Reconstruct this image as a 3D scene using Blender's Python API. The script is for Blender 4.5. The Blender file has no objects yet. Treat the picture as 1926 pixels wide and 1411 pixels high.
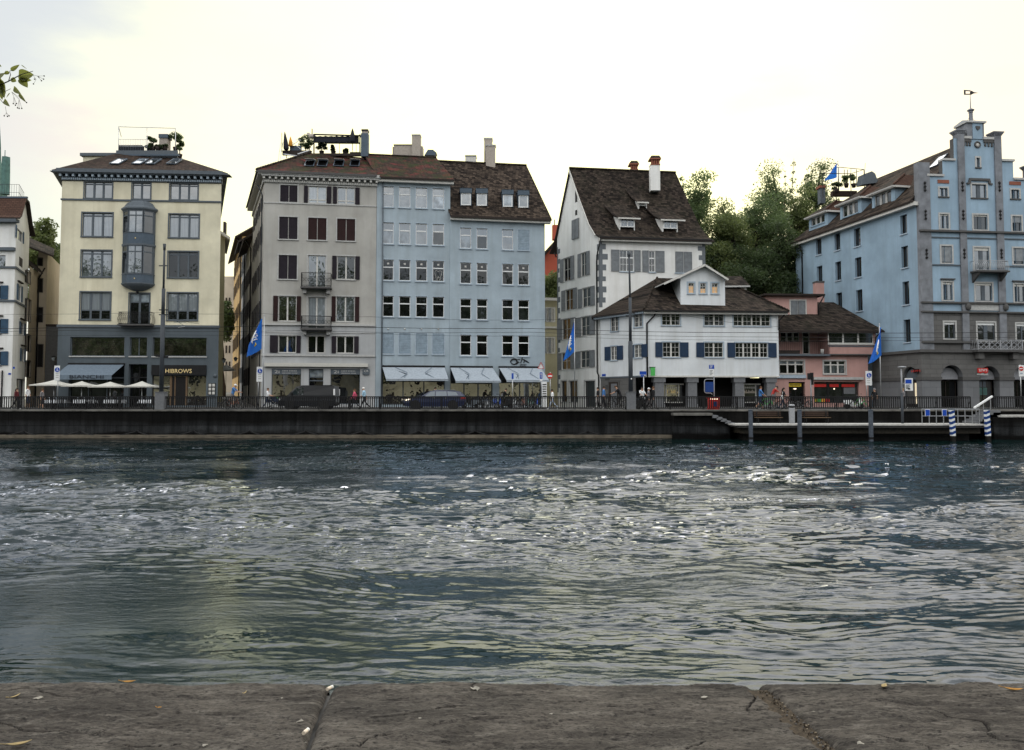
import bpy,bmesh,math,random
import numpy as np
from math import radians,sin,cos,pi,tan
from mathutils import Vector,Matrix,noise
random.seed(7)
SC=bpy.context.scene
COL=SC.collection
# ------------------------------------------------------------------ camera
F_PX,CX,HZ,EYE,PITCH=1500.0,963.0,750.0,3.04,radians(2.8)
cam=bpy.data.objects.new("camera",bpy.data.cameras.new("camera"))
COL.objects.link(cam)
SC.camera=cam
cam.location=(0,0,EYE)
cam.rotation_euler=(pi/2+PITCH,0,0)
cam.data.sensor_width=36.0
cam.data.lens=F_PX/1926*36.0
cam.data.shift_y=((HZ-F_PX*tan(PITCH))-705.5)/1926
cam.data.clip_start=0.05
cam.data.clip_end=3000
# ------------------------------------------------------------------ sky, sun, exposure
SUN_EL,SUN_AZ=radians(38),radians(14)# behind the houses, a little to the right
W=bpy.data.worlds.new("World")
SC.world=W
W.use_nodes=True
nt=W.node_tree
nt.nodes.clear()
def N(t,**k):
    n=nt.nodes.new(t)
    for a,v in k.items():
        setattr(n,a,v)
    return n
def L(a,b):
    nt.links.new(a,b)
def math_n(op,a,b=None,clamp=False):
    n=N("ShaderNodeMath",operation=op,use_clamp=clamp)
    for i,v in enumerate((a,b)):
        if v is None:continue
        if isinstance(v,(int,float)):n.inputs[i].default_value=v
        else:L(v,n.inputs[i])
    return n.outputs[0]
def smooth(v,a,b):
    n=N("ShaderNodeMapRange",interpolation_type="SMOOTHSTEP")
    n.inputs["From Min"].default_value=a
    n.inputs["From Max"].default_value=b
    L(v,n.inputs["Value"])
    return n.outputs["Result"]
def mixc(f,a,b):
    n=N("ShaderNodeMix",data_type="RGBA")
    if isinstance(f,float):n.inputs[0].default_value=f
    else:L(f,n.inputs[0])
    for i,v in((6,a),(7,b)):
        if isinstance(v,tuple):n.inputs[i].default_value=(*v,1)
        else:L(v,n.inputs[i])
    return n.outputs[2]
sky=N("ShaderNodeTexSky",sky_type="NISHITA",sun_disc=False)
sky.sun_elevation=SUN_EL
sky.sun_rotation=SUN_AZ
sky.air_density,sky.dust_density,sky.ozone_density=1.0,2.0,1.0
bg_sky=N("ShaderNodeBackground")
bg_sky.inputs[1].default_value=0.10
L(sky.outputs[0],bg_sky.inputs[0])
tc=N("ShaderNodeTexCoord")
sep=N("ShaderNodeSeparateXYZ")
L(tc.outputs["Generated"],sep.inputs[0])
dotn=N("ShaderNodeVectorMath",operation="DOT_PRODUCT")
L(tc.outputs["Generated"],dotn.inputs[0])
dotn.inputs[1].default_value=(0.16,0.987,0.0)
a=dotn.outputs["Value"]
el=sep.outputs["Z"]
mp=N("ShaderNodeMapping")
mp.inputs["Scale"].default_value=(1.6,1.6,5.0)
L(tc.outputs["Generated"],mp.inputs[0])
nz=N("ShaderNodeTexNoise")
nz.inputs["Scale"].default_value=1.7
nz.inputs["Detail"].default_value=6
nz.inputs["Roughness"].default_value=0.55
L(mp.outputs[0],nz.inputs["Vector"])
n1=nz.outputs["Fac"]
az2=N("ShaderNodeMath",operation="ARCTAN2")
L(sep.outputs["X"],az2.inputs[0]);L(sep.outputs["Y"],az2.inputs[1])
azp=math_n("ADD",az2.outputs[0],math_n("MULTIPLY",math_n("SUBTRACT",n1,0.5),0.55))
warm=mixc(math_n("MAXIMUM",smooth(n1,0.46,0.70),math_n("MULTIPLY",smooth(azp,0.12,0.60),0.85)),(2.05,1.96,1.00),(1.28,1.08,0.86))
front=mixc(smooth(azp,-0.66,-0.17),(0.83,0.865,0.865),warm)
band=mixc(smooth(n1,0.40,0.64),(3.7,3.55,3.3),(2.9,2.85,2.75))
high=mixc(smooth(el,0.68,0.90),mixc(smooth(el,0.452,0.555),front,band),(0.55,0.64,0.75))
back0=mixc(smooth(n1,0.35,0.65),(1.95,1.88,1.76),(1.32,1.40,1.46))
bk=N("ShaderNodeVectorMath",operation="SCALE")
L(back0,bk.inputs[0]);L(math_n("ADD",math_n("MULTIPLY",smooth(el,0.02,0.62),0.95),0.55),bk.inputs["Scale"])
back=bk.outputs[0]
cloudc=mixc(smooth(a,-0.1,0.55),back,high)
bg_cl=N("ShaderNodeBackground")
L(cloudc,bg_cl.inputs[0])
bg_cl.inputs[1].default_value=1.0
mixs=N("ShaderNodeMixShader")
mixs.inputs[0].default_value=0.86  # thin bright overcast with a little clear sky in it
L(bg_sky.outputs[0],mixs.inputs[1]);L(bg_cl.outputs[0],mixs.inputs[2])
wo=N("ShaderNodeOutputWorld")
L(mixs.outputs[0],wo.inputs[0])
sun=bpy.data.objects.new("sun",bpy.data.lights.new("sun","SUN"))
COL.objects.link(sun)
sun.data.energy=0.5
sun.data.angle=radians(45)
sun.data.color=(1.0,0.93,0.80)
sd=Vector((sin(SUN_AZ)*cos(SUN_EL),cos(SUN_AZ)*cos(SUN_EL),sin(SUN_EL)))
sun.rotation_euler=sd.to_track_quat("Z","Y").to_euler()
SC.view_settings.view_transform="Standard"
SC.view_settings.look="None"
SC.view_settings.exposure=0.0
SC.view_settings.gamma=1.0
SC.view_settings.use_curve_mapping=False
SC.render.engine="CYCLES"
SC.cycles.max_bounces=6
SC.cycles.glossy_bounces=4
SC.cycles.transparent_max_bounces=8
SC.cycles.caustics_reflective=False
SC.cycles.sample_clamp_indirect=4.0
# ------------------------------------------------------------------ where a photo pixel lies in the world
def ray(px,py):
    r=(px-CX)/F_PX
    u=((HZ-F_PX*tan(PITCH))-py)/F_PX
    return Vector((r,cos(PITCH)-u*sin(PITCH),sin(PITCH)+u*cos(PITCH)))
def at(px,py,Y):
    d=ray(px,py)
    return Vector((0,0,EYE))+d*(Y/d.y)
def at_z(px,py,z):
    d=ray(px,py)
    return Vector((0,0,EYE))+d*((z-EYE)/d.z)
# ------------------------------------------------------------------ materials
M={}
def new_mat(name):
    m=bpy.data.materials.new(name)
    m.use_nodes=True
    M[name]=m
    t=m.node_tree
    b=t.nodes["Principled BSDF"]
    return m,t,b
def nd(t,ty,**k):
    n=t.nodes.new(ty)
    ins=k.pop("ins",{})
    for a_,v in k.items():setattr(n,a_,v)
    for a_,v in ins.items():
        if hasattr(v,"is_linked")or isinstance(v,bpy.types.NodeSocket):t.links.new(v,n.inputs[a_])
        else:n.inputs[a_].default_value=v
    return n
def cmix(t,f,a_,b_):
    n=t.nodes.new("ShaderNodeMix");n.data_type="RGBA"
    for i,v in((0,f),(6,a_),(7,b_)):
        if isinstance(v,bpy.types.NodeSocket):t.links.new(v,n.inputs[i])
        elif isinstance(v,(int,float)):n.inputs[i].default_value=v
        else:n.inputs[i].default_value=(*v,1)
    return n.outputs[2]
def mr(t,v,a_,b_,c=0.0,d=1.0):
    n=t.nodes.new("ShaderNodeMapRange")
    t.links.new(v,n.inputs[0])
    for i,x in enumerate((a_,b_,c,d)):n.inputs[i+1].default_value=x
    return n.outputs[0]
def sc3(c,f):return tuple(max(0.0,min(1.0,x*f))for x in c)
def obj_vec(t,scale=(1,1,1)):
    g=nd(t,"ShaderNodeTexCoord")
    m=nd(t,"ShaderNodeMapping",ins={"Scale":scale})
    t.links.new(g.outputs["Object"],m.inputs[0])
    return m.outputs[0]
def noise_n(t,vec,scale,detail=4,rough=0.55):
    return nd(t,"ShaderNodeTexNoise",ins={"Vector":vec,"Scale":scale,"Detail":detail,"Roughness":rough}).outputs["Fac"]
def bump(t,b,h,dist,strength=1.0):
    n=nd(t,"ShaderNodeBump",ins={"Height":h,"Distance":dist,"Strength":strength})
    t.links.new(n.outputs[0],b.inputs["Normal"])
def plain(name,c,rough=0.6,metal=0.0,var=0.12,scale=6.0):
    m,t,b=new_mat(name)
    n=noise_n(t,obj_vec(t),scale,3)
    t.links.new(cmix(t,mr(t,n,0.3,0.7),sc3(c,1-var),sc3(c,1+var)),b.inputs["Base Color"])
    b.inputs["Roughness"].default_value=rough
    b.inputs["Metallic"].default_value=metal
    b.inputs["Specular IOR Level"].default_value=0.22
    return m
def stucco(name,c,dirt=0.22,streak=0.13):
    m,t,b=new_mat(name)
    v=obj_vec(t)
    big=noise_n(t,v,0.35,6,0.6)
    st=noise_n(t,obj_vec(t,(1.5,1.5,0.12)),1.0,6,0.65)
    fine=noise_n(t,v,9.0,5,0.65)
    c1=cmix(t,mr(t,big,0.32,0.68),sc3(c,1-dirt),sc3(c,1+dirt*0.5))
    c2=cmix(t,mr(t,st,0.46,0.70,0.0,streak*4),c1,sc3((c[0]*.72,c[1]*.70,c[2]*.66),1))
    c3=cmix(t,mr(t,fine,0.35,0.75,0.0,0.22),c2,sc3(c,0.8))
    t.links.new(c3,b.inputs["Base Color"])
    b.inputs["Roughness"].default_value=0.9
    b.inputs["Specular IOR Level"].default_value=0.2
    bump(t,b,fine,0.012,0.5)
    return m
def tiles(name,c1,c2,moss=None,moss_amt=0.0,red=None,tw=0.34,th=0.20):
    m,t,b=new_mat(name)
    g=nd(t,"ShaderNodeTexCoord")
    s=nd(t,"ShaderNodeSeparateXYZ",ins={0:g.outputs["Object"]})
    ad=nd(t,"ShaderNodeMath",operation="MULTIPLY_ADD",ins={0:s.outputs[1],1:0.83,2:s.outputs[0]})
    cb=nd(t,"ShaderNodeCombineXYZ",ins={0:ad.outputs[0],1:s.outputs[2]})
    wob=noise_n(t,g.outputs["Object"],2.0,2)
    wv=nd(t,"ShaderNodeVectorMath",operation="MULTIPLY_ADD",ins={0:wob,1:(0.0,0.10,0),2:cb.outputs[0]})
    br=nd(t,"ShaderNodeTexBrick",offset=0.5,ins={"Vector":wv.outputs[0],"Scale":1.0,"Brick Width":tw,"Row Height":th,
            "Mortar Size":0.014,"Mortar Smooth":0.3,"Bias":0.0,"Color1":(*c1,1),"Color2":(*c2,1),"Mortar":(0.006,0.005,0.005,1)})
    big=noise_n(t,g.outputs["Object"],0.5,5,0.62)
    mid=noise_n(t,obj_vec(t,(1.0,1.0,2.6)),2.6,6,0.8)
    col=cmix(t,mr(t,mid,0.35,0.75,0.0,0.75),br.outputs["Color"],sc3(c1,0.42))
    col=cmix(t,mr(t,mid,0.60,0.70,0.0,0.8),col,sc3((c2[0]*1.3,c2[1]*1.35,c2[2]*1.4),1.6))
    if red:
        pat=noise_n(t,obj_vec(t,(0.9,0.9,0.5)),1.3,4,0.6)
        col=cmix(t,mr(t,pat,0.47,0.62,0.0,0.8),col,red)
    if moss:
        pm=noise_n(t,obj_vec(t,(1,1,0.6)),0.9,5,0.65)
        col=cmix(t,mr(t,pm,0.46,0.66,0.0,moss_amt),col,moss)
    col=cmix(t,mr(t,big,0.3,0.7,0.0,0.35),col,sc3(c1,0.6))
    t.links.new(col,b.inputs["Base Color"])
    b.inputs["Roughness"].default_value=0.95
    b.inputs["Specular IOR Level"].default_value=0.12
    bump(t,b,br.outputs["Fac"],-0.05,1.0)
    return m
def glass(name,inner,refl=0.28,folds=False,tint=(0.9,0.95,1.0)):
    """Window pane: what hangs or lies behind it, under a coat of reflecting glass."""
    m,t,b=new_mat(name)
    t.nodes.remove(b)
    out=t.nodes["Material Output"]
    if folds:
        w=nd(t,"ShaderNodeTexWave",wave_type="BANDS",bands_direction="X",ins={"Vector":obj_vec(t,(1,0.6,0.02)),"Scale":2.6,"Distortion":3.0,"Detail":2.0})
        col=cmix(t,w.outputs["Fac"],sc3(inner,0.55),inner)
    else:
        n=noise_n(t,obj_vec(t,(1.0,1.0,0.7)),1.6,3)
        col=cmix(t,mr(t,n,0.38,0.66),sc3(inner,0.35),sc3(inner,1.5))
    oi=nd(t,"ShaderNodeObjectInfo")
    k_=nd(t,"ShaderNodeVectorMath",operation="SCALE",ins={0:col,"Scale":mr(t,oi.outputs["Random"],0,1,.45,1.35)})
    df=nd(t,"ShaderNodeBsdfDiffuse",ins={"Color":k_.outputs[0]})
    gl=nd(t,"ShaderNodeBsdfGlossy",ins={"Color":(*tint,1),"Roughness":0.02})
    nn=noise_n(t,obj_vec(t),1.1,2)
    bp=nd(t,"ShaderNodeBump",ins={"Height":nn,"Distance":0.02,"Strength":0.35})
    t.links.new(bp.outputs[0],gl.inputs["Normal"])
    lw=nd(t,"ShaderNodeLayerWeight",ins={"Blend":0.25})
    f=mr(t,lw.outputs["Fresnel"],0.0,1.0,refl,0.95)
    mx=nd(t,"ShaderNodeMixShader",ins={0:f,1:df.outputs[0],2:gl.outputs[0]})
    t.links.new(mx.outputs[0],out.inputs[0])
    return m
def emit(name,c,s):
    m,t,b=new_mat(name)
    b.inputs["Base Color"].default_value=(*c,1)
    b.inputs["Emission Color"].default_value=(*c,1)
    b.inputs["Emission Strength"].default_value=s
    return m
def slats(name,c,pitch=0.09,rough=0.55):
    m,t,b=new_mat(name)
    w=nd(t,"ShaderNodeTexWave",wave_type="BANDS",bands_direction="Z",wave_profile="SAW",ins={"Vector":obj_vec(t),"Scale":0.314/pitch})
    n=noise_n(t,obj_vec(t),3.0,3)
    cc=cmix(t,mr(t,n,0.3,0.7),sc3(c,0.8),sc3(c,1.15))
    t.links.new(cc,b.inputs["Base Color"])
    b.inputs["Roughness"].default_value=rough
    bump(t,b,w.outputs["Fac"],0.035,1.0)
    return m
def masonry(name,c,w=1.1,h=0.42,gap=0.012,dirt=0.25):
    m,t,b=new_mat(name)
    g=nd(t,"ShaderNodeTexCoord")
    s=nd(t,"ShaderNodeSeparateXYZ",ins={0:g.outputs["Object"]})
    ad=nd(t,"ShaderNodeMath",operation="MULTIPLY_ADD",ins={0:s.outputs[1],1:0.7,2:s.outputs[0]})
    cb=nd(t,"ShaderNodeCombineXYZ",ins={0:ad.outputs[0],1:s.outputs[2]})
    br=nd(t,"ShaderNodeTexBrick",ins={"Vector":cb.outputs[0],"Scale":1.0,"Brick Width":w,"Row Height":h,"Mortar Size":gap,"Mortar Smooth":0.2,
            "Color1":(*sc3(c,0.88),1),"Color2":(*sc3(c,1.12),1),"Mortar":(*sc3(c,0.45),1)})
    n=noise_n(t,g.outputs["Object"],1.2,6,0.65)
    col=cmix(t,mr(t,n,0.35,0.75,0.0,dirt*2),br.outputs["Color"],sc3(c,0.5))
    t.links.new(col,b.inputs["Base Color"])
    b.inputs["Roughness"].default_value=0.9
    bump(t,b,br.outputs["Fac"],-0.02,0.8)
    return m
stucco("cream_stucco",(0.70,0.655,0.50))
stucco("grey_stucco",(0.41,0.40,0.375))
stucco("pale_grey_stucco",(0.42,0.43,0.44))
stucco("blue_stucco",(0.36,0.43,0.485))
stucco("blue_stucco_deep",(0.35,0.42,0.475))
stucco("white_stucco",(0.78,0.78,0.765),0.16)
stucco("cool_white_stucco",(0.69,0.72,0.745),0.16)
stucco("slate_stucco",(0.095,0.115,0.132))
stucco("ochre_stucco",(0.62,0.42,0.19))
stucco("straw_stucco",(0.34,0.32,0.22))
stucco("beige_stucco",(0.47,0.41,0.33))
stucco("pink_stucco",(0.50,0.30,0.27))
stucco("red_stucco",(0.38,0.09,0.055))
stucco("sky_blue_stucco",(0.29,0.40,0.505))
plain("quoin_grey",(0.14,0.155,0.17),0.9)
plain("trim_slate",(0.095,0.112,0.13),0.7)
plain("pilaster_stone",(0.185,0.195,0.215),0.9,var=.25,scale=1.5)
plain("trim_stone",(0.42,0.42,0.41),0.85)
plain("trim_dark_stone",(0.085,0.083,0.082),0.85)
plain("trim_pale_blue",(0.36,0.43,0.50),0.7)
plain("white_paint",(0.72,0.73,0.73),0.45,var=0.05)
plain("off_white",(0.55,0.54,0.51),0.6)
plain("black_metal",(0.010,0.010,0.011),0.5)
plain("dark_iron",(0.009,0.009,0.010),0.6)
plain("zinc",(0.075,0.10,0.13),0.55,0.3)
plain("steel",(0.42,0.43,0.44),0.35,0.8)
plain("grey_mast",(0.045,0.052,0.062),0.6)
plain("dark_wood",(0.045,0.028,0.02),0.6)
plain("brown_wood",(0.13,0.085,0.05),0.6)
plain("post_grey",(0.075,0.088,0.11),0.7,var=.3)
plain("lunette_grey",(0.27,0.275,0.295),0.9)
plain("timber_brown",(0.030,0.023,0.020),0.8)
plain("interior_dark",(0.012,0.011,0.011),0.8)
plain("gold",(0.80,0.62,0.30),0.5)
plain("red_paint",(0.50,0.03,0.025),0.4)
plain("blue_paint",(0.012,0.045,0.19),0.5)
plain("sign_blue",(0.012,0.06,0.36),0.4)
plain("yellow_paint",(0.55,0.40,0.03),0.5)
plain("orange_cloth",(0.65,0.30,0.04),0.8)
plain("awning_cloth",(0.30,0.34,0.385),0.85)
plain("awning_slate",(0.125,0.16,0.20),0.85)
plain("canvas",(0.50,0.49,0.45),0.85,var=0.05)
plain("dark_cloth",(0.02,0.022,0.03),0.85)
plain("table_linen",(0.68,0.70,0.73),0.8)
plain("stone_pier",(0.15,0.155,0.165),0.9)
plain("brick_red",(0.24,0.09,0.06),0.9)
plain("copper_green",(0.075,0.15,0.135),0.7,var=0.25,scale=2)
plain("green_banner",(0.08,0.42,0.10),0.6)
plain("concrete",(0.40,0.39,0.37),0.85,var=0.2)
plain("rubber",(0.012,0.012,0.012),0.8)
plain("rim_silver",(0.55,0.56,0.57),0.3,0.6)
plain("bark",(0.045,0.035,0.028),0.9,var=0.3)
plain("lamp_housing",(0.30,0.31,0.33),0.4)
plain("chimney_beige",(0.37,0.33,0.29),0.9)
slats("shutter_plum",(0.022,0.015,0.024))
slats("shutter_maroon",(0.032,0.009,0.009))
slats("shutter_grey",(0.175,0.19,0.205),0.4)
slats("shutter_blue",(0.028,0.060,0.125))
slats("shutter_steel_blue",(0.06,0.125,0.21))
slats("roller_grey",(0.33,0.355,0.38),0.11)
slats("roller_blue",(0.295,0.375,0.45),0.16)
tiles("tile_brown",(0.024,0.015,0.012),(0.075,0.048,0.036),(0.030,0.030,0.018),0.30)
tiles("tile_moss",(0.022,0.014,0.011),(0.072,0.046,0.034),(0.026,0.038,0.012),0.95,(0.13,0.030,0.028))
tiles("tile_speckled",(0.012,0.009,0.008),(0.125,0.094,0.072))
tiles("tile_dark",(0.011,0.009,0.008),(0.092,0.070,0.056),(0.032,0.032,0.020),0.3)
tiles("tile_red",(0.070,0.038,0.028),(0.105,0.058,0.042))
glass("glass_dark",(0.006,0.006,0.007),0.055)
glass("glass_sky",(0.075,0.085,0.095),0.24)
glass("glass_curtain",(0.27,0.30,0.33),0.16,True)
glass("glass_blind",(0.24,0.28,0.32),0.18)
glass("glass_dim",(0.018,0.02,0.021),0.10)
glass("glass_shop",(0.030,0.026,0.020),0.30)
glass("glass_car",(0.010,0.013,0.018),0.11)
emit("warm_glow",(0.70,0.42,0.20),0.16)
emit("lamp_lit",(1.0,0.82,0.62),2.2)
emit("lit_panel",(0.85,0.72,0.50),0.45)
masonry("ashlar",(0.12,0.117,0.114),1.2,0.42,0.012)
masonry("ashlar_pale",(0.15,0.155,0.165),1.2,0.9,0.006,0.1)
# ------------------------------------------------------------------ mesh helpers
ORG={}
class MB:
    """Collects faces and links them as ONE mesh object."""
    def __init__(s):
        s.v,s.f,s.mi,s.m,s.sm=[],[],[],[],[]
    def _m(s,m):
        if m not in s.m:s.m.append(m)
        return s.m.index(m)
    def add(s,vs,fs,m,smooth=False):
        o=len(s.v)
        s.v+=[Vector(p)for p in vs]
        k=s._m(m)
        for f in fs:
            s.f.append([i+o for i in f]);s.mi.append(k);s.sm.append(smooth)
    def quad(s,a,b,c,d,m):
        s.add((a,b,c,d),((0,1,2,3),),m)
    def poly(s,ps,m):
        s.add(ps,(tuple(range(len(ps))),),m)
    def hexa(s,p,m):
        s.add(p,((0,3,2,1),(4,5,6,7),(0,1,5,4),(1,2,6,5),(2,3,7,6),(3,0,4,7)),m)
    def box(s,a,b,m):
        x0,y0,z0=a;x1,y1,z1=b
        s.hexa([(x0,y0,z0),(x1,y0,z0),(x1,y1,z0),(x0,y1,z0),(x0,y0,z1),(x1,y0,z1),(x1,y1,z1),(x0,y1,z1)],m)
    def bar(s,p,q,w,h,m,up=(0,0,1)):
        p,q=Vector(p),Vector(q)
        d=(q-p).normalized();u=Vector(up)
        if abs(d.dot(u))>0.98:u=Vector((0,1,0))
        r=d.cross(u).normalized()*w/2;u=r.cross(d).normalized()*h/2
        s.hexa([p-r-u,p+r-u,q+r-u,q-r-u,p-r+u,p+r+u,q+r+u,q-r+u],m)
    def tube(s,pts,r,m,n=6,cap=True,smooth=True):
        pts=[Vector(p)for p in pts]
        rs=r if isinstance(r,(list,tuple))else[r]*len(pts)
        o=len(s.v);k=s._m(m);prev=None
        for i,p in enumerate(pts):
            d=(pts[min(i+1,len(pts)-1)]-pts[max(i-1,0)]).normalized()
            if prev is None:
                a_=Vector((0,0,1))if abs(d.z)<0.9 else Vector((1,0,0))
                e1=d.cross(a_).normalized()
            else:
                e1=(prev-d*prev.dot(d)).normalized()
            prev=e1;e2=d.cross(e1)
            for j in range(n):
                t=2*pi*j/n
                s.v.append(p+(e1*cos(t)+e2*sin(t))*rs[i])
        for i in range(len(pts)-1):
            for j in range(n):
                s.f.append([o+i*n+j,o+i*n+(j+1)%n,o+(i+1)*n+(j+1)%n,o+(i+1)*n+j]);s.mi.append(k);s.sm.append(smooth)
        if cap:
            s.f.append([o+j for j in reversed(range(n))]);s.mi.append(k);s.sm.append(False)
            s.f.append([o+(len(pts)-1)*n+j for j in range(n)]);s.mi.append(k);s.sm.append(False)
    def lathe(s,c,prof,m,n=16,smooth=True,axis="z",ph=0.0):
        c=Vector(c);o=len(s.v);k=s._m(m)
        for r,h in prof:
            for j in range(n):
                t=2*pi*j/n+ph
                if axis=="z":p=Vector((r*cos(t),r*sin(t),h))
                elif axis=="y":p=Vector((r*cos(t),h,r*sin(t)))
                else:p=Vector((h,r*cos(t),r*sin(t)))
                s.v.append(c+p)
        for i in range(len(prof)-1):
            for j in range(n):
                q=[o+i*n+j,o+i*n+(j+1)%n,o+(i+1)*n+(j+1)%n,o+(i+1)*n+j]
                s.f.append(q);s.mi.append(k);s.sm.append(smooth)
        if prof[0][0]>1e-4:s.f.append([o+j for j in reversed(range(n))]);s.mi.append(k);s.sm.append(False)
        e=o+(len(prof)-1)*n
        if prof[-1][0]>1e-4:s.f.append([e+j for j in range(n)]);s.mi.append(k);s.sm.append(False)
    def prism(s,ps,ext,m):
        ps=[Vector(p)for p in ps];e=Vector(ext);n=len(ps)
        s.add(ps+[p+e for p in ps],[tuple(reversed(range(n))),tuple(range(n,2*n))]+[(i,(i+1)%n,n+(i+1)%n,n+i)for i in range(n)],m)
    def slab(s,ps,th,m,me=None):
        """Roof plane: top polygon, given thickness straight down."""
        ps=[Vector(p)for p in ps];n=len(ps);e=Vector((0,0,-th))
        fan=[(0,i,i+1)for i in range(1,n-1)]
        s.add(ps,fan,m)
        s.add(ps+[p+e for p in ps],[tuple(n+i for i in reversed(f))for f in fan]+[(i,n+i,n+(i+1)%n,(i+1)%n)for i in range(n)],me or m)
    def blob(s,c,r,m,n=10,k=6,rnd=0.0):
        c=Vector(c);rx,ry,rz=r if isinstance(r,(tuple,list))else(r,r,r)
        o=len(s.v);mi=s._m(m)
        for i in range(k+1):
            ph=pi*i/k
            for j in range(n):
                t=2*pi*j/n;q=1+random.uniform(-rnd,rnd)
                s.v.append(c+Vector((rx*sin(ph)*cos(t)*q,ry*sin(ph)*sin(t)*q,rz*cos(ph)*q)))
        for i in range(k):
            for j in range(n):
                s.f.append([o+i*n+j,o+(i+1)*n+j,o+(i+1)*n+(j+1)%n,o+i*n+(j+1)%n]);s.mi.append(mi);s.sm.append(True)
    def build(s,name,parent=None,origin=None):
        if origin is None:
            if parent is not None:origin=ORG[parent.name]
            else:
                xs=[p.x for p in s.v];ys=[p.y for p in s.v]
                origin=Vector(((min(xs)+max(xs))/2,(min(ys)+max(ys))/2,min(p.z for p in s.v)))
        origin=Vector(origin)
        me=bpy.data.meshes.new(name)
        me.from_pydata([p-origin for p in s.v],[],s.f)
        for m in s.m:me.materials.append(M[m])
        me.polygons.foreach_set("material_index",s.mi)
        me.polygons.foreach_set("use_smooth",s.sm)
        me.update()
        o=bpy.data.objects.new(name,me)
        COL.objects.link(o)
        ORG[o.name]=origin
        if parent is not None:
            o.parent=parent
            o.location=origin-ORG[parent.name]
        else:
            o.location=origin
        return o
def tag(o,label,cat,group=None):
    o["label"]=label;o["category"]=cat
    if group:o["group"]=group
    return o
def structure(o):
    o["kind"]="structure";return o
def thing(name,label,cat,loc,group=None):
    o=bpy.data.objects.new(name,None)
    o.empty_display_size=0.3
    COL.objects.link(o)
    o.location=loc
    ORG[o.name]=Vector(loc)
    return tag(o,label,cat,group)
KIDS={}
def copy_tree(o,parent=None):
    c=o.copy();COL.objects.link(c)
    ORG[c.name]=ORG[o.name].copy()
    if parent is not None:c.parent=parent
    for ch in list(o.children):copy_tree(ch,c)
    return c
def place(o,loc,rz=0.0,label=None,group=None):
    o.location=loc;o.rotation_euler=(0,0,rz)
    if label:o["label"]=label
    if group:o["group"]=group
    return o
def lettering(text,mat,size,pos,right,up,parent,name="lettering",extrude=0.01,width=None,shear=0.0,align="CENTER"):
    cu=bpy.data.curves.new(name,"FONT")
    cu.body=text;cu.size=size;cu.extrude=extrude;cu.align_x=align;cu.align_y="CENTER";cu.shear=shear;cu.resolution_u=3
    tmp=bpy.data.objects.new("tmp_text",cu)
    COL.objects.link(tmp)
    dg=bpy.context.evaluated_depsgraph_get();dg.update()
    me=bpy.data.meshes.new_from_object(tmp.evaluated_get(dg))
    bpy.data.objects.remove(tmp)
    right=Vector(right).normalized();up=Vector(up).normalized();out=right.cross(up)
    xs=[v.co.x for v in me.vertices]
    k=1.0
    if width and xs:k=width/(max(xs)-min(xs))
    org=ORG[parent.name]
    for v in me.vertices:
        c=v.co.copy()
        v.co=Vector(pos)+right*c.x*k+up*c.y+out*c.z-org
    me.materials.clear();me.materials.append(M[mat])
    o=bpy.data.objects.new(name,me)
    COL.objects.link(o);o.parent=parent
    ORG[o.name]=org
    return o
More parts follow.
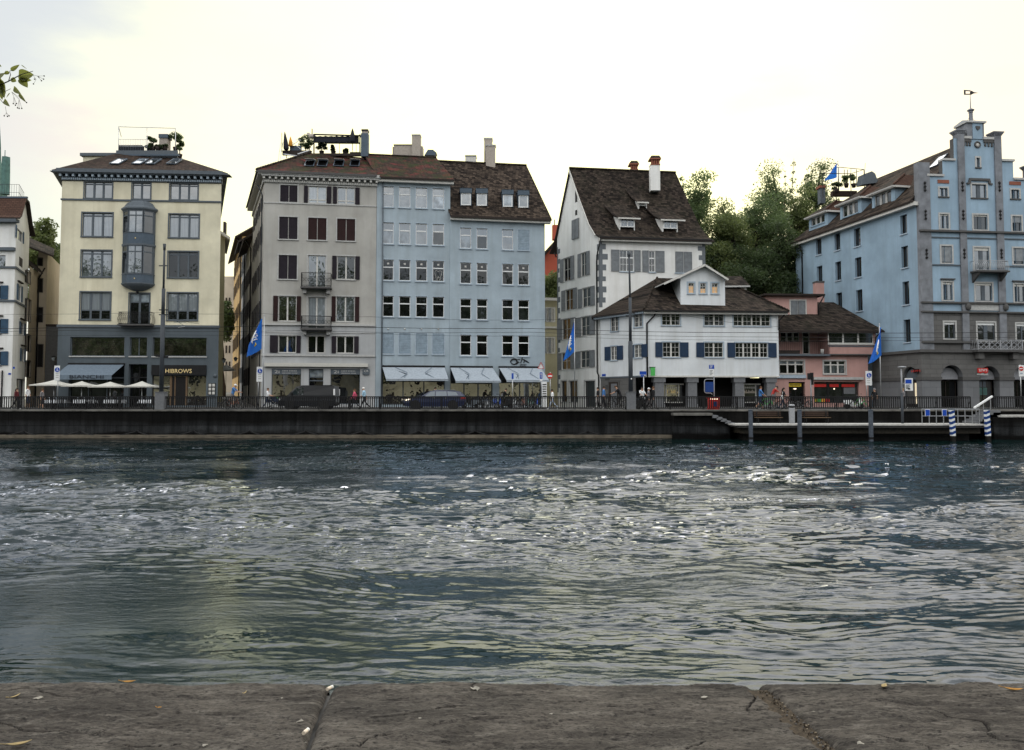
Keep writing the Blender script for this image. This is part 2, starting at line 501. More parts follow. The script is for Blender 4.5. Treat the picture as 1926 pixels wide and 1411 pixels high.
# ------------------------------------------------------------------ facade planes, windows, shutters
SIDE=Vector((-0.4,1.0,0.0))# the lanes all run back and to the left
STREET=2.2
class Face:
    """A vertical wall plane; s runs along it, z is height, o is distance outwards."""
    def __init__(s,A,B):
        s.A=Vector((A[0],A[1],0));s.B=Vector((B[0],B[1],0))
        s.len=(s.B-s.A).length;s.d=(s.B-s.A)/s.len
        s.n=Vector((s.d.y,-s.d.x,0));s.holes=[]
    def sz(s,px,py):
        r=ray(px,py)
        den=r.x*s.d.y-r.y*s.d.x
        t=(s.A.x*s.d.y-s.A.y*s.d.x)/den
        p=r*t
        return((p.x-s.A.x)*s.d.x+(p.y-s.A.y)*s.d.y,EYE+p.z)
    def P(s,u,z,o=0.0):
        p=s.A+s.d*u+s.n*o
        return Vector((p.x,p.y,z))
    def rect(s,x0,y0,x1,y1):
        a,z1=s.sz(x0,y0);b,z0=s.sz(x1,y1)
        return[a,z0,b,z1]
    def box(s,mb,u0,u1,z0,z1,o0,o1,m):
        mb.hexa([s.P(u0,z0,o1),s.P(u1,z0,o1),s.P(u1,z0,o0),s.P(u0,z0,o0),s.P(u0,z1,o1),s.P(u1,z1,o1),s.P(u1,z1,o0),s.P(u0,z1,o0)],m)
    def wall(s,mb,z0,z1,m,u0=None,u1=None,reveal=None):
        u0=0.0 if u0 is None else u0;u1=s.len if u1 is None else u1
        hs=[]
        for a,b,c,d,dep in s.holes:
            a2,c2,b2,d2=max(a,u0),min(c,u1),max(b,z0),min(d,z1)
            if c2-a2>0.01 and d2-b2>0.01:hs.append((a2,b2,c2,d2,dep))
        us=sorted({u0,u1}|{h[0]for h in hs}|{h[2]for h in hs})
        zs=sorted({z0,z1}|{h[1]for h in hs}|{h[3]for h in hs})
        for j in range(len(zs)-1):
            zc=(zs[j]+zs[j+1])/2;run=None
            for i in range(len(us)-1):
                uc=(us[i]+us[i+1])/2
                solid=not any(h[0]<uc<h[2]and h[1]<zc<h[3]for h in hs)
                if solid and run is None:run=us[i]
                last=i==len(us)-2
                if run is not None and(not solid or last):
                    e=us[i+1]if solid else us[i]
                    mb.quad(s.P(run,zs[j]),s.P(e,zs[j]),s.P(e,zs[j+1]),s.P(run,zs[j+1]),m)
                    run=None
        r=reveal or m
        for a,b,c,d,dep in hs:
            if dep<=0:continue
            mb.quad(s.P(a,b),s.P(a,b,-dep),s.P(a,d,-dep),s.P(a,d),r)
            mb.quad(s.P(c,b,-dep),s.P(c,b),s.P(c,d),s.P(c,d,-dep),r)
            mb.quad(s.P(a,b),s.P(c,b),s.P(c,b,-dep),s.P(a,b,-dep),r)
            mb.quad(s.P(a,d,-dep),s.P(c,d,-dep),s.P(c,d),s.P(a,d),r)
def face_px(xl,yl,xr,yr,py=560):
    return Face((at(xl,py,yl).x,yl),(at(xr,py,yr).x,yr))
def rect_row(F,xs,y0,y1):
    """Rects for windows of one storey: heights taken at the middle of the row."""
    xm=(xs[0][0]+xs[-1][1])/2;ym=(y0+y1)/2
    z1=F.sz(xm,y0)[1];z0=F.sz(xm,y1)[1]
    return[[F.sz(a,ym)[0],z0,F.sz(b,ym)[0],z1]for a,b in xs]
def shutter_leaf(F,root,u0,u1,z0,z1,o,m,label=None):
    mb=MB();t=0.045;e=0.06
    F.box(mb,u0+e,u1-e,z0+e,z1-e,o+.008,o+t-.012,m)
    F.box(mb,u0,u0+e,z0,z1,o,o+t,m);F.box(mb,u1-e,u1,z0,z1,o,o+t,m)
    zm=(z0+z1)/2
    for q in(z0+e/2,zm,z1-e/2):F.box(mb,u0+e,u1-e,q-e/2,q+e/2,o,o+t,m)
    return mb.build("shutter",root)
def window(root,F,r,cols=2,trans=(),bars=(0,0),fm="white_paint",gm="glass_dark",d=0.16,fw=0.055,mw=None,sill=None,sur=None,surw=0.12,suro=0.03,
           shut=(),shm="shutter_plum",closed=False,blind=0.0,blm="roller_grey",hole=True,name="window",gm2=None,hood=None):
    u0,z0,u1,z1=r
    if hole:F.holes.append((u0,z0,u1,z1,d))
    mw=mw or fw
    mb=MB();o0,o1=-d,-d+0.06
    F.box(mb,u0,u0+fw,z0,z1,o0,o1,fm);F.box(mb,u1-fw,u1,z0,z1,o0,o1,fm)
    F.box(mb,u0+fw,u1-fw,z0,z0+fw,o0,o1,fm);F.box(mb,u0+fw,u1-fw,z1-fw,z1,o0,o1,fm)
    cw=(u1-u0)/cols
    for i in range(1,cols):F.box(mb,u0+cw*i-mw/2,u0+cw*i+mw/2,z0+fw,z1-fw,o0,o1+.01,fm)
    for tr in trans:
        zt=z1-(z1-z0)*tr
        F.box(mb,u0+fw,u1-fw,zt-.05,zt+.05,o0,o1+.005,fm)
    nx,ny=bars
    for i in range(cols):
        for k in range(nx):
            uc=u0+cw*i+cw*(k+1)/(nx+1);F.box(mb,uc-.014,uc+.014,z0+fw,z1-fw,o0+.02,o1-.012,fm)
    for k in range(ny):
        zc=z0+(z1-z0)*(k+1)/(ny+1);F.box(mb,u0+fw,u1-fw,zc-.014,zc+.014,o0+.02,o1-.015,fm)
    if sur:
        w=surw
        F.box(mb,u0-w,u0,z0,z1,-.02,suro,sur);F.box(mb,u1,u1+w,z0,z1,-.02,suro,sur)
        F.box(mb,u0-w,u1+w,z1,z1+w,-.02,suro,sur)
        if not sill:F.box(mb,u0-w,u1+w,z0-w*.7,z0,-.02,suro,sur)
    w_=mb.build(name,root)
    pb=MB()
    if gm2:
        zt=z1-(z1-z0)*(trans[0]if trans else 0.4)
        pb.quad(F.P(u0+.02,z0+.02,-d+.022),F.P(u1-.02,z0+.02,-d+.022),F.P(u1-.02,zt,-d+.022),F.P(u0+.02,zt,-d+.022),gm)
        pb.quad(F.P(u0+.02,zt,-d+.022),F.P(u1-.02,zt,-d+.022),F.P(u1-.02,z1-.02,-d+.022),F.P(u0+.02,z1-.02,-d+.022),gm2)
    else:
        pb.quad(F.P(u0+.02,z0+.02,-d+.022),F.P(u1-.02,z0+.02,-d+.022),F.P(u1-.02,z1-.02,-d+.022),F.P(u0+.02,z1-.02,-d+.022),gm)
    pb.build("pane",w_)
    if blind>0:
        bb=MB();F.box(bb,u0+.01,u1-.01,z1-(z1-z0)*blind,z1-.004,-d+.075,-d+.10,blm)
        bb.build("blind",w_)
    if sill:
        sb=MB();w=surw if sur else 0.07
        F.box(sb,u0-w,u1+w,z0-.10,z0-.002,-d+.075 if d>.1 else-.02,.09,sill)
        sb.build("sill",w_)
    if hood:
        hb=MB();F.box(hb,u0-.2,u1+.2,z1+.22,z1+.32,-.01,.16,hood)
        hb.build("hood",w_)
    sw=(u1-u0)/2
    if closed:
        for a_,b_ in((u0+.02,(u0+u1)/2-.035),((u0+u1)/2+.035,u1-.02)):
            shutter_leaf(F,w_,a_,b_,z0+.02,z1-.02,-d+.085,shm)
    for sd_ in shut:
        if sd_[0]=="L":a_,b_=u0-.03-sd_[1],u0-.03
        else:a_,b_=u1+.03,u1+.03+sd_[1]
        shutter_leaf(F,w_,a_,b_,z0,z1,.035,shm)
    return w_
def part(root,name,fn,label=None):
    mb=MB();fn(mb)
    o=mb.build(name,root)
    if label:o["label"]=label
    return o
def closing_walls(root,F,depth,z0,z1,m,sides="LRB",sdv=SIDE):
    """Plain walls that close a house at its hidden sides."""
    mb=MB();e=Vector((sdv.x,sdv.y,0))*(depth/abs(sdv.y))
    a,b=F.P(0,z0),F.P(F.len,z0);h=Vector((0,0,z1-z0))
    if "L" in sides:mb.quad(a+e,a,a+h,a+e+h,m)
    if "R" in sides:mb.quad(b,b+e,b+e+h,b+h,m)
    if "B" in sides:mb.quad(b+e,a+e,a+e+h,b+e+h,m)
    return mb.build("wall",root)
def px_w(F,a,b,y):
    return abs(F.sz(b,y)[0]-F.sz(a,y)[0])
# ------------------------------------------------------------------ water, banks, quay
def perlin(x,y,seed):
    rs=np.random.RandomState(seed)
    G=256
    ang=rs.rand(G,G)*2*np.pi
    gx,gy=np.cos(ang),np.sin(ang)
    xi,yi=np.floor(x).astype(int),np.floor(y).astype(int)
    xf,yf=x-xi,y-yi
    u=xf*xf*xf*(xf*(xf*6-15)+10);v=yf*yf*yf*(yf*(yf*6-15)+10)
    def g(i,j,dx,dy):
        a_,b_=(xi+i)%G,(yi+j)%G
        return gx[a_,b_]*dx+gy[a_,b_]*dy
    n00,n10,n01,n11=g(0,0,xf,yf),g(1,0,xf-1,yf),g(0,1,xf,yf-1),g(1,1,xf-1,yf-1)
    return(n00*(1-u)+n10*u)*(1-v)+(n01*(1-u)+n11*u)*v
def grid_mesh(name,X,Y,Z,mat,smooth=True):
    ny,nx=X.shape
    co=np.stack([X,Y,Z],-1).reshape(-1,3).astype(np.float32)
    i=np.arange((ny-1)*(nx-1));r,c=i//(nx-1),i%(nx-1)
    a_=r*nx+c
    q=np.stack([a_,a_+1,a_+nx+1,a_+nx],-1).astype(np.int32).ravel()
    me=bpy.data.meshes.new(name)
    me.vertices.add(len(co));me.vertices.foreach_set("co",co.ravel())
    me.loops.add(len(q));me.loops.foreach_set("vertex_index",q)
    me.polygons.add(len(i));me.polygons.foreach_set("loop_start",np.arange(0,len(q),4,dtype=np.int32))
    try:me.polygons.foreach_set("loop_total",np.full(len(i),4,dtype=np.int32))
    except Exception:pass
    me.update(calc_edges=True)
    me.polygons.foreach_set("use_smooth",np.full(len(i),smooth))
    me.materials.append(M[mat])
    o=bpy.data.objects.new(name,me)
    COL.objects.link(o)
    return o
m,t,b=new_mat("river_water")
t.nodes.remove(b)
g=nd(t,"ShaderNodeTexCoord")
mp1=nd(t,"ShaderNodeMapping",ins={"Scale":(0.40,1.0,1.0)});t.links.new(g.outputs["Object"],mp1.inputs[0])
w1=noise_n(t,mp1.outputs[0],9.0,4,0.6)
msk=noise_n(t,obj_vec(t,(0.10,0.22,1)),1.0,3,0.6)
amp=mr(t,msk,0.40,0.62,0.05,1.0)
h2=nd(t,"ShaderNodeMath",operation="MULTIPLY",ins={0:w1,1:amp})
bp=nd(t,"ShaderNodeBump",ins={"Height":h2.outputs[0],"Distance":0.026})
df=nd(t,"ShaderNodeBsdfDiffuse",ins={"Color":(0.004,0.013,0.012,1)})
gl=nd(t,"ShaderNodeBsdfGlossy",ins={"Color":(0.78,0.81,0.92,1),"Roughness":0.008,"Normal":bp.outputs[0]})
fr=nd(t,"ShaderNodeFresnel",ins={"IOR":1.38,"Normal":bp.outputs[0]})
mx=nd(t,"ShaderNodeMixShader",ins={0:fr.outputs[0],1:df.outputs[0],2:gl.outputs[0]})
t.links.new(mx.outputs[0],t.nodes["Material Output"].inputs[0])
def water_h(X,Y):
    wx=X+1.3*perlin(X*.13,Y*.17,1)+.5*perlin(X*.5,Y*.6,2)
    wy=Y+1.6*perlin(X*.11+9,Y*.16,3)+.6*perlin(X*.42,Y*.5+5,4)
    rough=np.clip(0.85+1.9*perlin(X*.05+3,Y*.13+7,6)+1.5*perlin(wx*.18,wy*.50,16),0.14,1.5)
    rough=np.clip(rough+.5*np.clip((X+3)/8,0,1)*np.clip((Y-6)/6,0,1)+.10*np.clip((Y-24)/14,0,1),.14,1.7)
    rough=rough*np.clip(.28+.055*Y,.35,1)*(1-.75*np.exp(-((X+6)/3.6)**2-((Y-11.5)/5.5)**2))*(1-.25*np.exp(-((X-5)/5)**2-((Y-9)/3.5)**2))
    rough=rough*(1-.34*np.clip((Y-27)/16,0,1))
    h=.10*perlin(wx*.16,wy*.30,7)+.08*perlin(wx*.09,wy*.22,5)
    h+=.075*perlin(wx*.30,wy*.80,8)*(.30+.70*rough)
    r1=1-np.abs(perlin(wx*.50,wy*1.9,9))*2
    h+=.046*r1*rough
    h+=.054*perlin(wx*.85,wy*3.9,10)*rough
    h+=.036*perlin(wx*1.9,wy*8.2,11)*rough
    h+=.018*perlin(wx*4.2,wy*17,12)*rough
    fine=np.clip(.25+2.6*perlin(wx*.35,wy*.9,18),0,1)
    h+=(.0062*perlin(wx*7.5,wy*21,13)+.0034*perlin(wx*14,wy*38,14))*fine*np.clip(1.6-Y/18,0,1)
    return h
def rows_from(y0,y1,c,k):
    r=[y0]
    while r[-1]<y1:r.append(min(y1,r[-1]+c+k*r[-1]))
    return np.array(r)
def quads(ny,nx,o):
    i=np.arange((ny-1)*(nx-1));a_=(i//(nx-1))*nx+i%(nx-1)+o
    return np.stack([a_,a_+1,a_+nx+1,a_+nx],-1)
co,fq,o_=[],[],0
far_x=np.concatenate([-np.geomspace(150,46,14),np.linspace(-45,45,900),np.geomspace(46,150,14)])
for xs,ys in((np.linspace(-8,8,1300),rows_from(1.4,9,.004,.0032)),(np.linspace(-18,18,1500),rows_from(9,25,.0,.0028)),(np.geomspace(18,120,420),rows_from(9,25,.0,.007)),(-np.geomspace(120,18,420),rows_from(9,25,.0,.007)),(far_x,rows_from(25,60.5,.0,.0038)),(np.geomspace(8,120,320),rows_from(1.4,9,.03,.01)),(-np.geomspace(120,8,320),rows_from(1.4,9,.03,.01))):
    X,Y=np.meshgrid(xs,ys);co.append(np.stack([X,Y,water_h(X,Y)],-1).reshape(-1,3));fq.append(quads(len(ys),len(xs),o_));o_+=X.size
co=np.concatenate(co).astype(np.float32);fq=np.concatenate(fq).astype(np.int32)
me=bpy.data.meshes.new("water")
me.vertices.add(len(co));me.vertices.foreach_set("co",co.ravel());me.loops.add(fq.size);me.loops.foreach_set("vertex_index",fq.ravel())
me.polygons.add(len(fq));me.polygons.foreach_set("loop_start",np.arange(0,fq.size,4,dtype=np.int32))
me.update(calc_edges=True);me.polygons.foreach_set("use_smooth",np.full(len(fq),True));me.materials.append(M["river_water"])
o=bpy.data.objects.new("water",me);COL.objects.link(o);structure(o)
m,t,b=new_mat("asphalt")
n=noise_n(t,obj_vec(t),0.6,6,0.7);n2=noise_n(t,obj_vec(t),30.0,3)
c=cmix(t,mr(t,n,0.3,0.7),(0.030,0.030,0.032),(0.055,0.054,0.052))
t.links.new(c,b.inputs["Base Color"]);b.inputs["Roughness"].default_value=0.85
bump(t,b,n2,0.006)
m,t,b=new_mat("paving")
n=noise_n(t,obj_vec(t),0.8,6,0.7)
br=nd(t,"ShaderNodeTexBrick",ins={"Vector":obj_vec(t),"Scale":1.0,"Brick Width":0.6,"Row Height":0.4,"Mortar Size":0.01,"Color1":(.10,.097,.092,1),"Color2":(.13,.125,.12,1),"Mortar":(.06,.06,.055,1)})
t.links.new(cmix(t,mr(t,n,0.3,0.8,0,.7),br.outputs[0],(.06,.06,.057)),b.inputs["Base Color"]);b.inputs["Roughness"].default_value=0.85
m,t,b=new_mat("quay_stone")# wet, algae-dark masonry with run-off streaks and paler patches
v=obj_vec(t)
st=noise_n(t,obj_vec(t,(1.3,1.0,0.10)),1.2,6,0.65)
pt=noise_n(t,obj_vec(t,(0.35,1,1.1)),0.8,5,0.6)
fn=noise_n(t,v,12.0,5,0.7)
sz_=nd(t,"ShaderNodeSeparateXYZ",ins={0:v})
zb=nd(t,"ShaderNodeMath",operation="MULTIPLY_ADD",ins={0:pt,1:1.1,2:sz_.outputs[2]})
c=cmix(t,mr(t,st,0.35,0.70),(0.003,0.003,0.003),(0.012,0.0115,0.011))
band=cmix(t,mr(t,st,0.35,0.70),(0.010,0.011,0.012),(0.058,0.061,0.065))
c=cmix(t,mr(t,zb.outputs[0],1.95,1.45),c,band)
c=cmix(t,mr(t,zb.outputs[0],1.15,0.92),c,(0.004,0.004,0.004))
c=cmix(t,mr(t,fn,0.4,0.8,0,.5),c,(0.006,0.0055,0.005))
sx_=nd(t,"ShaderNodeCombineXYZ",ins={0:sz_.outputs[0],1:sz_.outputs[2]})
bk_=nd(t,"ShaderNodeTexBrick",ins={"Vector":sx_.outputs[0],"Scale":1.0,"Brick Width":5.4,"Row Height":1.05,"Mortar Size":.02,"Color1":(.75,.75,.75,1),"Color2":(1.2,1.2,1.2,1),"Mortar":(.25,.25,.25,1)})
c_=nd(t,"ShaderNodeVectorMath",operation="MULTIPLY",ins={0:c,1:bk_.outputs[0]})
t.links.new(c_.outputs[0],b.inputs["Base Color"]);b.inputs["Roughness"].default_value=0.85;b.inputs["Specular IOR Level"].default_value=0.08
bump(t,b,fn,0.05)
plain("quay_coping",(0.125,0.12,0.11),0.85,var=0.45,scale=1.2)
plain("quay_ledge",(0.125,0.108,0.084),0.85,var=0.35,scale=1.5)
plain("wet_stone",(0.014,0.013,0.012),0.35,var=0.3)
plain("slime_stone",(0.035,0.030,0.022),0.5,var=0.4)
plain("earth",(0.09,0.08,0.06),0.95)
def sheet(name,x0,x1,y0,y1,z,mat):
    mb=MB();mb.quad((x0,y0,z),(x1,y0,z),(x1,y1,z),(x0,y1,z),mat)
    return structure(mb.build(name,origin=(0,0,0)))
sheet("ground",-900,900,61.2,1500,STREET-0.02,"earth")
sheet("street",-140,140,63.2,78,STREET-0.012,"asphalt")
mb=MB()# promenade along the rail with its kerb to the road
mb.box((-140,60.62,STREET-.3),(140,63.2,STREET),"paving")
structure(mb.build("promenade",origin=(0,0,0)))
mb=MB()
mb.box((-140,67.6,STREET-.3),(140,70.6,STREET+.11),"paving")
structure(mb.build("pavement",origin=(0,0,0)))
QX=at(1266,790,60).x  # where the landing for the stairs starts
DX0,DX1=at(1395,797,57).x,at(1856,797,57).x
mb=MB()
mb.box((-140,60,-1.0),(140,60.6,STREET-.10),"quay_stone")
random.seed(3)
x=-60.0
while x<60:
    w=random.uniform(2.2,3.4)
    mb.box((x,59.92-random.uniform(0,.03),STREET-.10),(x+w-.012,60.62,STREET+.02+random.uniform(0,.012)),"quay_coping");x+=w
mb.box((at(1868,800,58).x,57.9,-1),(60,60,STREET-.5),"quay_stone")
mb.box((at(1880,800,58).x,57.85,STREET-.5),(60,59.9,STREET-.36),"concrete")
q=mb.build("quay_wall",origin=(0,60,0))
tag(q,"dark streaked stone quay wall rising from the river below the railing","wall")
mb=MB()
mb.box((-140,59.45,-1),(QX-.2,60,.34),"quay_ledge")
mb.box((-140,59.38,-1),(QX-.2,59.45,.12),"slime_stone")
l=mb.build("ledge",q)
# chain swags hung along the wall
mb=MB()
xp=[at(p,810,59.9).x for p in range(-60,1270,106)]
for a_,b_ in zip(xp,xp[1:]):
    pts=[]
    for i in range(17):
        u=i/16
        pts.append((a_+(b_-a_)*u,59.93-.5*sin(pi*u)**.5*.9,.62-.40*(1-(2*u-1)**2)))
    mb.tube(pts,.045,"black_metal",5)
    mb.tube([(a_,59.99,.62),(a_,59.86,.64)],.05,"black_metal",6)
tag(mb.build("mooring_chain"),"black chain hung in shallow swags along the foot of the quay wall","chain")
# landing and stairs down to the landing stage
def stage_z():return 1.20
q=thing("landing_stage","low pale edged boat landing stage with stairs on dark supports before the quay wall","landing stage",(DX0,57,0))
mb=MB()
mb.box((DX0-.5,56.75,1.12),(DX1,59.98,1.22),"concrete")
mb.build("deck",q)
mb=MB()
mb.box((DX0-.3,56.85,.98),(DX1-.1,59.98,1.12),"trim_dark_stone")
mb.box((DX0,57.3,.55),(DX1-.3,59.98,.98),"slime_stone")
mb.box((DX0+.4,58.2,-1),(DX1-.6,59.98,.55),"wet_stone")
mb.build("substructure",q)
mb=MB()
LX0,LX1=at(1268,785,58.8).x,at(1340,785,58.8).x
mb.box((LX0,58.75,1.80),(LX1,59.98,1.98),"quay_coping")
mb.prism([(LX0,58.95,1.8),(LX1,58.95,1.8),(DX0-.3,58.95,1.0),(DX0-.3,58.95,-1),(LX0,58.95,-1)],(0,1.02,0),"quay_stone")
mb.build("landing",q)
ns=5
for i in range(ns):
    mb=MB()
    xa=LX1+(DX0-.1-LX1)*i/ns;xb=LX1+(DX0-.1-LX1)*(i+1)/ns;zt=1.95-(1.95-1.22)*(i+1)/(ns+.5)
    mb.box((xa,58.7,zt-.20),(xb+.1,59.97,zt),"stone_pier")
    mb.build("step",q)
mb=MB()
z0,z1=2.2,1.22
xa,xb=at(1806,770,58.6).x,at(1868,770,58.6).x
for i in range(6):
    mb.box((xa+(xb-xa)*(.35+i*.11),58.2,1.22),(xb+.3,59.9,1.22+.163*(i+1)),"stone_pier")
mb.build("steps",q)
for px in(1412,1504,1638):
    p=at(px,800,56.4).x
    mb=MB()
    mb.box((p-.115,56.28,-1),(p+.115,56.52,2.22),"post_grey")
    mb.box((p-.13,56.26,2.22),(p+.13,56.54,2.27),"zinc")
    mb.box((p-.122,56.27,.18),(p+.122,56.53,.34),"black_metal")
    o=mb.build("mooring_post")
    lab={1412:"square grey mooring post in the river by the stairs",1504:"square grey mooring post in the river beside the litter bin",1638:"square grey mooring post alone at the middle of the landing stage"}[px]
    tag(o,lab,"mooring post","grey mooring posts")
for px,lab in((1791,"blue and white striped mooring pole in front of the stage handrail"),(1857,"blue and white striped mooring pole at the far end by the wall")):
    x0=at(px,795,56.4).x
    t_=thing("striped_pole",lab,"mooring pole",(x0,56.4,0),"striped mooring poles")
    mb=MB()
    def ring(z):return Vector((x0-.07*(z/2.25)+.04,56.4,z))
    mb.bar(ring(.42),ring(2.26),.27,.27,"white_paint",(0,1,0));mb.bar(ring(-.8),ring(.42),.26,.26,"wet_stone",(0,1,0));mb.bar(ring(2.26),ring(2.31),.30,.30,"zinc",(0,1,0))
    mb.build("pole",t_)
    for k in range(5):
        mb=MB();z=.50+k*.36;h=.19
        mb.prism([ring(z)+Vector((-.14,-.14,0)),ring(z)+Vector((.14,-.14,.12)),ring(z+h)+Vector((.14,-.14,.12)),ring(z+h)+Vector((-.14,-.14,0))],(0,.28,0),"blue_paint")
        mb.build("stripe",t_)
# own bank: ground behind the parapet, hill with its wood, added unseen house beyond the photographer
sheet("river_bank",-300,300,-200,1.3,1.44,"asphalt")
plain("hill_grass",(0.025,0.03,0.018),0.95,var=.4,scale=.2)
xs=np.linspace(-160,160,40);ys=np.linspace(-120,-14,24)
X,Y=np.meshgrid(xs,ys)
Z=1.3+19*np.clip((-Y-16)/24,0,1)+1.5*perlin(X*.05,Y*.05,33)*np.clip((-Y-16)/24,0,1)
structure(grid_mesh("hill",X,Y,Z,"hill_grass"))
# ------------------------------------------------------------------ parapet at the photographer's feet
PZ=EYE-0.66
m,t,b=new_mat("slate_stone")
v=obj_vec(t)
big=noise_n(t,obj_vec(t,(1,1.6,1)),3.4,7,0.68)
lay=noise_n(t,obj_vec(t,(6,26,8)),1.7,9,0.70)
lay2=noise_n(t,obj_vec(t,(4,13,5)),2.6,9,0.74)
fin=noise_n(t,obj_vec(t,(.6,1.5,1)),150.0,7,0.78)
spk=noise_n(t,v,520.0,2,0.6)
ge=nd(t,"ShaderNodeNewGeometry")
def line_of(n_,w):
    d_=nd(t,"ShaderNodeMath",operation="SUBTRACT",ins={0:n_,1:.5});a_=nd(t,"ShaderNodeMath",operation="ABSOLUTE",ins={0:d_.outputs[0]})
    return mr(t,a_.outputs[0],w,w*.35)
patch=noise_n(t,obj_vec(t,(2.0,4.5,1)),1.6,4,0.6)
c=cmix(t,mr(t,big,0.36,0.64),(0.031,0.026,0.022),(0.098,0.086,0.073))
c=cmix(t,mr(t,lay2,0.50,0.66,0,.75),c,(0.165,0.150,0.130))
c=cmix(t,mr(t,patch,0.47,0.60,0,.5),c,(0.024,0.021,0.0185))
c=cmix(t,mr(t,fin,0.44,0.60,0,.6),c,(0.010,0.009,0.008))
fl1=noise_n(t,obj_vec(t,(1,2.4,1)),62.0,6,0.62);fl2=noise_n(t,obj_vec(t,(1,2.0,1.3)),38.0,7,0.68)
c=cmix(t,mr(t,fl1,0.555,0.615,0,.85),c,(0.008,0.007,0.006))
c=cmix(t,mr(t,fl2,0.57,0.66,0,.6),c,(0.115,0.102,0.088))
c=cmix(t,mr(t,spk,0.62,0.72,0,.35),c,(0.15,0.135,0.12))
ln=nd(t,"ShaderNodeMath",operation="MULTIPLY",ins={0:line_of(noise_n(t,obj_vec(t,(3.5,15,5)),1.9,5,.6),.014),1:mr(t,patch,.40,.52)})
c=cmix(t,ln.outputs[0],c,(0.010,0.008,0.007))
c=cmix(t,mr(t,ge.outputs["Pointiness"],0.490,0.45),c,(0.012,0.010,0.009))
t.links.new(c,b.inputs["Base Color"])
b.inputs["Roughness"].default_value=0.85
b.inputs["Specular IOR Level"].default_value=0.25
hh=nd(t,"ShaderNodeMath",operation="MULTIPLY_ADD",ins={0:fin,1:0.5,2:patch})
bump(t,b,hh.outputs[0],0.005,1.0)
plain("joint_grit",(0.042,0.032,0.022),0.95,var=.6,scale=160)
plain("lichen",(0.24,0.225,0.195),0.95,var=.3,scale=60)
plain("grit_pale",(0.22,0.18,0.13),0.9,var=.3)
plain("dry_leaf",(0.42,0.22,0.055),0.75,var=.35,scale=40)
plain("straw_leaf",(0.36,0.28,0.14),0.8,var=.35,scale=40)
plain("filter_paper",(0.72,0.62,0.50),0.8,var=.1)
plain("ash_paper",(0.70,0.70,0.68),0.8,var=.1)
plain("burnt",(0.03,0.025,0.02),0.9)
def fbm(x,y,seed,octv=5,lac=2.1,gain=.52):
    s=0;a_=1.0
    for i in range(octv):
        s=s+a_*perlin(x,y,seed+i);x=x*lac;y=y*lac;a_*=gain
    return s
def edge_y(x):# the worn outer edge wanders a little
    return 1.925-.006*np.sin(x*1.1+.4)+.005*perlin(x*3.1,x*0+2.2,51)+.004*perlin(x*14.0,x*0+1.2,52)+.002*perlin(x*45.0,x*0+1.2,53)
def stone_h(x,y):
    wx=x+.05*perlin(x*6,y*6,60)+.012*perlin(x*28,y*30,62);wy=y+.03*perlin(x*7,y*9,61)+.006*perlin(x*30,y*34,63)
    h=.010*fbm(x*1.3,y*1.8,40,3)
    for i,(fx,fy,st)in enumerate(((1.5,5.0,.0026),(3.4,12.0,.0016),(8.0,30.0,.0010))):
        n=fbm(wx*fx,wy*fy,44+7*i,4,gain=.42)
        for th in(-.16,.06,.24):h=h+st*np.clip((n-th)/.022+.5,0,1)
    h=h+0.0009*fbm(wx*24,wy*50,47,3)+.0005*fbm(x*150,y*190,48,2)
    cr=np.abs(perlin(wx*3.1,wy*5.5,49))
    return h-.012*np.clip(1-cr/.010,0,1)*np.clip(perlin(x*2.2,y*2.2,50)*3,0,1)-.012-carve(x,y)
CRACKS=[[(699,1345),(748,1342),(807,1332),(867,1326)],[(579,1409),(636,1399),(677,1399),(688,1383),(736,1375)],[(1402,1326),(1420,1305),(1418,1288)],[(1402,1326),(1440,1322),(1482,1330)],[(1295,1396),(1330,1382)],[(1380,1362),(1420,1366)],[(1050,1312),(1120,1308),(1190,1316)],[(180,1390),(260,1398),(340,1392)]]
def carve(x,y):
    d=0*x
    xx=x+.006*perlin(x*40,y*60,81);yy=y+.004*perlin(x*46,y*50,82)+.003*perlin(x*150,y*150,84)
    for c in CRACKS:
        P=[at_z(p[0],p[1],PZ)for p in c]
        for a_,b_ in zip(P,P[1:]):
            ux,uy=b_.x-a_.x,b_.y-a_.y;L2=ux*ux+uy*uy
            u=np.clip(((xx-a_.x)*ux+(yy-a_.y)*uy)/L2,0,1)
            q=np.hypot(xx-a_.x-ux*u,yy-a_.y-uy*u)
            d=np.maximum(d,.009*np.exp(-(q/(.0012+.0022*np.abs(perlin(x*30,y*40,83))))**2))
    return d
def joint(pa,pb):
    a_,b_=at_z(*pa,PZ),at_z(*pb,PZ)
    return lambda y:a_.x+(b_.x-a_.x)*(y-a_.y)/(b_.y-a_.y)
J1=joint((620,1287),(573,1409))
J2=joint((1428,1285),(1572,1409))
Jn=lambda y:-1.55+0*y
Jp=lambda y:1.75+0*y
NEAR=1.16
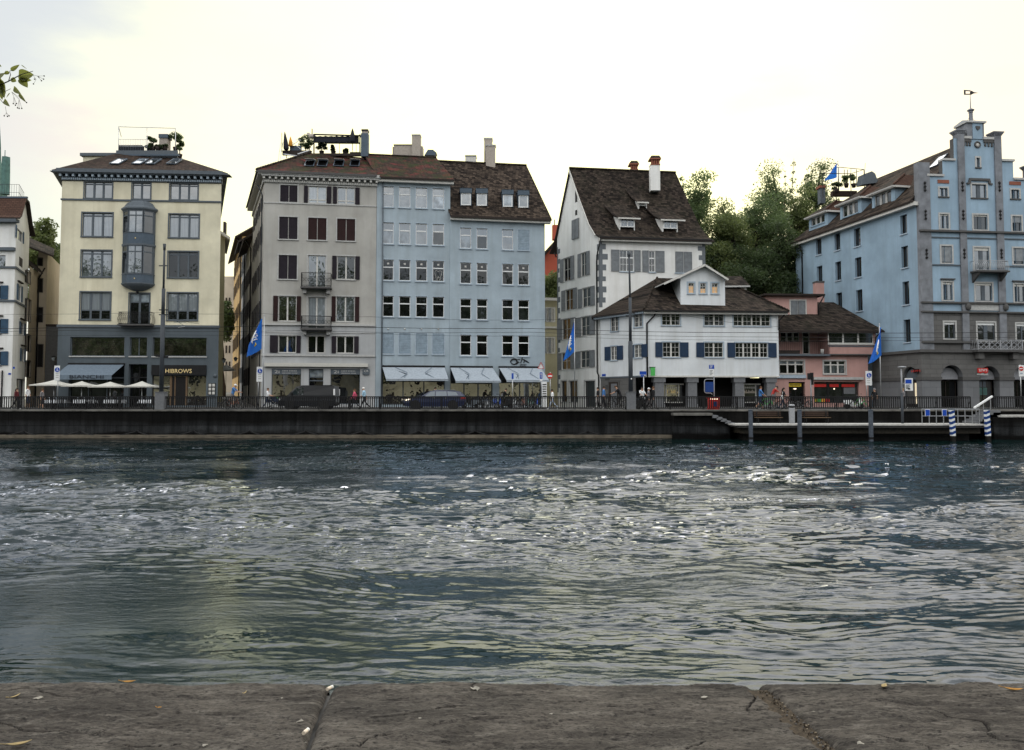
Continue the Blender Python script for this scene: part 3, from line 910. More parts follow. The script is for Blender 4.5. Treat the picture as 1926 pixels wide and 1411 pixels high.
def coping(jl,jr,gl,gr,label,step):
    nx=int((jr(1.6)-jl(1.6))/.0028);ny=int((1.93-NEAR)/.0028)
    u=np.linspace(0,1,nx);w=np.linspace(0,1,ny)
    U,Wd=np.meshgrid(u,w)
    Yb=NEAR+(1.925-NEAR)*Wd
    XL,XR=jl(Yb)+gl,jr(Yb)-gr
    X=XL+(XR-XL)*U
    ye=edge_y(X)
    Y=NEAR+(ye-NEAR)*Wd
    wob=.004*perlin(Y*22,X*3,70)+.002*perlin(Y*60,X*3,71)
    X=X+wob*np.where(U<.5,1,-1)*np.exp(-np.minimum(U,1-U)*(XR-XL)/.02)
    H=stone_h(X,Y)
    dj=np.minimum(U,1-U)*(XR-XL)
    de=ye-Y
    Z=PZ+step+H-.013*np.exp(-dj/.007)-.010*np.exp(-de/.008)
    # skirts: outer face and joint faces fall away
    rows_x,rows_y,rows_z=[X],[Y],[Z]
    for dz,dy in((.012,.006),(.04,.010),(.30,.006)):
        rows_x.append(X[-1:]);rows_y.append(Y[-1:]+dy+.004*perlin(X[-1:]*25,X[-1:]*0+dz*50,72));rows_z.append(Z[-1:]-dz)
    X,Y,Z=np.concatenate(rows_x),np.concatenate(rows_y),np.concatenate(rows_z)
    def col(i,dz):return X[:,i:i+1],Y[:,i:i+1],np.minimum(Z[:,i:i+1],PZ+step)-dz
    l_,r_=col(0,.07),col(-1,.07)
    X=np.concatenate([l_[0],X,r_[0]],1);Y=np.concatenate([l_[1],Y,r_[1]],1);Z=np.concatenate([l_[2],Z,r_[2]],1)
    o=grid_mesh("coping_stone",X,Y,Z,"slate_stone")
    ORG[o.name]=Vector((0,0,0))
    return tag(o,label,"coping stone","rough coping stones of the near parapet")
S1=coping(Jn,J1,0,.003,"rough dark slab of the near parapet with the fallen orange leaf on its edge",0.0)
S2=coping(J1,J2,.003,.010,"rough slab of the near parapet between the open crack and the gritty joint",-.003)
S3=coping(J2,Jp,.012,0,"smoother pitted slab of the near parapet beyond the gritty joint",.002)
mb=MB()
mb.box((-1.6,1.2,1.44),(1.8,1.88,PZ-.026),"trim_dark_stone")
mb.box((-140,1.32,-1),(-1.6,1.86,PZ-.02),"trim_dark_stone");mb.box((1.8,1.32,-1),(140,1.86,PZ-.02),"trim_dark_stone")
mb.box((-1.6,1.32,-1),(1.8,1.86,1.44),"trim_dark_stone")
pw=tag(mb.build("parapet_wall",origin=(0,1.5,0)),"dark stone river wall carrying the rough coping slabs","wall")
mb=MB()
for i in range(40):
    y=NEAR+.72*i/39;x=J2(y);
    if i<39:
        y2=NEAR+.72*(i+1)/39;x2=J2(y2)
        mb.quad((x-.03,y,PZ-.014),(x+.03,y,PZ-.014),(x2+.03,y2,PZ-.014),(x2-.03,y2,PZ-.014),"joint_grit")
random.seed(11)
for i in range(260):
    y=random.uniform(NEAR,1.87);x=J2(y)+random.gauss(0,.007)
    r=random.uniform(.0008,.0026)
    mb.blob((x,y,PZ-.012+r*.4),(r,r,r*.8),random.choice(["joint_grit","joint_grit","trim_dark_stone","grit_pale"]),5,4,.25)
mb.build("joint_filling",pw)
def top_h(x,y):
    return PZ+float(stone_h(np.array([x]),np.array([y]))[0])
def on_stone(px,py):
    p=at_z(px,py,PZ)
    return Vector((p.x,min(p.y,1.90),top_h(p.x,min(p.y,1.90))))
def fallen_leaf(px,py,L_,Wd,rz,mat,label,curl=.5):
    c=on_stone(px,py);mb=MB();n=7
    rows=[]
    for i in range(n):
        u=i/(n-1);w=Wd*sin(pi*min(.98,max(.04,u)))**.8*(1-.25*u)
        zz=curl*L_*.28*(2*u-1)**2
        row=[]
        for k in(-1,0,1):
            p=Vector((L_*(u-.5),w/2*k,zz+abs(k)*w*.30))
            row.append(Matrix.Rotation(rz,3,"Z")@p+c+Vector((0,0,.003)))
        rows.append(row)
    for i in range(n-1):
        for k in range(2):
            mb.add((rows[i][k],rows[i][k+1],rows[i+1][k+1],rows[i+1][k]),((0,1,2,3),),mat,True)
    mb.tube([rows[0][1],rows[0][1]-Matrix.Rotation(rz,3,"Z")@Vector((L_*.28,0,-.003))],.0008,mat,4)
    return tag(mb.build("fallen_leaf"),label,"leaf","dry leaves lying on the parapet")
fallen_leaf(243,1281,.030,.012,.2,"dry_leaf","curled orange leaf on the outer edge of the parapet slab")
fallen_leaf(28,1304,.028,.007,1.2,"straw_leaf","thin straw coloured leaf standing by the pale lichen patch")
fallen_leaf(36,1404,.042,.014,.5,"straw_leaf","long yellow brown leaf at the near corner of the slab")
fallen_leaf(461,1298,.018,.004,1.5,"straw_leaf","small dry bract on the slab short of the open crack")
fallen_leaf(1663,1288,.028,.014,.9,"straw_leaf","upright pale brown leaf on the outer edge beyond the gritty joint")
fallen_leaf(1906,1292,.040,.014,-.2,"dry_leaf","flat tan leaf on the outer edge at the end of the pitted slab")
fallen_leaf(300,1331,.010,.006,.4,"dry_leaf","tiny orange leaf scrap in the middle of the dark slab")
def butt(px,py,rz,label,z=0.0):
    c=on_stone(px,py)+Vector((0,0,.004+z))
    d=Matrix.Rotation(rz,3,"Z")@Vector((1,0,0))
    t_=thing("cigarette_butt",label,"cigarette butt",c,"cigarette butts in the crack")
    mb=MB();mb.tube([c-d*.009,c+d*.004],.0039,"filter_paper",10);mb.build("filter",t_)
    mb=MB();mb.tube([c+d*.004,c+d*.010],.0039,"ash_paper",10);mb.tube([c+d*.010,c+d*.0115],.0032,"burnt",8);mb.build("stub",t_)
butt(620,1291,1.1,"cigarette butt at the outer end of the open crack",.001)
butt(575,1379,1.35,"cigarette butt at the near end of the open crack",.001)
def lichen(px,py,r,stone):
    c=on_stone(px,py);n=16;r*=.75;mb=MB();ring=[]
    for k in range(n):
        a_=2*pi*k/n;q=r*random.uniform(.55,1.15)
        x,y=c.x+q*cos(a_),c.y+q*.75*sin(a_)
        ring.append(Vector((x,y,top_h(x,y)+.0016)))
    cc=c+Vector((0,0,.003))
    mb.add([cc]+ring,[(0,i+1,(i+1)%n+1)for i in range(n)],"lichen",True)
    mb.build("lichen",stone)
for p in((72,1307,.018,S1),(565,1355,.010,S1),(385,1394,.008,S1),(530,1307,.004,S1),(893,1293,.016,S2),(1325,1305,.010,S2),(1037,1340,.006,S2),(575,1395,.004,S2),(790,1352,.005,S2),(1620,1400,.017,S3),(1530,1333,.006,S3)):
    lichen(*p)
# ------------------------------------------------------------------ linden twig hanging in from a tree beside the photographer
m,t,b=new_mat("linden_leaf")
n=noise_n(t,obj_vec(t),30.0,4)
t.links.new(cmix(t,mr(t,n,.3,.7),(.055,.075,.016),(.15,.15,.04)),b.inputs["Base Color"])
b.inputs["Roughness"].default_value=.5
try:b.inputs["Transmission Weight"].default_value=0.0
except Exception:pass
tr=nd(t,"ShaderNodeBsdfTranslucent",ins={"Color":(.26,.29,.07,1)})
mx=nd(t,"ShaderNodeMixShader",ins={0:.45,1:b.outputs[0],2:tr.outputs[0]})
t.links.new(mx.outputs[0],t.nodes["Material Output"].inputs[0])
plain("twig",(.06,.055,.045),.8)
TD=3.6
tw=thing("linden_branch","leafy twig with small fruits on thin stalks hanging in from the edge above the river","branch",at(-60,140,TD))
def tp(px,py,dy=0.0):return at(px,py,TD+dy)
mb=MB()
mb.tube([tp(-420,60,.3),tp(-200,110,.1),tp(-60,150),tp(0,160),tp(16,153),tp(40,140,-.03),tp(62,134,-.05)],[.012,.008,.005,.003,.0025,.002,.0012],"twig",6)
mb.tube([tp(-60,150),tp(-10,175),tp(8,196)],[.003,.002,.0012],"twig",5)
mb.tube([tp(0,160),tp(10,172),tp(20,167)],[.002,.0016,.001],"twig",5)
mb.tube([tp(16,153),tp(20,140),tp(18,134),tp(25,132)],[.002,.0016,.0014,.001],"twig",5)
mb.build("twig",tw)
def leaf(pa,pb,w,roll,fold,dy=0.0):
    a_,b_=tp(*pa,dy),tp(*pb,dy+random.uniform(-.03,.03))
    d=b_-a_;Ln=d.length;d.normalize()
    sdv=d.cross(Vector((0,1,0))).normalized()
    sdv=(Matrix.Rotation(roll,3,d)@sdv).normalized();up=d.cross(sdv)
    mb=MB();n=9;rows=[]
    for i in range(n):
        u=i/(n-1)
        ww=w*Ln*(sin(pi*u**.62)**.75 if 0<u<1 else .02)*(1-.15*u)
        row=[]
        for k in(-1,-.5,0,.5,1):
            row.append(a_+d*Ln*u+sdv*ww*.5*k+up*(abs(k)*ww*fold+.10*Ln*(u*u)))
        rows.append(row)
    for i in range(n-1):
        for k in range(4):
            mb.add((rows[i][k],rows[i][k+1],rows[i+1][k+1],rows[i+1][k]),((0,1,2,3),),"linden_leaf",True)
    mb.build("leaf",tw)
random.seed(5)
for args in[((20,133),(37,122),.40,.5,.25),((40,122),(51,130),.14,.2,.4),((35,142),(64,141),.85,.3,.25),((38,146),(52,165),.80,-.3,.2),((34,146),(60,150),.6,.8,.2),
             ((20,148),(30,153),.95,.2,.2),((10,137),(2,150),.9,.4,.25),((18,136),(8,140),.7,-.2,.3),((0,146),(14,176),.62,.5,.3),((-4,150),(9,186),.5,-.4,.3),
             ((2,165),(6,188),.55,.1,.25),((26,165),(43,178),.36,.4,.3),((36,176),(51,193),.28,.2,.4),((8,188),(21,201),.42,.3,.3),((19,175),(13,185),.4,.8,.3),
             ((-2,122),(3,126),.7,0,.2),((-20,130),(-5,150),.8,.2,.2),((-50,120),(-20,150),.8,.2,.2),((-80,140),(-60,175),.8,.5,.2),((-110,110),(-90,150),.8,.1,.2)]:
    leaf(*args)
fr=MB()
for root_,mids in(((22,173),[((26,182),[(25,195),(29,198),(31,195)]),((36,187),[(33,203),(36,204),(41,204)]),((45,190),[(50,193)])]),
                    ((10,200),[((12,212),[(8,218),(14,219),(17,218)])]),((62,141),[((70,143),[(73,145),(82,149),(78,152),(83,143)]),((68,150),[(63,158),(65,149)])])):
    for mid,ends in mids:
        fr.tube([tp(*root_),tp(*mid)],.0007,"twig",4)
        for e in ends:
            fr.tube([tp(*mid),tp(*e)],.0006,"twig",4);fr.blob(tp(*e),.0034,"twig",6,4)
fr.build("fruit",tw)
# ------------------------------------------------------------------ houses: the cream house with the oriel
def dentil_cornice(root,F,z0,z1,proj,m,md,pitch,over=.25,name="cornice"):
    mb=MB();h=z1-z0
    F.box(mb,-.02,F.len+.02,z0-.02,z1-.02,-.35,.012,m)
    F.box(mb,-over,F.len+over,z0+h*.72,z1,-.3,proj,m)
    F.box(mb,-over*.8,F.len+over*.8,z0+h*.55,z0+h*.72,-.3,proj*.86,m)
    F.box(mb,-.05,F.len+.05,z0,z0+h*.25,-.02,proj*.22,m)
    n=int(F.len/pitch)
    for i in range(n+1):
        u=F.len*i/n
        F.box(mb,u-.09,u+.09,z0+h*.30,z0+h*.55,0,proj*.70,md)
    n2=int(F.len/.16)
    for i in range(n2):
        F.box(mb,(i+.2)*F.len/n2,(i+.8)*F.len/n2,z0+h*.05,z0+h*.24,proj*.22,proj*.30,md)
    return mb.build(name,root)
def skylight(root,P0,du,dv,w,h,m="glass_sky",frame="zinc",lift=.06,open_=0.0):
    """Roof window on the plane P0 + du*a + dv*b (unit vectors)."""
    nn=du.cross(dv).normalized()
    if nn.z<0:nn=-nn
    def q(a_,b_,c):return P0+du*a_+dv*b_+nn*(c+open_*(h-b_)/h if open_ else c)
    mb=MB();e=.07
    def bx(a0,a1,b0,b1,c0,c1,m_):mb.hexa([q(a0,b0,c0),q(a1,b0,c0),q(a1,b1,c0),q(a0,b1,c0),q(a0,b0,c1),q(a1,b0,c1),q(a1,b1,c1),q(a0,b1,c1)],m_)
    bx(0,w,0,e,0,lift+.02,frame);bx(0,w,h-e,h,0,lift+.02,frame);bx(0,e,e,h-e,0,lift+.02,frame);bx(w-e,w,e,h-e,0,lift+.02,frame)
    s=mb.build("skylight",root)
    mb=MB();mb.quad(q(.02,.02,lift),q(w-.02,.02,lift),q(w-.02,h-.02,lift),q(.02,h-.02,lift),m);mb.build("pane",s)
    return s
def balcony_ornate(root,F,u0,u1,z0,z1,depth,bulge=.18,m="black_metal",name="balcony"):
    sl=MB()
    F.box(sl,u0-.05,u1+.05,z0-.12,z0,0,depth+.05,"trim_dark_stone")
    s_=sl.build(name,root)
    mb=MB()
    def col(fn,n):
        for i in range(n):
            p=fn((i+.5)/n)
            pts=[]
            for k in range(6):
                t_=k/5;o=bulge*sin(pi*min(1,t_*1.35))*(1 if t_<.74 else .6)
                pts.append(p(z0+(z1-z0)*t_,o))
            mb.tube(pts,.014,m,4)
            zc=z0+(z1-z0)*.45
            ring=[p(zc+.17*cos(a_)*.9,bulge*.95)+F.d*.11*sin(a_)for a_ in[2*pi*j/8 for j in range(9)]]
            mb.tube(ring,.012,m,4)
            zc=z0+(z1-z0)*.78
            ring=[p(zc+.09*cos(a_),bulge*.5)+F.d*.09*sin(a_)for a_ in[2*pi*j/7 for j in range(8)]]
            mb.tube(ring,.012,m,4)
    L_=u1-u0
    col(lambda f:(lambda z,o:F.P(u0+L_*f,z,depth-.1+o)),max(6,int(L_/.17)))
    for uu in(u0,u1):
        sg=-1 if uu==u0 else 1
        for k in range(4):
            oo=depth*(k+.5)/4
            mb.tube([F.P(uu+sg*bulge*.6*sin(pi*min(1,t_*1.35)),z0+(z1-z0)*t_,oo-.05)for t_ in(0,.2,.4,.6,.8,1)],.014,m,4)
    for zz in(z0+.05,z1):mb.tube([F.P(u0,zz,0),F.P(u0,zz,depth-.08),F.P(u1,zz,depth-.08),F.P(u1,zz,0)],.025,m,5)
    mb.build("railing",s_)
    return s_
R=thing("oriel_house","cream town house with grey two storey oriel, grey shop base and dark low roof","house",(at(260,700,70).x,70,STREET))
F=face_px(108.6,69.5,411.3,70.5,640)
zband=F.sz(260,613.5)[1];ztop=F.sz(260,343)[1]
WM=dict(fm="trim_slate",sur="trim_slate",surw=.10,fw=.07,mw=.16,sill="trim_slate")
rows=[([(159,211),(249,283),(320,372)],344,374.5,(3,2,3),["glass_sky"]*3,0.0),
        ([(154.5,211.5),(318,374)],402,446,(3,3),["glass_curtain"]*2,0.0),
        ([(153,209.5),(316.5,372.5)],472.5,521.5,(3,3),["glass_sky","glass_dark"],0.0),
        ([(151,207.5),(315,371.5)],550.5,601.5,(3,3),["glass_curtain"]*2,0.0)]
for k,(xs_,y0,y1,nc,gm,bl)in enumerate(rows):
    rr=rect_row(F,xs_,y0,y1)
    for r,n,g_ in zip(rr,nc,gm):
        extra=dict(gm2="glass_curtain",gm="glass_dark",trans=(.66,))if k==3 else dict(gm=g_,trans=(.12,)if k else(.13,))
        window(R,F,r,cols=n,**WM,**extra)
# balcony door below the oriel
r=rect_row(F,[(243,281)],552,611)[0]
window(R,F,r,cols=2,fm="trim_slate",sur="trim_slate",surw=.09,fw=.08,mw=.18,gm="glass_dark",gm2="glass_blind",trans=(.28,))
# shop storey
band=rect_row(F,[(132,234),(244,276.5),(287,388.5)],634.5,670)
for r,n,lb in zip(band,(1,2,1),("","","")):
    window(R,F,r,cols=n,fm="trim_slate",fw=.06,gm="glass_shop",d=.22,sill="trim_stone",sur="trim_slate",surw=.06,suro=.015)
u0,z1=F.sz(130,686);u1,_=F.sz(234,686)
window(R,F,[u0,STREET,u1,z1],cols=3,fm="trim_slate",gm="glass_dim",d=.35,trans=(.3,),name="shop_window")
u0,z1=F.sz(242,685);u1,_=F.sz(277,685)
window(R,F,[u0,STREET,u1,z1],cols=2,fm="black_metal",gm="glass_dark",d=.5,trans=(.30,),name="entrance")
u0,z1=F.sz(286,706.5);u1,_=F.sz(388,706.5)
window(R,F,[u0,STREET+.25,u1,z1],cols=1,fm="timber_brown",gm="glass_shop",d=.25,name="shop_window")
def trunks(mb):
    for a_,b_ in((318,322),(327,329),(348,351)):
        F.box(mb,F.sz(a_,740)[0],F.sz(b_,740)[0],STREET+.25,z1,-.22,-.12,"brown_wood")
    F.box(mb,F.sz(323,740)[0],F.sz(348,740)[0],STREET+.1,z1-.1,-.20,-.15,"interior_dark")
part(R,"shop_door",trunks)
mb=MB();F.wall(mb,zband,ztop,"cream_stucco");mb.build("wall",R)
mb=MB();F.wall(mb,STREET-.1,zband,"slate_stucco");mb.build("ground_floor_wall",R)
closing_walls(R,F,16,STREET-.1,ztop,"cream_stucco")
part(R,"string_course",lambda mb:F.box(mb,-.08,F.len+.08,zband-.13,zband+.10,-.05,.10,"trim_slate"))
zs=F.sz(260,377.5)[1]
part(R,"string_course",lambda mb:F.box(mb,-.06,F.len+.06,zs-.07,zs+.07,-.05,.09,"trim_slate"))
ze=F.sz(260,322)[1]
dentil_cornice(R,F,F.sz(260,342)[1],ze-.02,.62,"trim_slate","trim_pale_blue",.53)
# sign over the right hand shop
u0,z0=F.sz(286,705.5);u1,zt=F.sz(388,687)
def sg(mb):F.box(mb,u0-.03,u1+.03,z0,zt,.003,.10,"black_metal")
sg_=part(R,"shop_sign",sg)
ua,za=F.sz(336.5,698.5)
lettering("HIBROWS","gold",.52,F.P(ua,za,.105),F.d,(0,0,1),sg_,width=abs(F.sz(361,698)[0]-F.sz(311.7,698)[0]))
# awning with valance and name
u0,z1=F.sz(130,685.5);u1,_=F.sz(234,685.5)
aw=MB()
D_=1.9;zb=F.sz(170,705)[1]-.10
shift=-.28
a0,a1,b0,b1=F.P(u0,z1,.08),F.P(u1,z1,.08),F.P(u0+shift,zb,D_),F.P(u1+shift,zb,D_)
aw.slab([b0,b1,a1,a0],.03,"awning_slate")
aw.prism([b0,b1,b1+Vector((0,0,-.36)),b0+Vector((0,0,-.36))],F.n*-.012,"awning_slate")
awo=aw.build("awning",R)
def arms(mb):
    for u in(u0+.3,u1-.3):mb.bar(F.P(u,z1-.1,.1),F.P(u+shift,zb-.05,D_-.05),.04,.04,"zinc")
    F.box(mb,u0-.05,u1+.05,z1-.02,z1+.12,.0,.14,"black_metal")
part(awo,"awning_arm",arms)
lettering("BIANCHI","dark_cloth",.42,(b0+b1)/2+Vector((.3,0,.02))+F.n*.02+Vector((0,0,-.17)),F.d,(0,0,1),awo,width=abs(F.sz(205,715)[0]-F.sz(141,715)[0])*.97)
def menu(mb):
    a_,z_=F.sz(391.5,743);b_,y_=F.sz(405.5,721)
    F.box(mb,a_,b_,z_,y_,.002,.06,"black_metal")
    for i in range(2):
        for k in range(3):
            w=(b_-a_)/2;hh=(y_-z_)/3
            F.box(mb,a_+w*i+.05,a_+w*(i+1)-.04,z_+hh*k+.05,z_+hh*(k+1)-.05,.06,.068,"off_white")
part(R,"menu_board",menu)
def numb(mb):
    a_,z_=F.sz(404.5,707);mb.lathe(F.P(a_,z_,0),[(0,-.06),(.16,-.06),(.16,0)],"trim_slate",12,axis="y")
part(R,"house_number",numb)
# oriel
uc,zq=F.sz(262.5,460);wq=F.sz(277,460)[0]-F.sz(249,460)[0]
wo_=(F.sz(292,460)[0]-F.sz(234,460)[0])/2;wi=wq/2;dp=.95
orl=MB()
def hexp(s,z):return[F.P(uc-wo_*s-.02,z,0),F.P(uc-wo_*s,z,.32*s),F.P(uc-wi*s,z,dp*s),F.P(uc+wi*s,z,dp*s),F.P(uc+wo_*s,z,.32*s),F.P(uc+wo_*s+.02,z,0)]
def loft(mb,levels,m_,smooth=False):
    for(s0,za_),(s1,zb_)in zip(levels,levels[1:]):
        A_,B_=hexp(s0,za_),hexp(s1,zb_)
        for i in range(5):mb.add((A_[i],A_[i+1],B_[i+1],B_[i]),((0,1,2,3),),m_,smooth)
    mb.poly(hexp(levels[-1][0],levels[-1][1]),m_);mb.poly(list(reversed(hexp(levels[0][0],levels[0][1]))),m_)
Zy=lambda y:F.sz(262.5,y)[1]
loft(orl,[(.25,Zy(548)),(.55,Zy(545)),(.9,Zy(540)),(1.05,Zy(536)),(1.05,Zy(534))],"trim_slate")
loft(orl,[(1.0,Zy(534)),(1.0,Zy(519))],"zinc")
loft(orl,[(1.03,Zy(519)),(1.03,Zy(517.5))],"trim_slate")
loft(orl,[(.96,Zy(517.5)),(.96,Zy(465))],"interior_dark")
loft(orl,[(1.06,Zy(465)),(1.06,Zy(461.5))],"trim_slate")
loft(orl,[(1.0,Zy(461.5)),(1.0,Zy(442))],"zinc")
loft(orl,[(.96,Zy(442)),(.96,Zy(399))],"interior_dark")
loft(orl,[(1.0,Zy(401)),(1.14,Zy(397)),(1.14,Zy(394.5)),(.95,Zy(390.5)),(.80,Zy(384)),(.60,Zy(380.5)),(.4,Zy(379.5))],"trim_slate")
orl=orl.build("oriel",R)
for ya,yb in((517.5,465),(442,400)):
    za_,zb_=Zy(ya),Zy(yb)
    A_=hexp(1.0,za_)
    for i in range(5):
        p,q=A_[i],A_[i+1]
        fc=Face((p.x,p.y),(q.x,q.y))
        if i in(0,4):
            part(orl,"panel",lambda mb:fc.box(mb,0,fc.len,za_,zb_,-.04,0,"trim_slate"));continue
        window(orl,fc,[.03,za_+.02,fc.len-.03,zb_-.02],cols=2 if i==2 else 1,fm="trim_slate",fw=.06,trans=(.22,),gm="glass_dim" if i!=2 else "glass_sky",d=.03,hole=False)
def studs(mb):
    for y in(452,527):
        for du,oo in((-.9,.62),(0,dp),(.9,.62)):mb.blob(F.P(uc+du,Zy(y),oo+.01),.06,"gold",6,4)
    mb.blob(F.P(uc,Zy(550),.3),.12,"black_metal",8,6)
part(orl,"boss",studs)
u0,z0=F.sz(229,611);u1,zt=F.sz(290,589)
balcony_ornate(R,F,u0,u1,z0,zt,.8)
# roof with terrace
ov=.55
eL,eR=at(103.5,321,68.9),at(428.5,324,69.9);zE=(eL.z+eR.z)/2
eL=Vector((F.P(-.62,0,.6).x,F.P(-.62,0,.6).y,zE));eR=Vector((F.P(F.len+.72,0,.6).x,F.P(F.len+.72,0,.6).y,zE))
run=6.0
tL,tR=at(217,291,eL.y+run),at(334,294,eR.y+run);zt=(tL.z+tR.z)/2
tL.z=tR.z=zt
bk=Vector((SIDE.x,SIDE.y,0))*17
mb=MB()
mb.slab([eL,eR,tR,tL],.10,"tile_brown","trim_slate")
mb.slab([eR,eR+bk,tR+bk*.45,tR],.10,"tile_brown","trim_slate")
mb.slab([eL+bk,eL,tL,tL+bk*.45],.10,"tile_brown","trim_slate")
mb.slab([tL,tR,tR+bk*.45,tL+bk*.45],.1,"zinc")
rf=mb.build("roof",R)
mb=MB();F.box(mb,-.75,F.len+.85,zE-.16,zE-.10,-.3,.66,"trim_slate")
mb.build("gutter",rf)
du=(eR-eL).normalized()
def on_plane(P0,e1,e2,px,py):
    n_=e1.cross(e2);r_=ray(px,py);o_=Vector((0,0,EYE))
    return o_+r_*((P0-o_).dot(n_)/r_.dot(n_))
dv=((tL+tR)/2-(eL+eR)/2);dv=(dv-du*dv.dot(du)).normalized()
for xa,xb in((205,224),(247,265),(272,290.5),(312,331)):
    p=on_plane(eL,du,dv,xa,309);w=(on_plane(eL,du,dv,xb,309)-p).length;h=(on_plane(eL,du,dv,xa+2,300)-p).length
    skylight(rf,p,du,dv,w,h,"glass_blind" if xa==247 else "glass_sky",lift=.08)
dn=Vector((0,1,0))
def tbox(mb,x0,x1,y0,y1,Y,dep,m_):
    a_,b_=at(x0,y1,Y),at(x1,y0,Y)
    mb.box((a_.x,Y,a_.z),(b_.x,Y+dep,b_.z),m_)
YT=tL.y+.15
part(R,"terrace_parapet",lambda mb:(tbox(mb,218,333,283,296,YT,.25,"trim_slate"),tbox(mb,214,336,290,293,YT-.12,.2,"zinc")))
part(R,"penthouse",lambda mb:(tbox(mb,156,222,293,306,YT+1.2,4,"cream_stucco"),tbox(mb,150,224,287.5,293,YT+1,4.4,"trim_slate")))
def pergola(mb):
    for x in(223,276.5,330):
        a_,b_=at(x,291,YT+.4),at(x,238.5+(x-223)*.025,YT+.4);mb.tube([a_,b_],.035,"steel",5)
    a_,b_=at(223,238.5,YT+.4),at(330,241.5,YT+.4);mb.tube([a_,b_],.035,"steel",5)
    for x in(223,330):
        mb.tube([at(x,238.5+(x-223)*.025,YT+.4),at(x,238.5+(x-223)*.025,YT+.4)+Vector((-1.2,3,0))],.03,"steel",5)
part(R,"awning_frame",pergola)
def trail(mb):
    for x in np.linspace(223,277,18):mb.tube([at(x,284,YT+.3),at(x,262,YT+.3)],.012,"steel",4)
    for y in(262,275):mb.tube([at(223,y,YT+.3),at(277,y+.5,YT+.3)],.02,"steel",4)
    tbox(mb,223,267,273,283,YT+.55,.5,"dark_cloth")
part(R,"terrace_railing",trail)
part(rf,"chimney",lambda mb:(tbox(mb,299,314.5,259,285,YT+1.4,.8,"chimney_beige"),tbox(mb,298,315.5,252,259,YT+1.3,1.0,"zinc")))
# dark masonry wall that closes the lane to the left, with a lantern
lw=MB()
x0,x1=at(84,700,74).x,at(111,700,74).x
lw.box((x0,74,STREET-.1),(x1,74.4,at(95,612,74).z),"trim_dark_stone")
lw.box((x0,73.95,at(95,614,74).z),(x1,74.45,at(95,610,74).z),"timber_brown")
tag(lw.build("lane_wall"),"tall dark wall closing the gap left of the cream house","wall")
def lantern(px,y0,y1,Y,label,arm):
    a_=at(px,(y0+y1)/2,Y);h=(y1-y0)/1500*Y
    t_=thing("wall_lantern",label,"lantern",a_)
    mb=MB();mb.lathe(a_,[(.10,-h*.45),(.24,h*.25)],"glass_blind",4,False,ph=pi/4);mb.build("lamp_glass",t_)
    mb=MB();mb.lathe(a_,[(.28,h*.25),(.12,h*.5),(.02,h*.6)],"black_metal",4,False,ph=pi/4);mb.tube([a_+Vector((0,.2,h*.3)),a_+Vector((0,arm,h*.3))],.03,"black_metal");mb.build("lamp_cap",t_)
lantern(101,670,679,73.4,"small glass lantern on the dark wall closing the left lane",.5)
# ------------------------------------------------------------------ grey corner house
R=thing("grey_corner_house","grey corner house with plum shutters, two iron balconies and a roof terrace","house",(at(600,700,71).x,71,STREET))
F=face_px(493.5,70,706.5,71.5,600)
zc0,zc1=F.sz(600,347)[1],F.sz(600,328.5)[1]
cmn=dict(fm="off_white",sur="trim_stone",surw=.11,fw=.06,mw=.13)
SH=dict(shm="shutter_plum")
def sw_(a_,b_,y):return px_w(F,a_,b_,y)
r1=rect_row(F,[(527,559.5),(580,614),(634.5,667.5)],350.5,382)
window(R,F,r1[0],closed=True,shm="shutter_plum",gm="glass_dim",**cmn)
for r in r1[1:]:window(R,F,r,shut=(("L",sw_(571,578.5,366)),("R",sw_(615,623.5,366))),shm="shutter_plum",gm="glass_curtain",bars=(0,0),trans=(.80,),**cmn)
r2=rect_row(F,[(525,559.5),(579.5,614),(634,668)],410,451.5)
for r,sm in zip(r2,("shutter_plum","shutter_maroon","shutter_maroon")):window(R,F,r,closed=True,shm=sm,gm="glass_dim",sill="trim_stone",**cmn)
r3=rect_row(F,[(524,558.5)],480,525)[0]
window(R,F,r3,closed=True,shm="shutter_plum",gm="glass_dim",sill="trim_stone",**cmn)
window(R,F,rect_row(F,[(579,613)],480.5,540)[0],gm="glass_sky",**cmn)
window(R,F,rect_row(F,[(634,667.5)],482,525.5)[0],gm="glass_dim",sill="trim_stone",shut=(("L",sw_(624,632.5,500)),("R",sw_(669,677.5,500))),shm="shutter_plum",**cmn)
window(R,F,rect_row(F,[(523.5,557.5)],557,604)[0],gm="glass_shop",shut=(("L",sw_(512,521,580)),("R",sw_(559.5,567.5,580))),shm="shutter_maroon",**cmn)
window(R,F,rect_row(F,[(578.8,612)],559,620)[0],gm="glass_curtain",**cmn)
window(R,F,rect_row(F,[(632,667)],558,605)[0],gm="glass_sky",shut=(("L",sw_(623.5,631,580)),("R",sw_(669,677,580))),shm="shutter_maroon",**cmn)
r5=rect_row(F,[(523.5,557),(579,610.5),(633,665.5)],632,664)
window(R,F,r5[0],gm="glass_dim",shut=(("L",sw_(506,521,650)),("R",sw_(558,566,650))),shm="shutter_plum",**cmn)
window(R,F,r5[1],gm="glass_dark",gm2="glass_dark",**cmn)
window(R,F,r5[2],gm="glass_dim",shut=(("L",sw_(623,631.5,650)),("R",sw_(667,675.5,650))),shm="shutter_plum",**cmn)
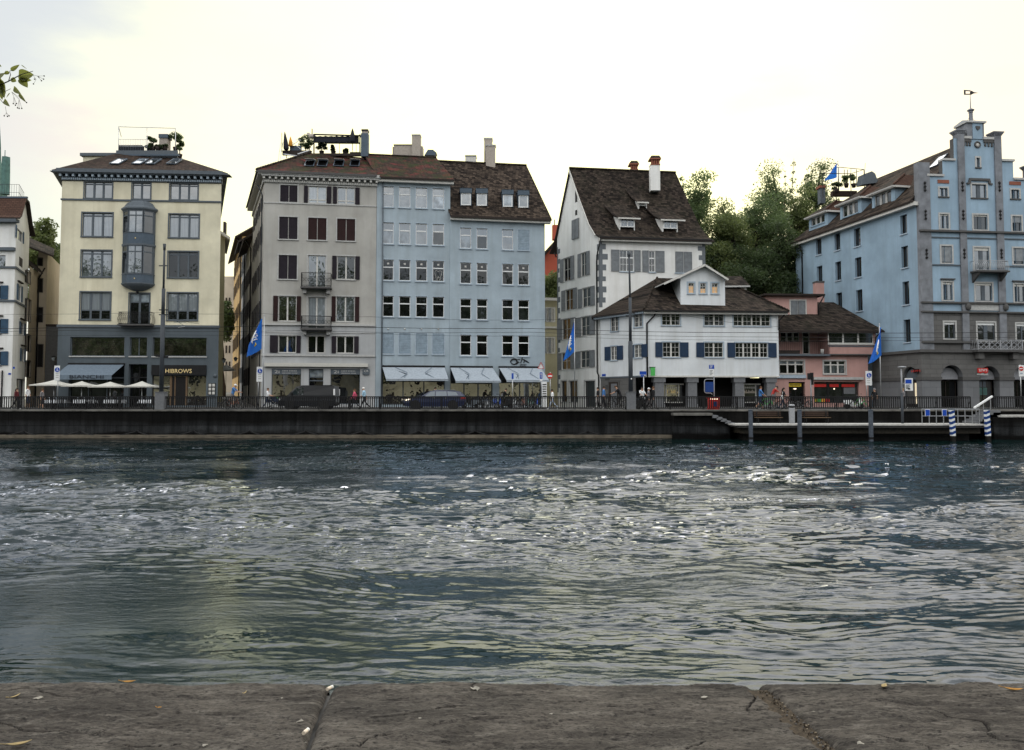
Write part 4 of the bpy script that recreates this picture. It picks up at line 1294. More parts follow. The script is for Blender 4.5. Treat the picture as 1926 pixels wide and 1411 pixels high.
# shop front
zt=F.sz(600,694)[1]
for(xa,xb),nm in(((510.5,566),"shop_window"),((621.5,677),"shop_window")):
    a_,b_=F.sz(xa,725)[0],F.sz(xb,725)[0]
    w_=window(R,F,[a_,STREET+.35,b_,zt],cols=1,fm="trim_slate",gm="glass_shop" if xa<600 else "glass_dim",d=.2,name=nm)
    zf=F.sz((xa+xb)/2,704.5)[1]
    def fs(mb):F.box(mb,a_+.03,b_-.03,zf,zt-.02,-.10,-.03,"trim_slate")
    fo=part(w_,"shop_sign",fs)
    um=(a_+b_)/2
    lettering("2i","off_white",.42,F.P(um-.80,(zf+zt)/2-.02,-.026),F.d,(0,0,1),fo,width=.42)
    def small_print(mb):
        for z_,x_,hh in(((zf+zt)/2+.07,(-.35,-.22,-.09,.04,.22,.36,.50,.64,.78),.10),((zf+zt)/2-.13,(-.35,-.25,-.15,-.02,.10,.22,.34,.50,.62,.74,.84),.06)):
            for x in x_:F.box(mb,um+x,um+x+.085,z_-hh/2,z_+hh/2,-.028,-.024,"trim_stone")
    part(fo,"small_print",small_print)
a_,b_=F.sz(580.5,725)[0],F.sz(608,725)[0]
window(R,F,[a_,STREET,b_,zt],cols=1,fm="trim_slate",gm="glass_dark",gm2="glass_blind",trans=(.21,.30),d=.3,name="entrance")
zs1=F.sz(600,669)[1];zs2=F.sz(600,612.5)[1];zs3=F.sz(600,384.5)[1]
mb=MB();F.wall(mb,zs2,zc0+.1,"grey_stucco");mb.build("wall",R)
mb=MB();F.wall(mb,STREET-.1,zs2,"pale_grey_stucco");mb.build("ground_floor_wall",R)
def sc_(z,h,o,m_):part(R,"string_course",lambda mb:(F.box(mb,-.04,F.len,z-h/2,z+h/2,-.03,o,m_)))
sc_(zs2+.06,.16,.14,"trim_stone");sc_(zs1,.14,.10,"trim_stone");sc_(zs3,.10,.06,"trim_stone");sc_(F.sz(600,626)[1],.06,.04,"trim_stone")
# left flank down the lane
e=Vector((SIDE.x,SIDE.y,0))*13.5
G=Face((F.A.x+e.x,F.A.y+e.y),(F.A.x,F.A.y))
for y0,y1,ref in((360,385,0),(415,450,0),(485,523,0),(560,600,0),(632,664,0)):
    z1_,z0_=F.sz(530,y0)[1],F.sz(530,y1)[1]
    for k in range(4):
        u=G.len*(.16+.225*k)
        window(R,G,[u-.5,z0_,u+.5,z1_],fm="off_white",gm="glass_dim",sur="trim_stone",surw=.1,d=.12,shut=(("L",.4),("R",.4)),shm="shutter_plum")
mb=MB();G.wall(mb,STREET-.1,zc0+.1,"grey_stucco");mb.build("wall",R)
part(R,"downpipe",lambda mb:(mb.tube([G.P(G.len-1.2,zc0,.5),G.P(G.len-1.2,zc0-.8,.1),G.P(G.len-1.2,STREET,.1)],.055,"grey_mast")))
closing_walls(R,F,13.5,STREET-.1,zc0,"grey_stucco","RB")
dentil_cornice(R,F,zc0,zc1,.6,"trim_stone","off_white",.50)
mb=MB();h=zc1-zc0
G.box(mb,-.2,G.len+.5,zc0+h*.7,zc1,-.3,.58,"trim_stone");G.box(mb,0,G.len,zc0,zc0+h*.3,-.02,.15,"trim_stone");mb.build("cornice",R)
# balconies
for(z_ref,z_top,(xa,xb))in((541,517,(568.5,623.5)),(618.5,597,(568.5,623.5))):
    u0,zf=F.sz(xa,z_ref);u1,zr=F.sz(xb,z_top)
    sl=MB();F.box(sl,u0-.06,u1+.06,zf-.16,zf,0,1.0,"trim_dark_stone")
    for u in(u0+.25,u1-.25):F.box(sl,u-.15,u+.15,zf-.55,zf-.16,0,.55,"trim_stone")
    b_=sl.build("balcony",R)
    mb=MB()
    n=26
    for i in range(n+1):mb.bar(F.P(u0+(u1-u0)*i/n,zf,.95),F.P(u0+(u1-u0)*i/n,zr,.95),.018,.018,"black_metal")
    for uu in(u0,u1):
        for k in range(8):mb.bar(F.P(uu,zf,.95*k/8),F.P(uu,zr,.95*k/8),.018,.018,"black_metal")
    for z in(zf+.08,zr):mb.tube([F.P(u0,z,0),F.P(u0,z,.95),F.P(u1,z,.95),F.P(u1,z,0)],.025,"black_metal",5)
    for i in range(9):
        u=u0+(u1-u0)*(i+.5)/9;zc=(zf+zr)/2
        mb.tube([F.P(u+.11*sin(t_),zc+.16*cos(t_),.95)for t_ in[2*pi*j/8 for j in range(9)]],.013,"black_metal",4)
    mb.build("railing",b_)
# rolled awning, wall sign
def cas(mb):
    a_,z_=F.sz(497.5,689.5);b_,y_=F.sz(692.5,685);F.box(mb,a_,b_,z_,y_+.05,.02,.30,"canvas")
part(R,"rolled_awning",cas)
def pl(mb):
    a_,z_=F.sz(682,704.5);b_,y_=F.sz(695.5,695)
    F.box(mb,a_,b_,z_,y_,.05,.10,"trim_slate");F.box(mb,a_+.08,b_-.08,z_-.06,y_+.06,.06,.09,"trim_slate")
po=part(R,"shop_plate",pl)
a_,z_=F.sz(688.7,698.3)
lettering("CR","off_white",.28,F.P(a_,z_,.105),F.d,(0,0,1),po,width=.40)
# roof
zE=F.sz(600,327.5)[1]
eL=F.P(-.62,zE,.62);eR=F.P(F.len+.03,zE,.62);run=6.2
tL=at(583,291,eL.y+run);tR=at(694.5,294.5,eR.y+run);tR.z=tL.z=(tL.z+tR.z)/2
bk=Vector((SIDE.x,SIDE.y,0))*14
mb=MB()
mb.slab([eL,eR,tR,tL],.12,"tile_moss","trim_dark_stone")
mb.slab([eL+bk,eL,tL,tL+bk*.4],.12,"tile_moss","trim_dark_stone")
mb.slab([tL,tR,tR+bk*.4,tL+bk*.4],.12,"zinc")
rf=mb.build("roof",R)
part(rf,"hip_tiles",lambda mb:[mb.tube([eL.lerp(tL,i/22),eL.lerp(tL,(i+.9)/22)+Vector((0,0,.03))],[.11,.13],"tile_dark",6)for i in range(22)])
part(rf,"gutter",lambda mb:F.box(mb,-.7,F.len,zE-.22,zE-.12,.5,.68,"trim_dark_stone"))
du=(eR-eL).normalized();dv=((tL+tR)/2-(eL+eR)/2);dv=(dv-du*dv.dot(du)).normalized()
for xa,xb in((571.5,590),(595.5,614.5),(626.5,645.5),(657.5,675.5)):
    p=on_plane(eL,du,dv,xa,312.5);w=(on_plane(eL,du,dv,xb,312.5)-p).length;h=(on_plane(eL,du,dv,xa,302)-p).length
    sk=skylight(rf,p,du,dv,w,h,"glass_dark","zinc",.05)
    nn=du.cross(dv).normalized();nn=nn if nn.z>0 else-nn
    mb=MB();q0,q1=p+dv*h*.98+nn*.08,p+du*w+dv*h*.98+nn*.08
    ed=dv*(-h*.62)+nn*.40
    mb.prism([q0,q1,q1+ed,q0+ed],nn*.05,"off_white");mb.build("sash",sk)
YT=tL.y+.2
def terr(mb):
    tbox(mb,590,693,288.5,293,YT,.3,"timber_brown")
    for x in(590.5,677):mb.bar(at(x,290,YT+.3),at(x,253,YT+.3),.10,.10,"black_metal")
    for x in(590.5,677):mb.bar(at(x,253.5,YT+.3),at(x,253.5,YT+.3)+Vector((0,3.4,0)),.10,.10,"black_metal")
    mb.bar(at(590.5,253,YT+.3),at(677,255.5,YT+.3),.10,.12,"black_metal")
    mb.bar(at(612,269,YT+3.6),at(677,269.5,YT+3.6),.10,.14,"black_metal")
    for x in(638.5,663,670):mb.bar(at(x,290,YT+3.4),at(x,269,YT+3.4),.04,.04,"brown_wood")
    tbox(mb,658,678,286,291,YT+.6,.6,"timber_brown")
part(R,"terrace_frame",terr)
aw=MB()
n=28
for i in range(n):
    f0,f1=i/n,(i+1)/n
    def pt(f,top):
        x=591.5+(675-591.5)*f;w=1.3*abs(sin(f*8*pi))
        return at(x,(255.5+w if top else 268.5),YT+.4)if top else at(x,269,YT+2.9)
    aw.quad(pt(f0,False),pt(f1,False),pt(f1,True),pt(f0,True),"dark_cloth")
    a_,b_=pt(f0,True),pt(f1,True)
    aw.quad(a_+Vector((0,0,-.55)),b_+Vector((0,0,-.55)),b_,a_,"dark_cloth")
aw.build("terrace_awning",R)
part(rf,"chimney",lambda mb:(tbox(mb,678.5,692.5,250.5,294,YT-.1,.72,"zinc"),tbox(mb,680.5,691.5,246,250.5,YT-.02,.6,"chimney_beige"),tbox(mb,679.5,692.3,243,246,YT-.08,.7,"black_metal")))
part(rf,"flue",lambda mb:mb.tube([at(580,262,YT+3),at(580,250.5,YT+3)],.16,"chimney_beige",8))
part(rf,"flue",lambda mb:(mb.tube([at(587,260,YT+2),at(587,253,YT+2)],.22,"chimney_beige",8),mb.tube([at(587,254,YT+2),at(587,242.5,YT+2)],.05,"black_metal",6)))
def ladder(mb):
    tbox(mb,531,585,283,292,YT+.7,.15,"timber_brown")
    mb.bar(at(533,290,YT+.3),at(567,295,YT+.1),.12,.10,"steel");mb.bar(at(560,290,YT+.2),at(582,283,YT+.2),.10,.10,"steel")
    for x,y in((523,300),(527,296)):mb.bar(at(x,y+4,YT),at(x+5,268,YT+.2),.05,.05,"steel")
    mb.tube([at(530,286,YT),at(530,250,YT)],.03,"black_metal",5)
    tbox(mb,545,566,274,284,YT+1.2,.3,"zinc")
    for a_,b_ in(((545,276),(565,263)),((550,268),(566,281)),((556,263),(566,264))):mb.bar(at(*a_,YT+1),at(*b_,YT+1),.05,.05,"steel")
part(R,"roof_stair",ladder)
def closed_parasol(px,ytop,ybot,Y,lean,m_,label,w):
    t_=thing("closed_parasol",label,"parasol",at(px,ybot,Y))
    a_,b_=at(px,ybot,Y),at(px+lean,ytop,Y);h=(b_-a_).length
    mb=MB();d=(b_-a_)
    mb.tube([a_+d*k for k in(0,.08,.5,.85,1)],[w*.75,w,w*.72,w*.32,.02],m_,9);mb.build("canopy",t_)
    mb=MB();mb.tube([a_-d*.12-Vector((0,0,.6)),a_],.035,"black_metal",5);mb.build("pole",t_)
closed_parasol(663,241.5,268,YT+.1,0,"dark_cloth","closed dark parasol at the front of the roof terrace by the chimney",.30)
closed_parasol(538.5,248,282,YT+.4,-3,"dark_cloth","closed dark parasol leaning at the end of the roof terrace",.27)
closed_parasol(546.5,257,275.5,YT+1.0,0,"orange_cloth","closed orange parasol on the roof terrace",.22)
# ------------------------------------------------------------------ the two blue houses
def awning(R,F,xa,xb,ytop,xa2,xb2,ybot,D_,m_="awning_cloth",val=.16):
    u0,z1=F.sz(xa,ytop);u1,_=F.sz(xb,ytop)
    Y0=F.P((u0+u1)/2,0,D_).y
    pb0,pb1=at(xa2,ybot,Y0),at(xb2,ybot,Y0)
    a0,a1=F.P(u0,z1,.08),F.P(u1,z1,.08)
    pb0.z=pb1.z=(pb0.z+pb1.z)/2
    mb=MB();mb.slab([pb0,pb1,a1,a0],.025,m_)
    mb.prism([pb0,pb1,pb1-Vector((0,0,val)),pb0-Vector((0,0,val))],F.n*-.01,m_)
    o=mb.build("awning",R)
    def arm(mb):
        for k0,k1,k2 in((.12,.36,.20),(.88,.66,.84)):
            A_=a0.lerp(a1,k0)-Vector((0,0,.12));B_=pb0.lerp(pb1,k2)-Vector((0,0,.06));M_=a0.lerp(a1,k1).lerp(pb0.lerp(pb1,k1),.5)-Vector((0,0,.09))
            mb.bar(A_,M_,.05,.05,"zinc");mb.bar(M_,B_,.05,.05,"zinc")
        F.box(mb,u0-.04,u1+.04,z1-.02,z1+.16,.0,.10,"black_metal")
    part(o,"awning_arm",arm)
    # the folded arms press through as seams
    def seam(mb):
        up=(a0-pb0).cross(pb1-pb0).normalized();up=up if up.z>0 else-up
        for k0,k1,k2 in((.19,.37,.30),(.80,.66,.77)):
            A_=a0.lerp(a1,k0);M_=a0.lerp(a1,k1).lerp(pb0.lerp(pb1,k1),.45);B_=a0.lerp(a1,k2).lerp(pb0.lerp(pb1,k2),.88)
            for p,q in((A_,M_),(M_,B_)):mb.bar(p+up*.012,q+up*.012,.045,.012,"awning_slate",up)
    part(o,"seam",seam)
    return o
R=thing("blue_house_tall","tall pale blue house with four windows in each row and a mossy red brown roof","house",(at(775,700,72).x,72,STREET))
F=face_px(707,71.5,846,72.5,600)
cols_=[(719.5,740.5),(750.5,772),(782,803.5),(813.5,835.5)]
kinds=[["glass_sky","glass_sky","glass_sky","glass_blind"],["glass_blind","glass_blind","glass_sky","glass_dim"],["glass_dark"]*4,["glass_dark"]*4]
cw=dict(fm="white_paint",sur="trim_pale_blue",surw=.07,suro=.012,fw=.07,cols=1)
for k,(y0,y1)in enumerate(((352.5,391),(420,460),(489.5,528.5),(557.5,596.5))):
    for j,(r,g_)in enumerate(zip(rect_row(F,cols_,y0,y1),kinds[k])):
        g2="glass_sky" if k<2 else "glass_dark"
        w_=window(R,F,r,trans=(.36,),gm=g_,gm2=g2,sill="trim_pale_blue",**cw)
        if k==2:
            zt_=r[3]-(r[3]-r[1])*.18;um=(r[0]+r[2])/2
            part(w_,"emblem",lambda mb:F.box(mb,um-.09,um+.09,zt_-.08,zt_+.08,-.135,-.128,"off_white"))
            if j==3:
                zc=r[1]+(r[3]-r[1])*.30;ww=.33;hh=.46
                pts=[(-.1,.80),(-.55,1.0),(-.95,.75),(-.9,.2),(-.65,-.25),(-.55,-.9),(-.3,-1.0),(-.12,-.35),(0,-.2),(.12,-.35),(.3,-1.0),(.55,-.9),(.65,-.25),(.9,.2),(.95,.75),(.55,1.0),(.1,.80),(-.1,.80)]
                part(w_,"tooth_outline",lambda mb:mb.tube([F.P(um+ww*a_,zc+hh*b_,-.13)for a_,b_ in pts],.018,"off_white",4))
for r in rect_row(F,cols_,627,666):
    window(R,F,r,gm="glass_dark",sill="trim_pale_blue",blind=.98,blm="roller_blue",d=.12,**cw)
def spots(mb):
    for xa,xb in cols_:
        a_,z_=F.sz((xa+xb)/2,619);mb.blob(F.P(a_,z_,.06),.07,"off_white",6,4)
part(R,"spotlight",spots)
u0,z1=F.sz(719,692);u1,_=F.sz(836.5,692)
window(R,F,[u0,STREET+.3,u1,z1],cols=3,fm="trim_slate",gm="glass_shop",d=.4,mw=.10,name="shop_window")
ztop=F.sz(775,343)[1]
mb=MB();F.wall(mb,STREET-.1,ztop+.15,"blue_stucco");mb.build("wall",R)
closing_walls(R,F,12,STREET-.1,ztop,"blue_stucco")
part(R,"downpipe",lambda mb:mb.tube([F.P(.55,ztop,.10),F.P(.55,STREET,.10)],.06,"trim_slate",6))
awning(R,F,719.5,836,690.5,726,843.5,713,1.5)
zE=F.sz(775,337.5)[1]
part(R,"fascia",lambda mb:(F.box(mb,-.02,F.len+.30,zE-.40,zE-.06,-.1,.42,"off_white"),F.box(mb,-.02,F.len+.34,zE-.10,zE-.02,.42,.56,"trim_dark_stone")))
eL,eR=F.P(-.02,zE,.58),F.P(F.len+.30,zE,.58)
run=Vector((SIDE.x,SIDE.y,0))*5.3
zr=at(765,291,eL.y+5.3).z
tL,tR=eL+run,eR+run;tL.z=tR.z=zr
bL,bR=tL+run,tR+run;bL.z=bR.z=zE
mb=MB()
mb.slab([eL,eR,tR,tL],.16,"tile_moss","timber_brown")
mb.slab([tL,tR,bR,bL],.16,"tile_moss","timber_brown")
mb.prism([eR-Vector((.1,0,.17)),tR-Vector((.1,0,.17)),bR-Vector((.1,0,.17))],Vector((-.15,0,0)),"blue_stucco")
mb.prism([eL+Vector((.2,0,-.17)),tL+Vector((.2,0,-.17)),bL+Vector((.2,0,-.17))],Vector((.15,0,0)),"blue_stucco")
rf=mb.build("roof",R)
part(rf,"ridge_tiles",lambda mb:mb.tube([tL+Vector((0,0,.02)),tR+Vector((0,0,.02))],.12,"tile_dark",7))
YR_=tL.y+1.5
part(rf,"chimney",lambda mb:(tbox(mb,774.5,790.5,254,296,YR_,.9,"chimney_beige"),tbox(mb,774,791,252.5,254.5,YR_-.04,.98,"trim_stone")))
part(rf,"lift_housing",lambda mb:(tbox(mb,741,775,272.5,296,YR_+.3,2.2,"chimney_beige"),tbox(mb,738,746,276,296,YR_+.6,1.2,"chimney_beige"),tbox(mb,790.5,795,275,296,YR_+.3,1,"chimney_beige"),tbox(mb,740,776,271.5,273,YR_+.25,2.3,"trim_dark_stone")))
def vent(mb):
    a_,b_=at(798,292,YR_),at(817,281.5,YR_)
    mb.prism([(a_.x,YR_,a_.z),(b_.x,YR_,a_.z),(b_.x+.2,YR_,(a_.z+b_.z)/2),(b_.x-.15,YR_,b_.z),(a_.x+.35,YR_,b_.z)],(0,1.0,0),"zinc")
part(rf,"vent",vent)
R=thing("blue_house_dormers","pale blue house with four small dormers in its steep brown roof","house",(at(935,700,73).x,73,STREET))
F=face_px(846,72.45,1025,74,600)
cols_=[(865.5,886.5),(896.5,917),(944.5,965.5),(974.5,995.5)]
kinds=[["glass_blind","glass_dim","glass_sky","roller"],["glass_dark"]*4,["glass_dim"]*4,["glass_dark"]*4]
for k,(y0,y1)in enumerate(((430.5,469),(495.5,535),(563,602),(630.5,669.5))):
    for r,g_ in zip(rect_row(F,cols_,y0,y1),kinds[k]):
        if g_=="roller":window(R,F,r,gm="glass_dark",sill="trim_pale_blue",blind=.98,blm="roller_blue",d=.12,**cw);continue
        w_=window(R,F,r,trans=(.36,),gm=g_,gm2="glass_sky" if k==0 else "glass_dark",sill="trim_pale_blue",**cw)
        if k==1:
            zt_=r[3]-(r[3]-r[1])*.18;um=(r[0]+r[2])/2
            part(w_,"emblem",lambda mb:F.box(mb,um-.09,um+.09,zt_-.08,zt_+.08,-.135,-.128,"off_white"))
for xa,xb,n in((847,926.5,3),(939,1018,2)):
    u0,z1=F.sz(xa,694);u1,_=F.sz(xb,694)
    window(R,F,[u0,STREET+.25,u1,z1],cols=n,fm="trim_slate",gm="glass_shop",d=.4,mw=.10,name="shop_window")
ztop=F.sz(935,417)[1]
mb=MB();F.wall(mb,STREET-.1,ztop+.25,"blue_stucco_deep");mb.build("wall",R)
closing_walls(R,F,12,STREET-.1,ztop,"blue_stucco_deep")
awning(R,F,847,926,691.5,857,942.5,716.5,2.0)
awning(R,F,938.5,1017,692,953,1033,715.5,2.0)
# shop name: lettering plus swash
ua,za=F.sz(976,680)
lo=lettering("ch","black_metal",.80,F.P(ua+.10,za+.10,.03),F.d,(0,0,1),R,name="shop_name",width=.82,shear=.25,extrude=.02)
lettering("SPORT","black_metal",.30,F.P(F.sz(984,687)[0],F.sz(984,687)[1],.03),F.d,(0,0,1),lo,width=.62,extrude=.012)
def swash(mb):
    c=F.sz(965,680.5)
    mb.tube([F.P(c[0]+.10+.32*cos(t_),c[1]+.24*sin(t_),.04)for t_ in[2*pi*k/16+.6 for k in range(16)]],[.03+.07*abs(cos(k/16*pi))for k in range(16)],"black_metal",5)
    c=F.sz(990,679);mb.tube([F.P(c[0]-.3,c[1]+.1,.04),F.P(c[0],c[1]-.02,.04),F.P(c[0]+.28,c[1]-.2,.04)],[.03,.07,.02],"black_metal",5)
part(lo,"swash",swash)
zE=F.sz(940,410.5)[1]
part(R,"fascia",lambda mb:F.box(mb,.0,F.len+.5,zE-.38,zE-.10,-.1,.40,"off_white"))
eL,eR=F.P(.0,zE,.55),F.P(F.len+.55,zE,.55)
run=Vector((SIDE.x,SIDE.y,0))*5.6
zr=at(915,307,(eL.y+eR.y)/2+5.6).z
tL,tR=eL+run+Vector((.6,.0,0)),eR+run;tL.z=tR.z=zr
tL=Vector((tL.x-1.2,tL.y,tL.z))
bL,bR=tL+run,tR+run;bL.z=bR.z=zE
mb=MB()
mb.slab([eL,eR,tR,tL],.20,"tile_speckled","timber_brown")
mb.slab([tL,tR,bR,bL],.20,"tile_speckled","timber_brown")
mb.prism([eR-Vector((.5,0,.21)),tR-Vector((.5,0,.21)),bR-Vector((.5,0,.21))],Vector((-.15,0,0)),"blue_stucco_deep")
rf=mb.build("roof",R)
part(rf,"ridge_tiles",lambda mb:mb.tube([tL+Vector((0,0,.02)),tR+Vector((0,0,.02))],.12,"tile_dark",7))
du=(eR-eL).normalized();dv0=((tL+tR)/2-(eL+eR)/2);dv=(dv0-du*dv0.dot(du)).normalized()
for xa,xb,ya,yb in((867,885.5,354,387),(897,915.5,354.5,388),(946,964,357,390),(975.5,993.5,358,391.5)):
    pf=on_plane(eL,du,dv,(xa+xb)/2,yb);Yf=pf.y-.12
    D=Face((at(xa,yb,Yf).x,Yf),(at(xb,yb,Yf).x,Yf+.03))
    _,z1_=D.sz((xa+xb)/2,ya);_,z0_=D.sz((xa+xb)/2,yb)
    mb=MB();w=D.len
    capz=z0_+(z1_-z0_)*.72
    D.box(mb,-.06,0,z0_,capz,-.3,0,"zinc");D.box(mb,w,w+.06,z0_,capz,-.3,0,"zinc")
    D.box(mb,-.10,w+.10,capz,z1_,-.3,.10,"zinc")
    back=Vector((SIDE.x*.3,1,0))
    for uu in(-.06,w+.06):
        p0,p1=D.P(uu,z0_,-.3),D.P(uu,z1_,-.3);q=p1+back*((z1_-z0_)/dv.z*math.hypot(dv.x,dv.y)*1.02)
        mb.prism([p0,p1,q],D.d*(.05 if uu<0 else-.05),"zinc")
    p0,p1=D.P(-.10,z1_,.1),D.P(w+.10,z1_,.1);l_=back*((z1_-z0_)/dv.z*math.hypot(dv.x,dv.y)+.5)
    mb.slab([p0,p1,p1+l_,p0+l_],.06,"zinc")
    dm=mb.build("dormer",rf)
    window(dm,D,[0.0,z0_+.05,w,capz],cols=1,fm="white_paint",fw=.10,gm="glass_sky" if xa not in(946,)else "glass_blind",d=.06,hole=False)
YR_=tL.y+1.0
part(rf,"chimney",lambda mb:(tbox(mb,910.5,926,260.5,312,YR_+.8,.9,"chimney_beige"),tbox(mb,910,926.5,259,261,YR_+.76,.98,"trim_stone")))
part(rf,"chimney",lambda mb:(tbox(mb,914,931.5,273,315,YR_-.3,.8,"chimney_beige"),tbox(mb,913,932.5,272,274,YR_-.36,.9,"trim_stone")))
part(rf,"chimney",lambda mb:(tbox(mb,875,895.5,293.5,310,YR_-.2,.9,"off_white"),tbox(mb,874.5,896,292,293.6,YR_-.25,1.0,"zinc")))
# ------------------------------------------------------------------ lane houses behind: red one and straw coloured one
R=thing("red_lane_house","bright red house with dark roof at the end of the lane beside the blue house","house",(at(1030,600,100).x,100,STREET))
x0,x1=at(1018,500,100).x,at(1056,500,100).x
def rh(mb):
    mb.box((x0,100,STREET),(x1,108,at(1035,478,100).z),"red_stucco")
    a_,b_=at(1024,474,99.9),at(1056,440,99.9)
    mb.prism([(x0,99.99,a_.z-.5),(x1,99.99,a_.z-.5),(x1,99.99,b_.z),(a_.x,99.99,a_.z)],(0,8,0),"red_stucco")
part(R,"wall",rh)
def rr_(mb):
    a_,b_=at(1018,480,99.5),at(1058,437,99.5)
    mb.slab([(a_.x,99.5,a_.z),(b_.x,99.5,b_.z),(b_.x,108.5,b_.z),(a_.x,108.5,a_.z)],.5,"tile_dark")
ro=part(R,"roof",rr_)
part(ro,"chimney",lambda mb:(tbox(mb,1039,1050,423,450,101,1.0,"red_stucco"),mb.tube([at(1043,423,101.5),at(1043,413,101.5)],.06,"black_metal",5)))
R=thing("straw_lane_house","narrow straw coloured house in the lane beside the blue house","house",(at(1034,650,92).x,92,STREET))
F=face_px(1016,92,1052,92.3,650)
for y0,y1 in((580,605),(636,664)):
    for r in rect_row(F,[(1028.5,1034.5),(1037,1042.5)],y0,y1):window(R,F,r,fm="off_white",gm="glass_dim",sur="trim_stone",d=.1,shut=(("L",.28),),shm="shutter_grey")
mb=MB();F.wall(mb,STREET,F.sz(1034,566)[1],"straw_stucco");mb.build("wall",R)
closing_walls(R,F,6,STREET,F.sz(1034,566)[1],"straw_stucco")
zt=F.sz(1034,566)[1]
part(R,"roof",lambda mb:(F.box(mb,-.4,F.len+.4,zt,zt+.3,-6,.5,"trim_stone"),F.box(mb,-.1,F.len+.1,F.sz(1034,616)[1]-.1,F.sz(1034,616)[1]+.1,-.02,.12,"trim_stone")))
# ------------------------------------------------------------------ tall white gabled house
def quoins(root,F,u_side,z0,z1,m="quoin_grey",base=.28,o=.02,seed=1,hstep=.52):
    rs=random.Random(seed);mb=MB();z=z0;k=0
    while z<z1:
        h=hstep*rs.uniform(.8,1.15);w=base*rs.uniform(.9,1.15)
        if k%2:w+=.42*rs.uniform(.7,1.25)
        zz=min(z+h,z1)
        if u_side=="L":F.box(mb,-.0,w,z,zz-.002,-.01,o,m)
        else:F.box(mb,F.len-w,F.len+.0,z,zz-.002,-.01,o,m)
        z=zz;k+=1
    return mb.build("quoins",root)
R=thing("tall_gabled_house","tall white house with steep brown roof, grey quoins and shuttered gable","house",(at(1200,600,79).x,79,STREET))
Ycor=75.5
xc=at(1128,560,Ycor).x
GD=Vector((-.46,1,0))
xr,Yr=at(1326.5,490,77.0).x,77.0
F=Face((xc,Ycor),(xr,Yr))
T_=7.8
G=Face((xc+GD.x*T_,Ycor+GD.y*T_),(xc,Ycor))
zE=at(1130,446,Ycor).z
fr=rect_row(F,[(1165.5,1192),(1220.5,1232),(1270,1302)],472,512)
window(R,F,fr[0],cols=2,fm="white_paint",bars=(1,2),trans=(.36,),gm="glass_dim",d=.12,sill="trim_pale_blue",shut=(("L",px_w(F,1149,1164.5,490)),("R",px_w(F,1193,1205,490))),shm="shutter_grey")
window(R,F,fr[1],cols=1,fm="white_paint",bars=(1,2),trans=(.36,),gm="glass_dim",d=.12,sill="trim_pale_blue",shut=(("L",px_w(F,1207,1219,490)),("R",px_w(F,1233,1250,490))),shm="shutter_grey")
window(R,F,fr[2],cols=2,gm="glass_dim",d=.12,sill="trim_pale_blue",closed=True,shm="shutter_grey")
# gable wall windows
def gw(xa,xb,ya,yb,sh=.27,cl=False,**k):
    a_,z1=G.sz(xa,ya);b_,z0=G.sz(xb,yb)
    w=(b_-a_)
    kw=dict(cols=2,fm="off_white",bars=(0,1),gm="glass_dim",d=.12,sur="trim_stone",surw=.06,shm="shutter_grey");kw.update(k)
    if cl:window(R,G,[a_,z0,b_,z1],closed=True,**kw)
    else:window(R,G,[a_+w*sh,z0,b_-w*sh,z1],shut=(("L",w*sh-.05),("R",w*sh-.05)),**kw)
def slit(xa,xb,ya,yb):
    a_,z1=G.sz(xa,ya);b_,z0=G.sz(xb,yb)
    window(R,G,[a_,z0,b_,z1],cols=1,fm="trim_stone",gm="glass_dark",d=.1,fw=.03,hole=False)
gw(1054,1080.5,489,525,.25);gw(1087,1110,479,516,.27)
gw(1056.5,1086,548,580,.25);gw(1088,1119.5,545,574,.25)
gw(1048.5,1083.5,603,636,.27);gw(1084,1119.5,598.5,629,.27)
gw(1049,1082,665,694,.24);gw(1083,1119.5,662,690,.27)
for xa,xb,nm in((1055.5,1066,"window"),(1070.5,1086,"window"),(1099.5,1119,"entrance")):
    a_,z1=G.sz(xa,717);b_,_=G.sz(xb,717)
    window(R,G,[a_,STREET+(.5 if nm=="window" else 0),b_,z1],cols=1,fm="trim_dark_stone",gm="glass_dark",d=.2,sur="trim_stone",surw=.12,name=nm)
# walls: full rectangle to the eaves, then gable polygon
zEl=zE-.1
mb=MB();F.wall(mb,STREET-.1,zEl,"white_stucco");mb.build("wall",R)
prof=[(-.55,18.35),(.3,18.85),(1.43,20.2),(3.0,22.95),(4.97,26.6),(6.41,23.4),(7.4,21.0),(7.9,20.0),(8.5,19.1),(9.0,18.6)]
dz=zE-18.5
prof=[(t_,z+dz)for t_,z in prof]
def gp(t_,z,o=0.0):
    p=Vector((xc,Ycor,0))+GD*t_+G.n*o
    return Vector((p.x,p.y,z))
mb=MB();G.wall(mb,STREET-.1,zEl,"white_stucco")
gab=[gp(T_,zEl),gp(0,zEl)]+[gp(t_,z-.12)for t_,z in prof if 0<=t_<=T_]
gab.append(gp(T_,prof[7][1]-.12))
mb.poly(gab,"white_stucco")
mb.build("gable_wall",R)
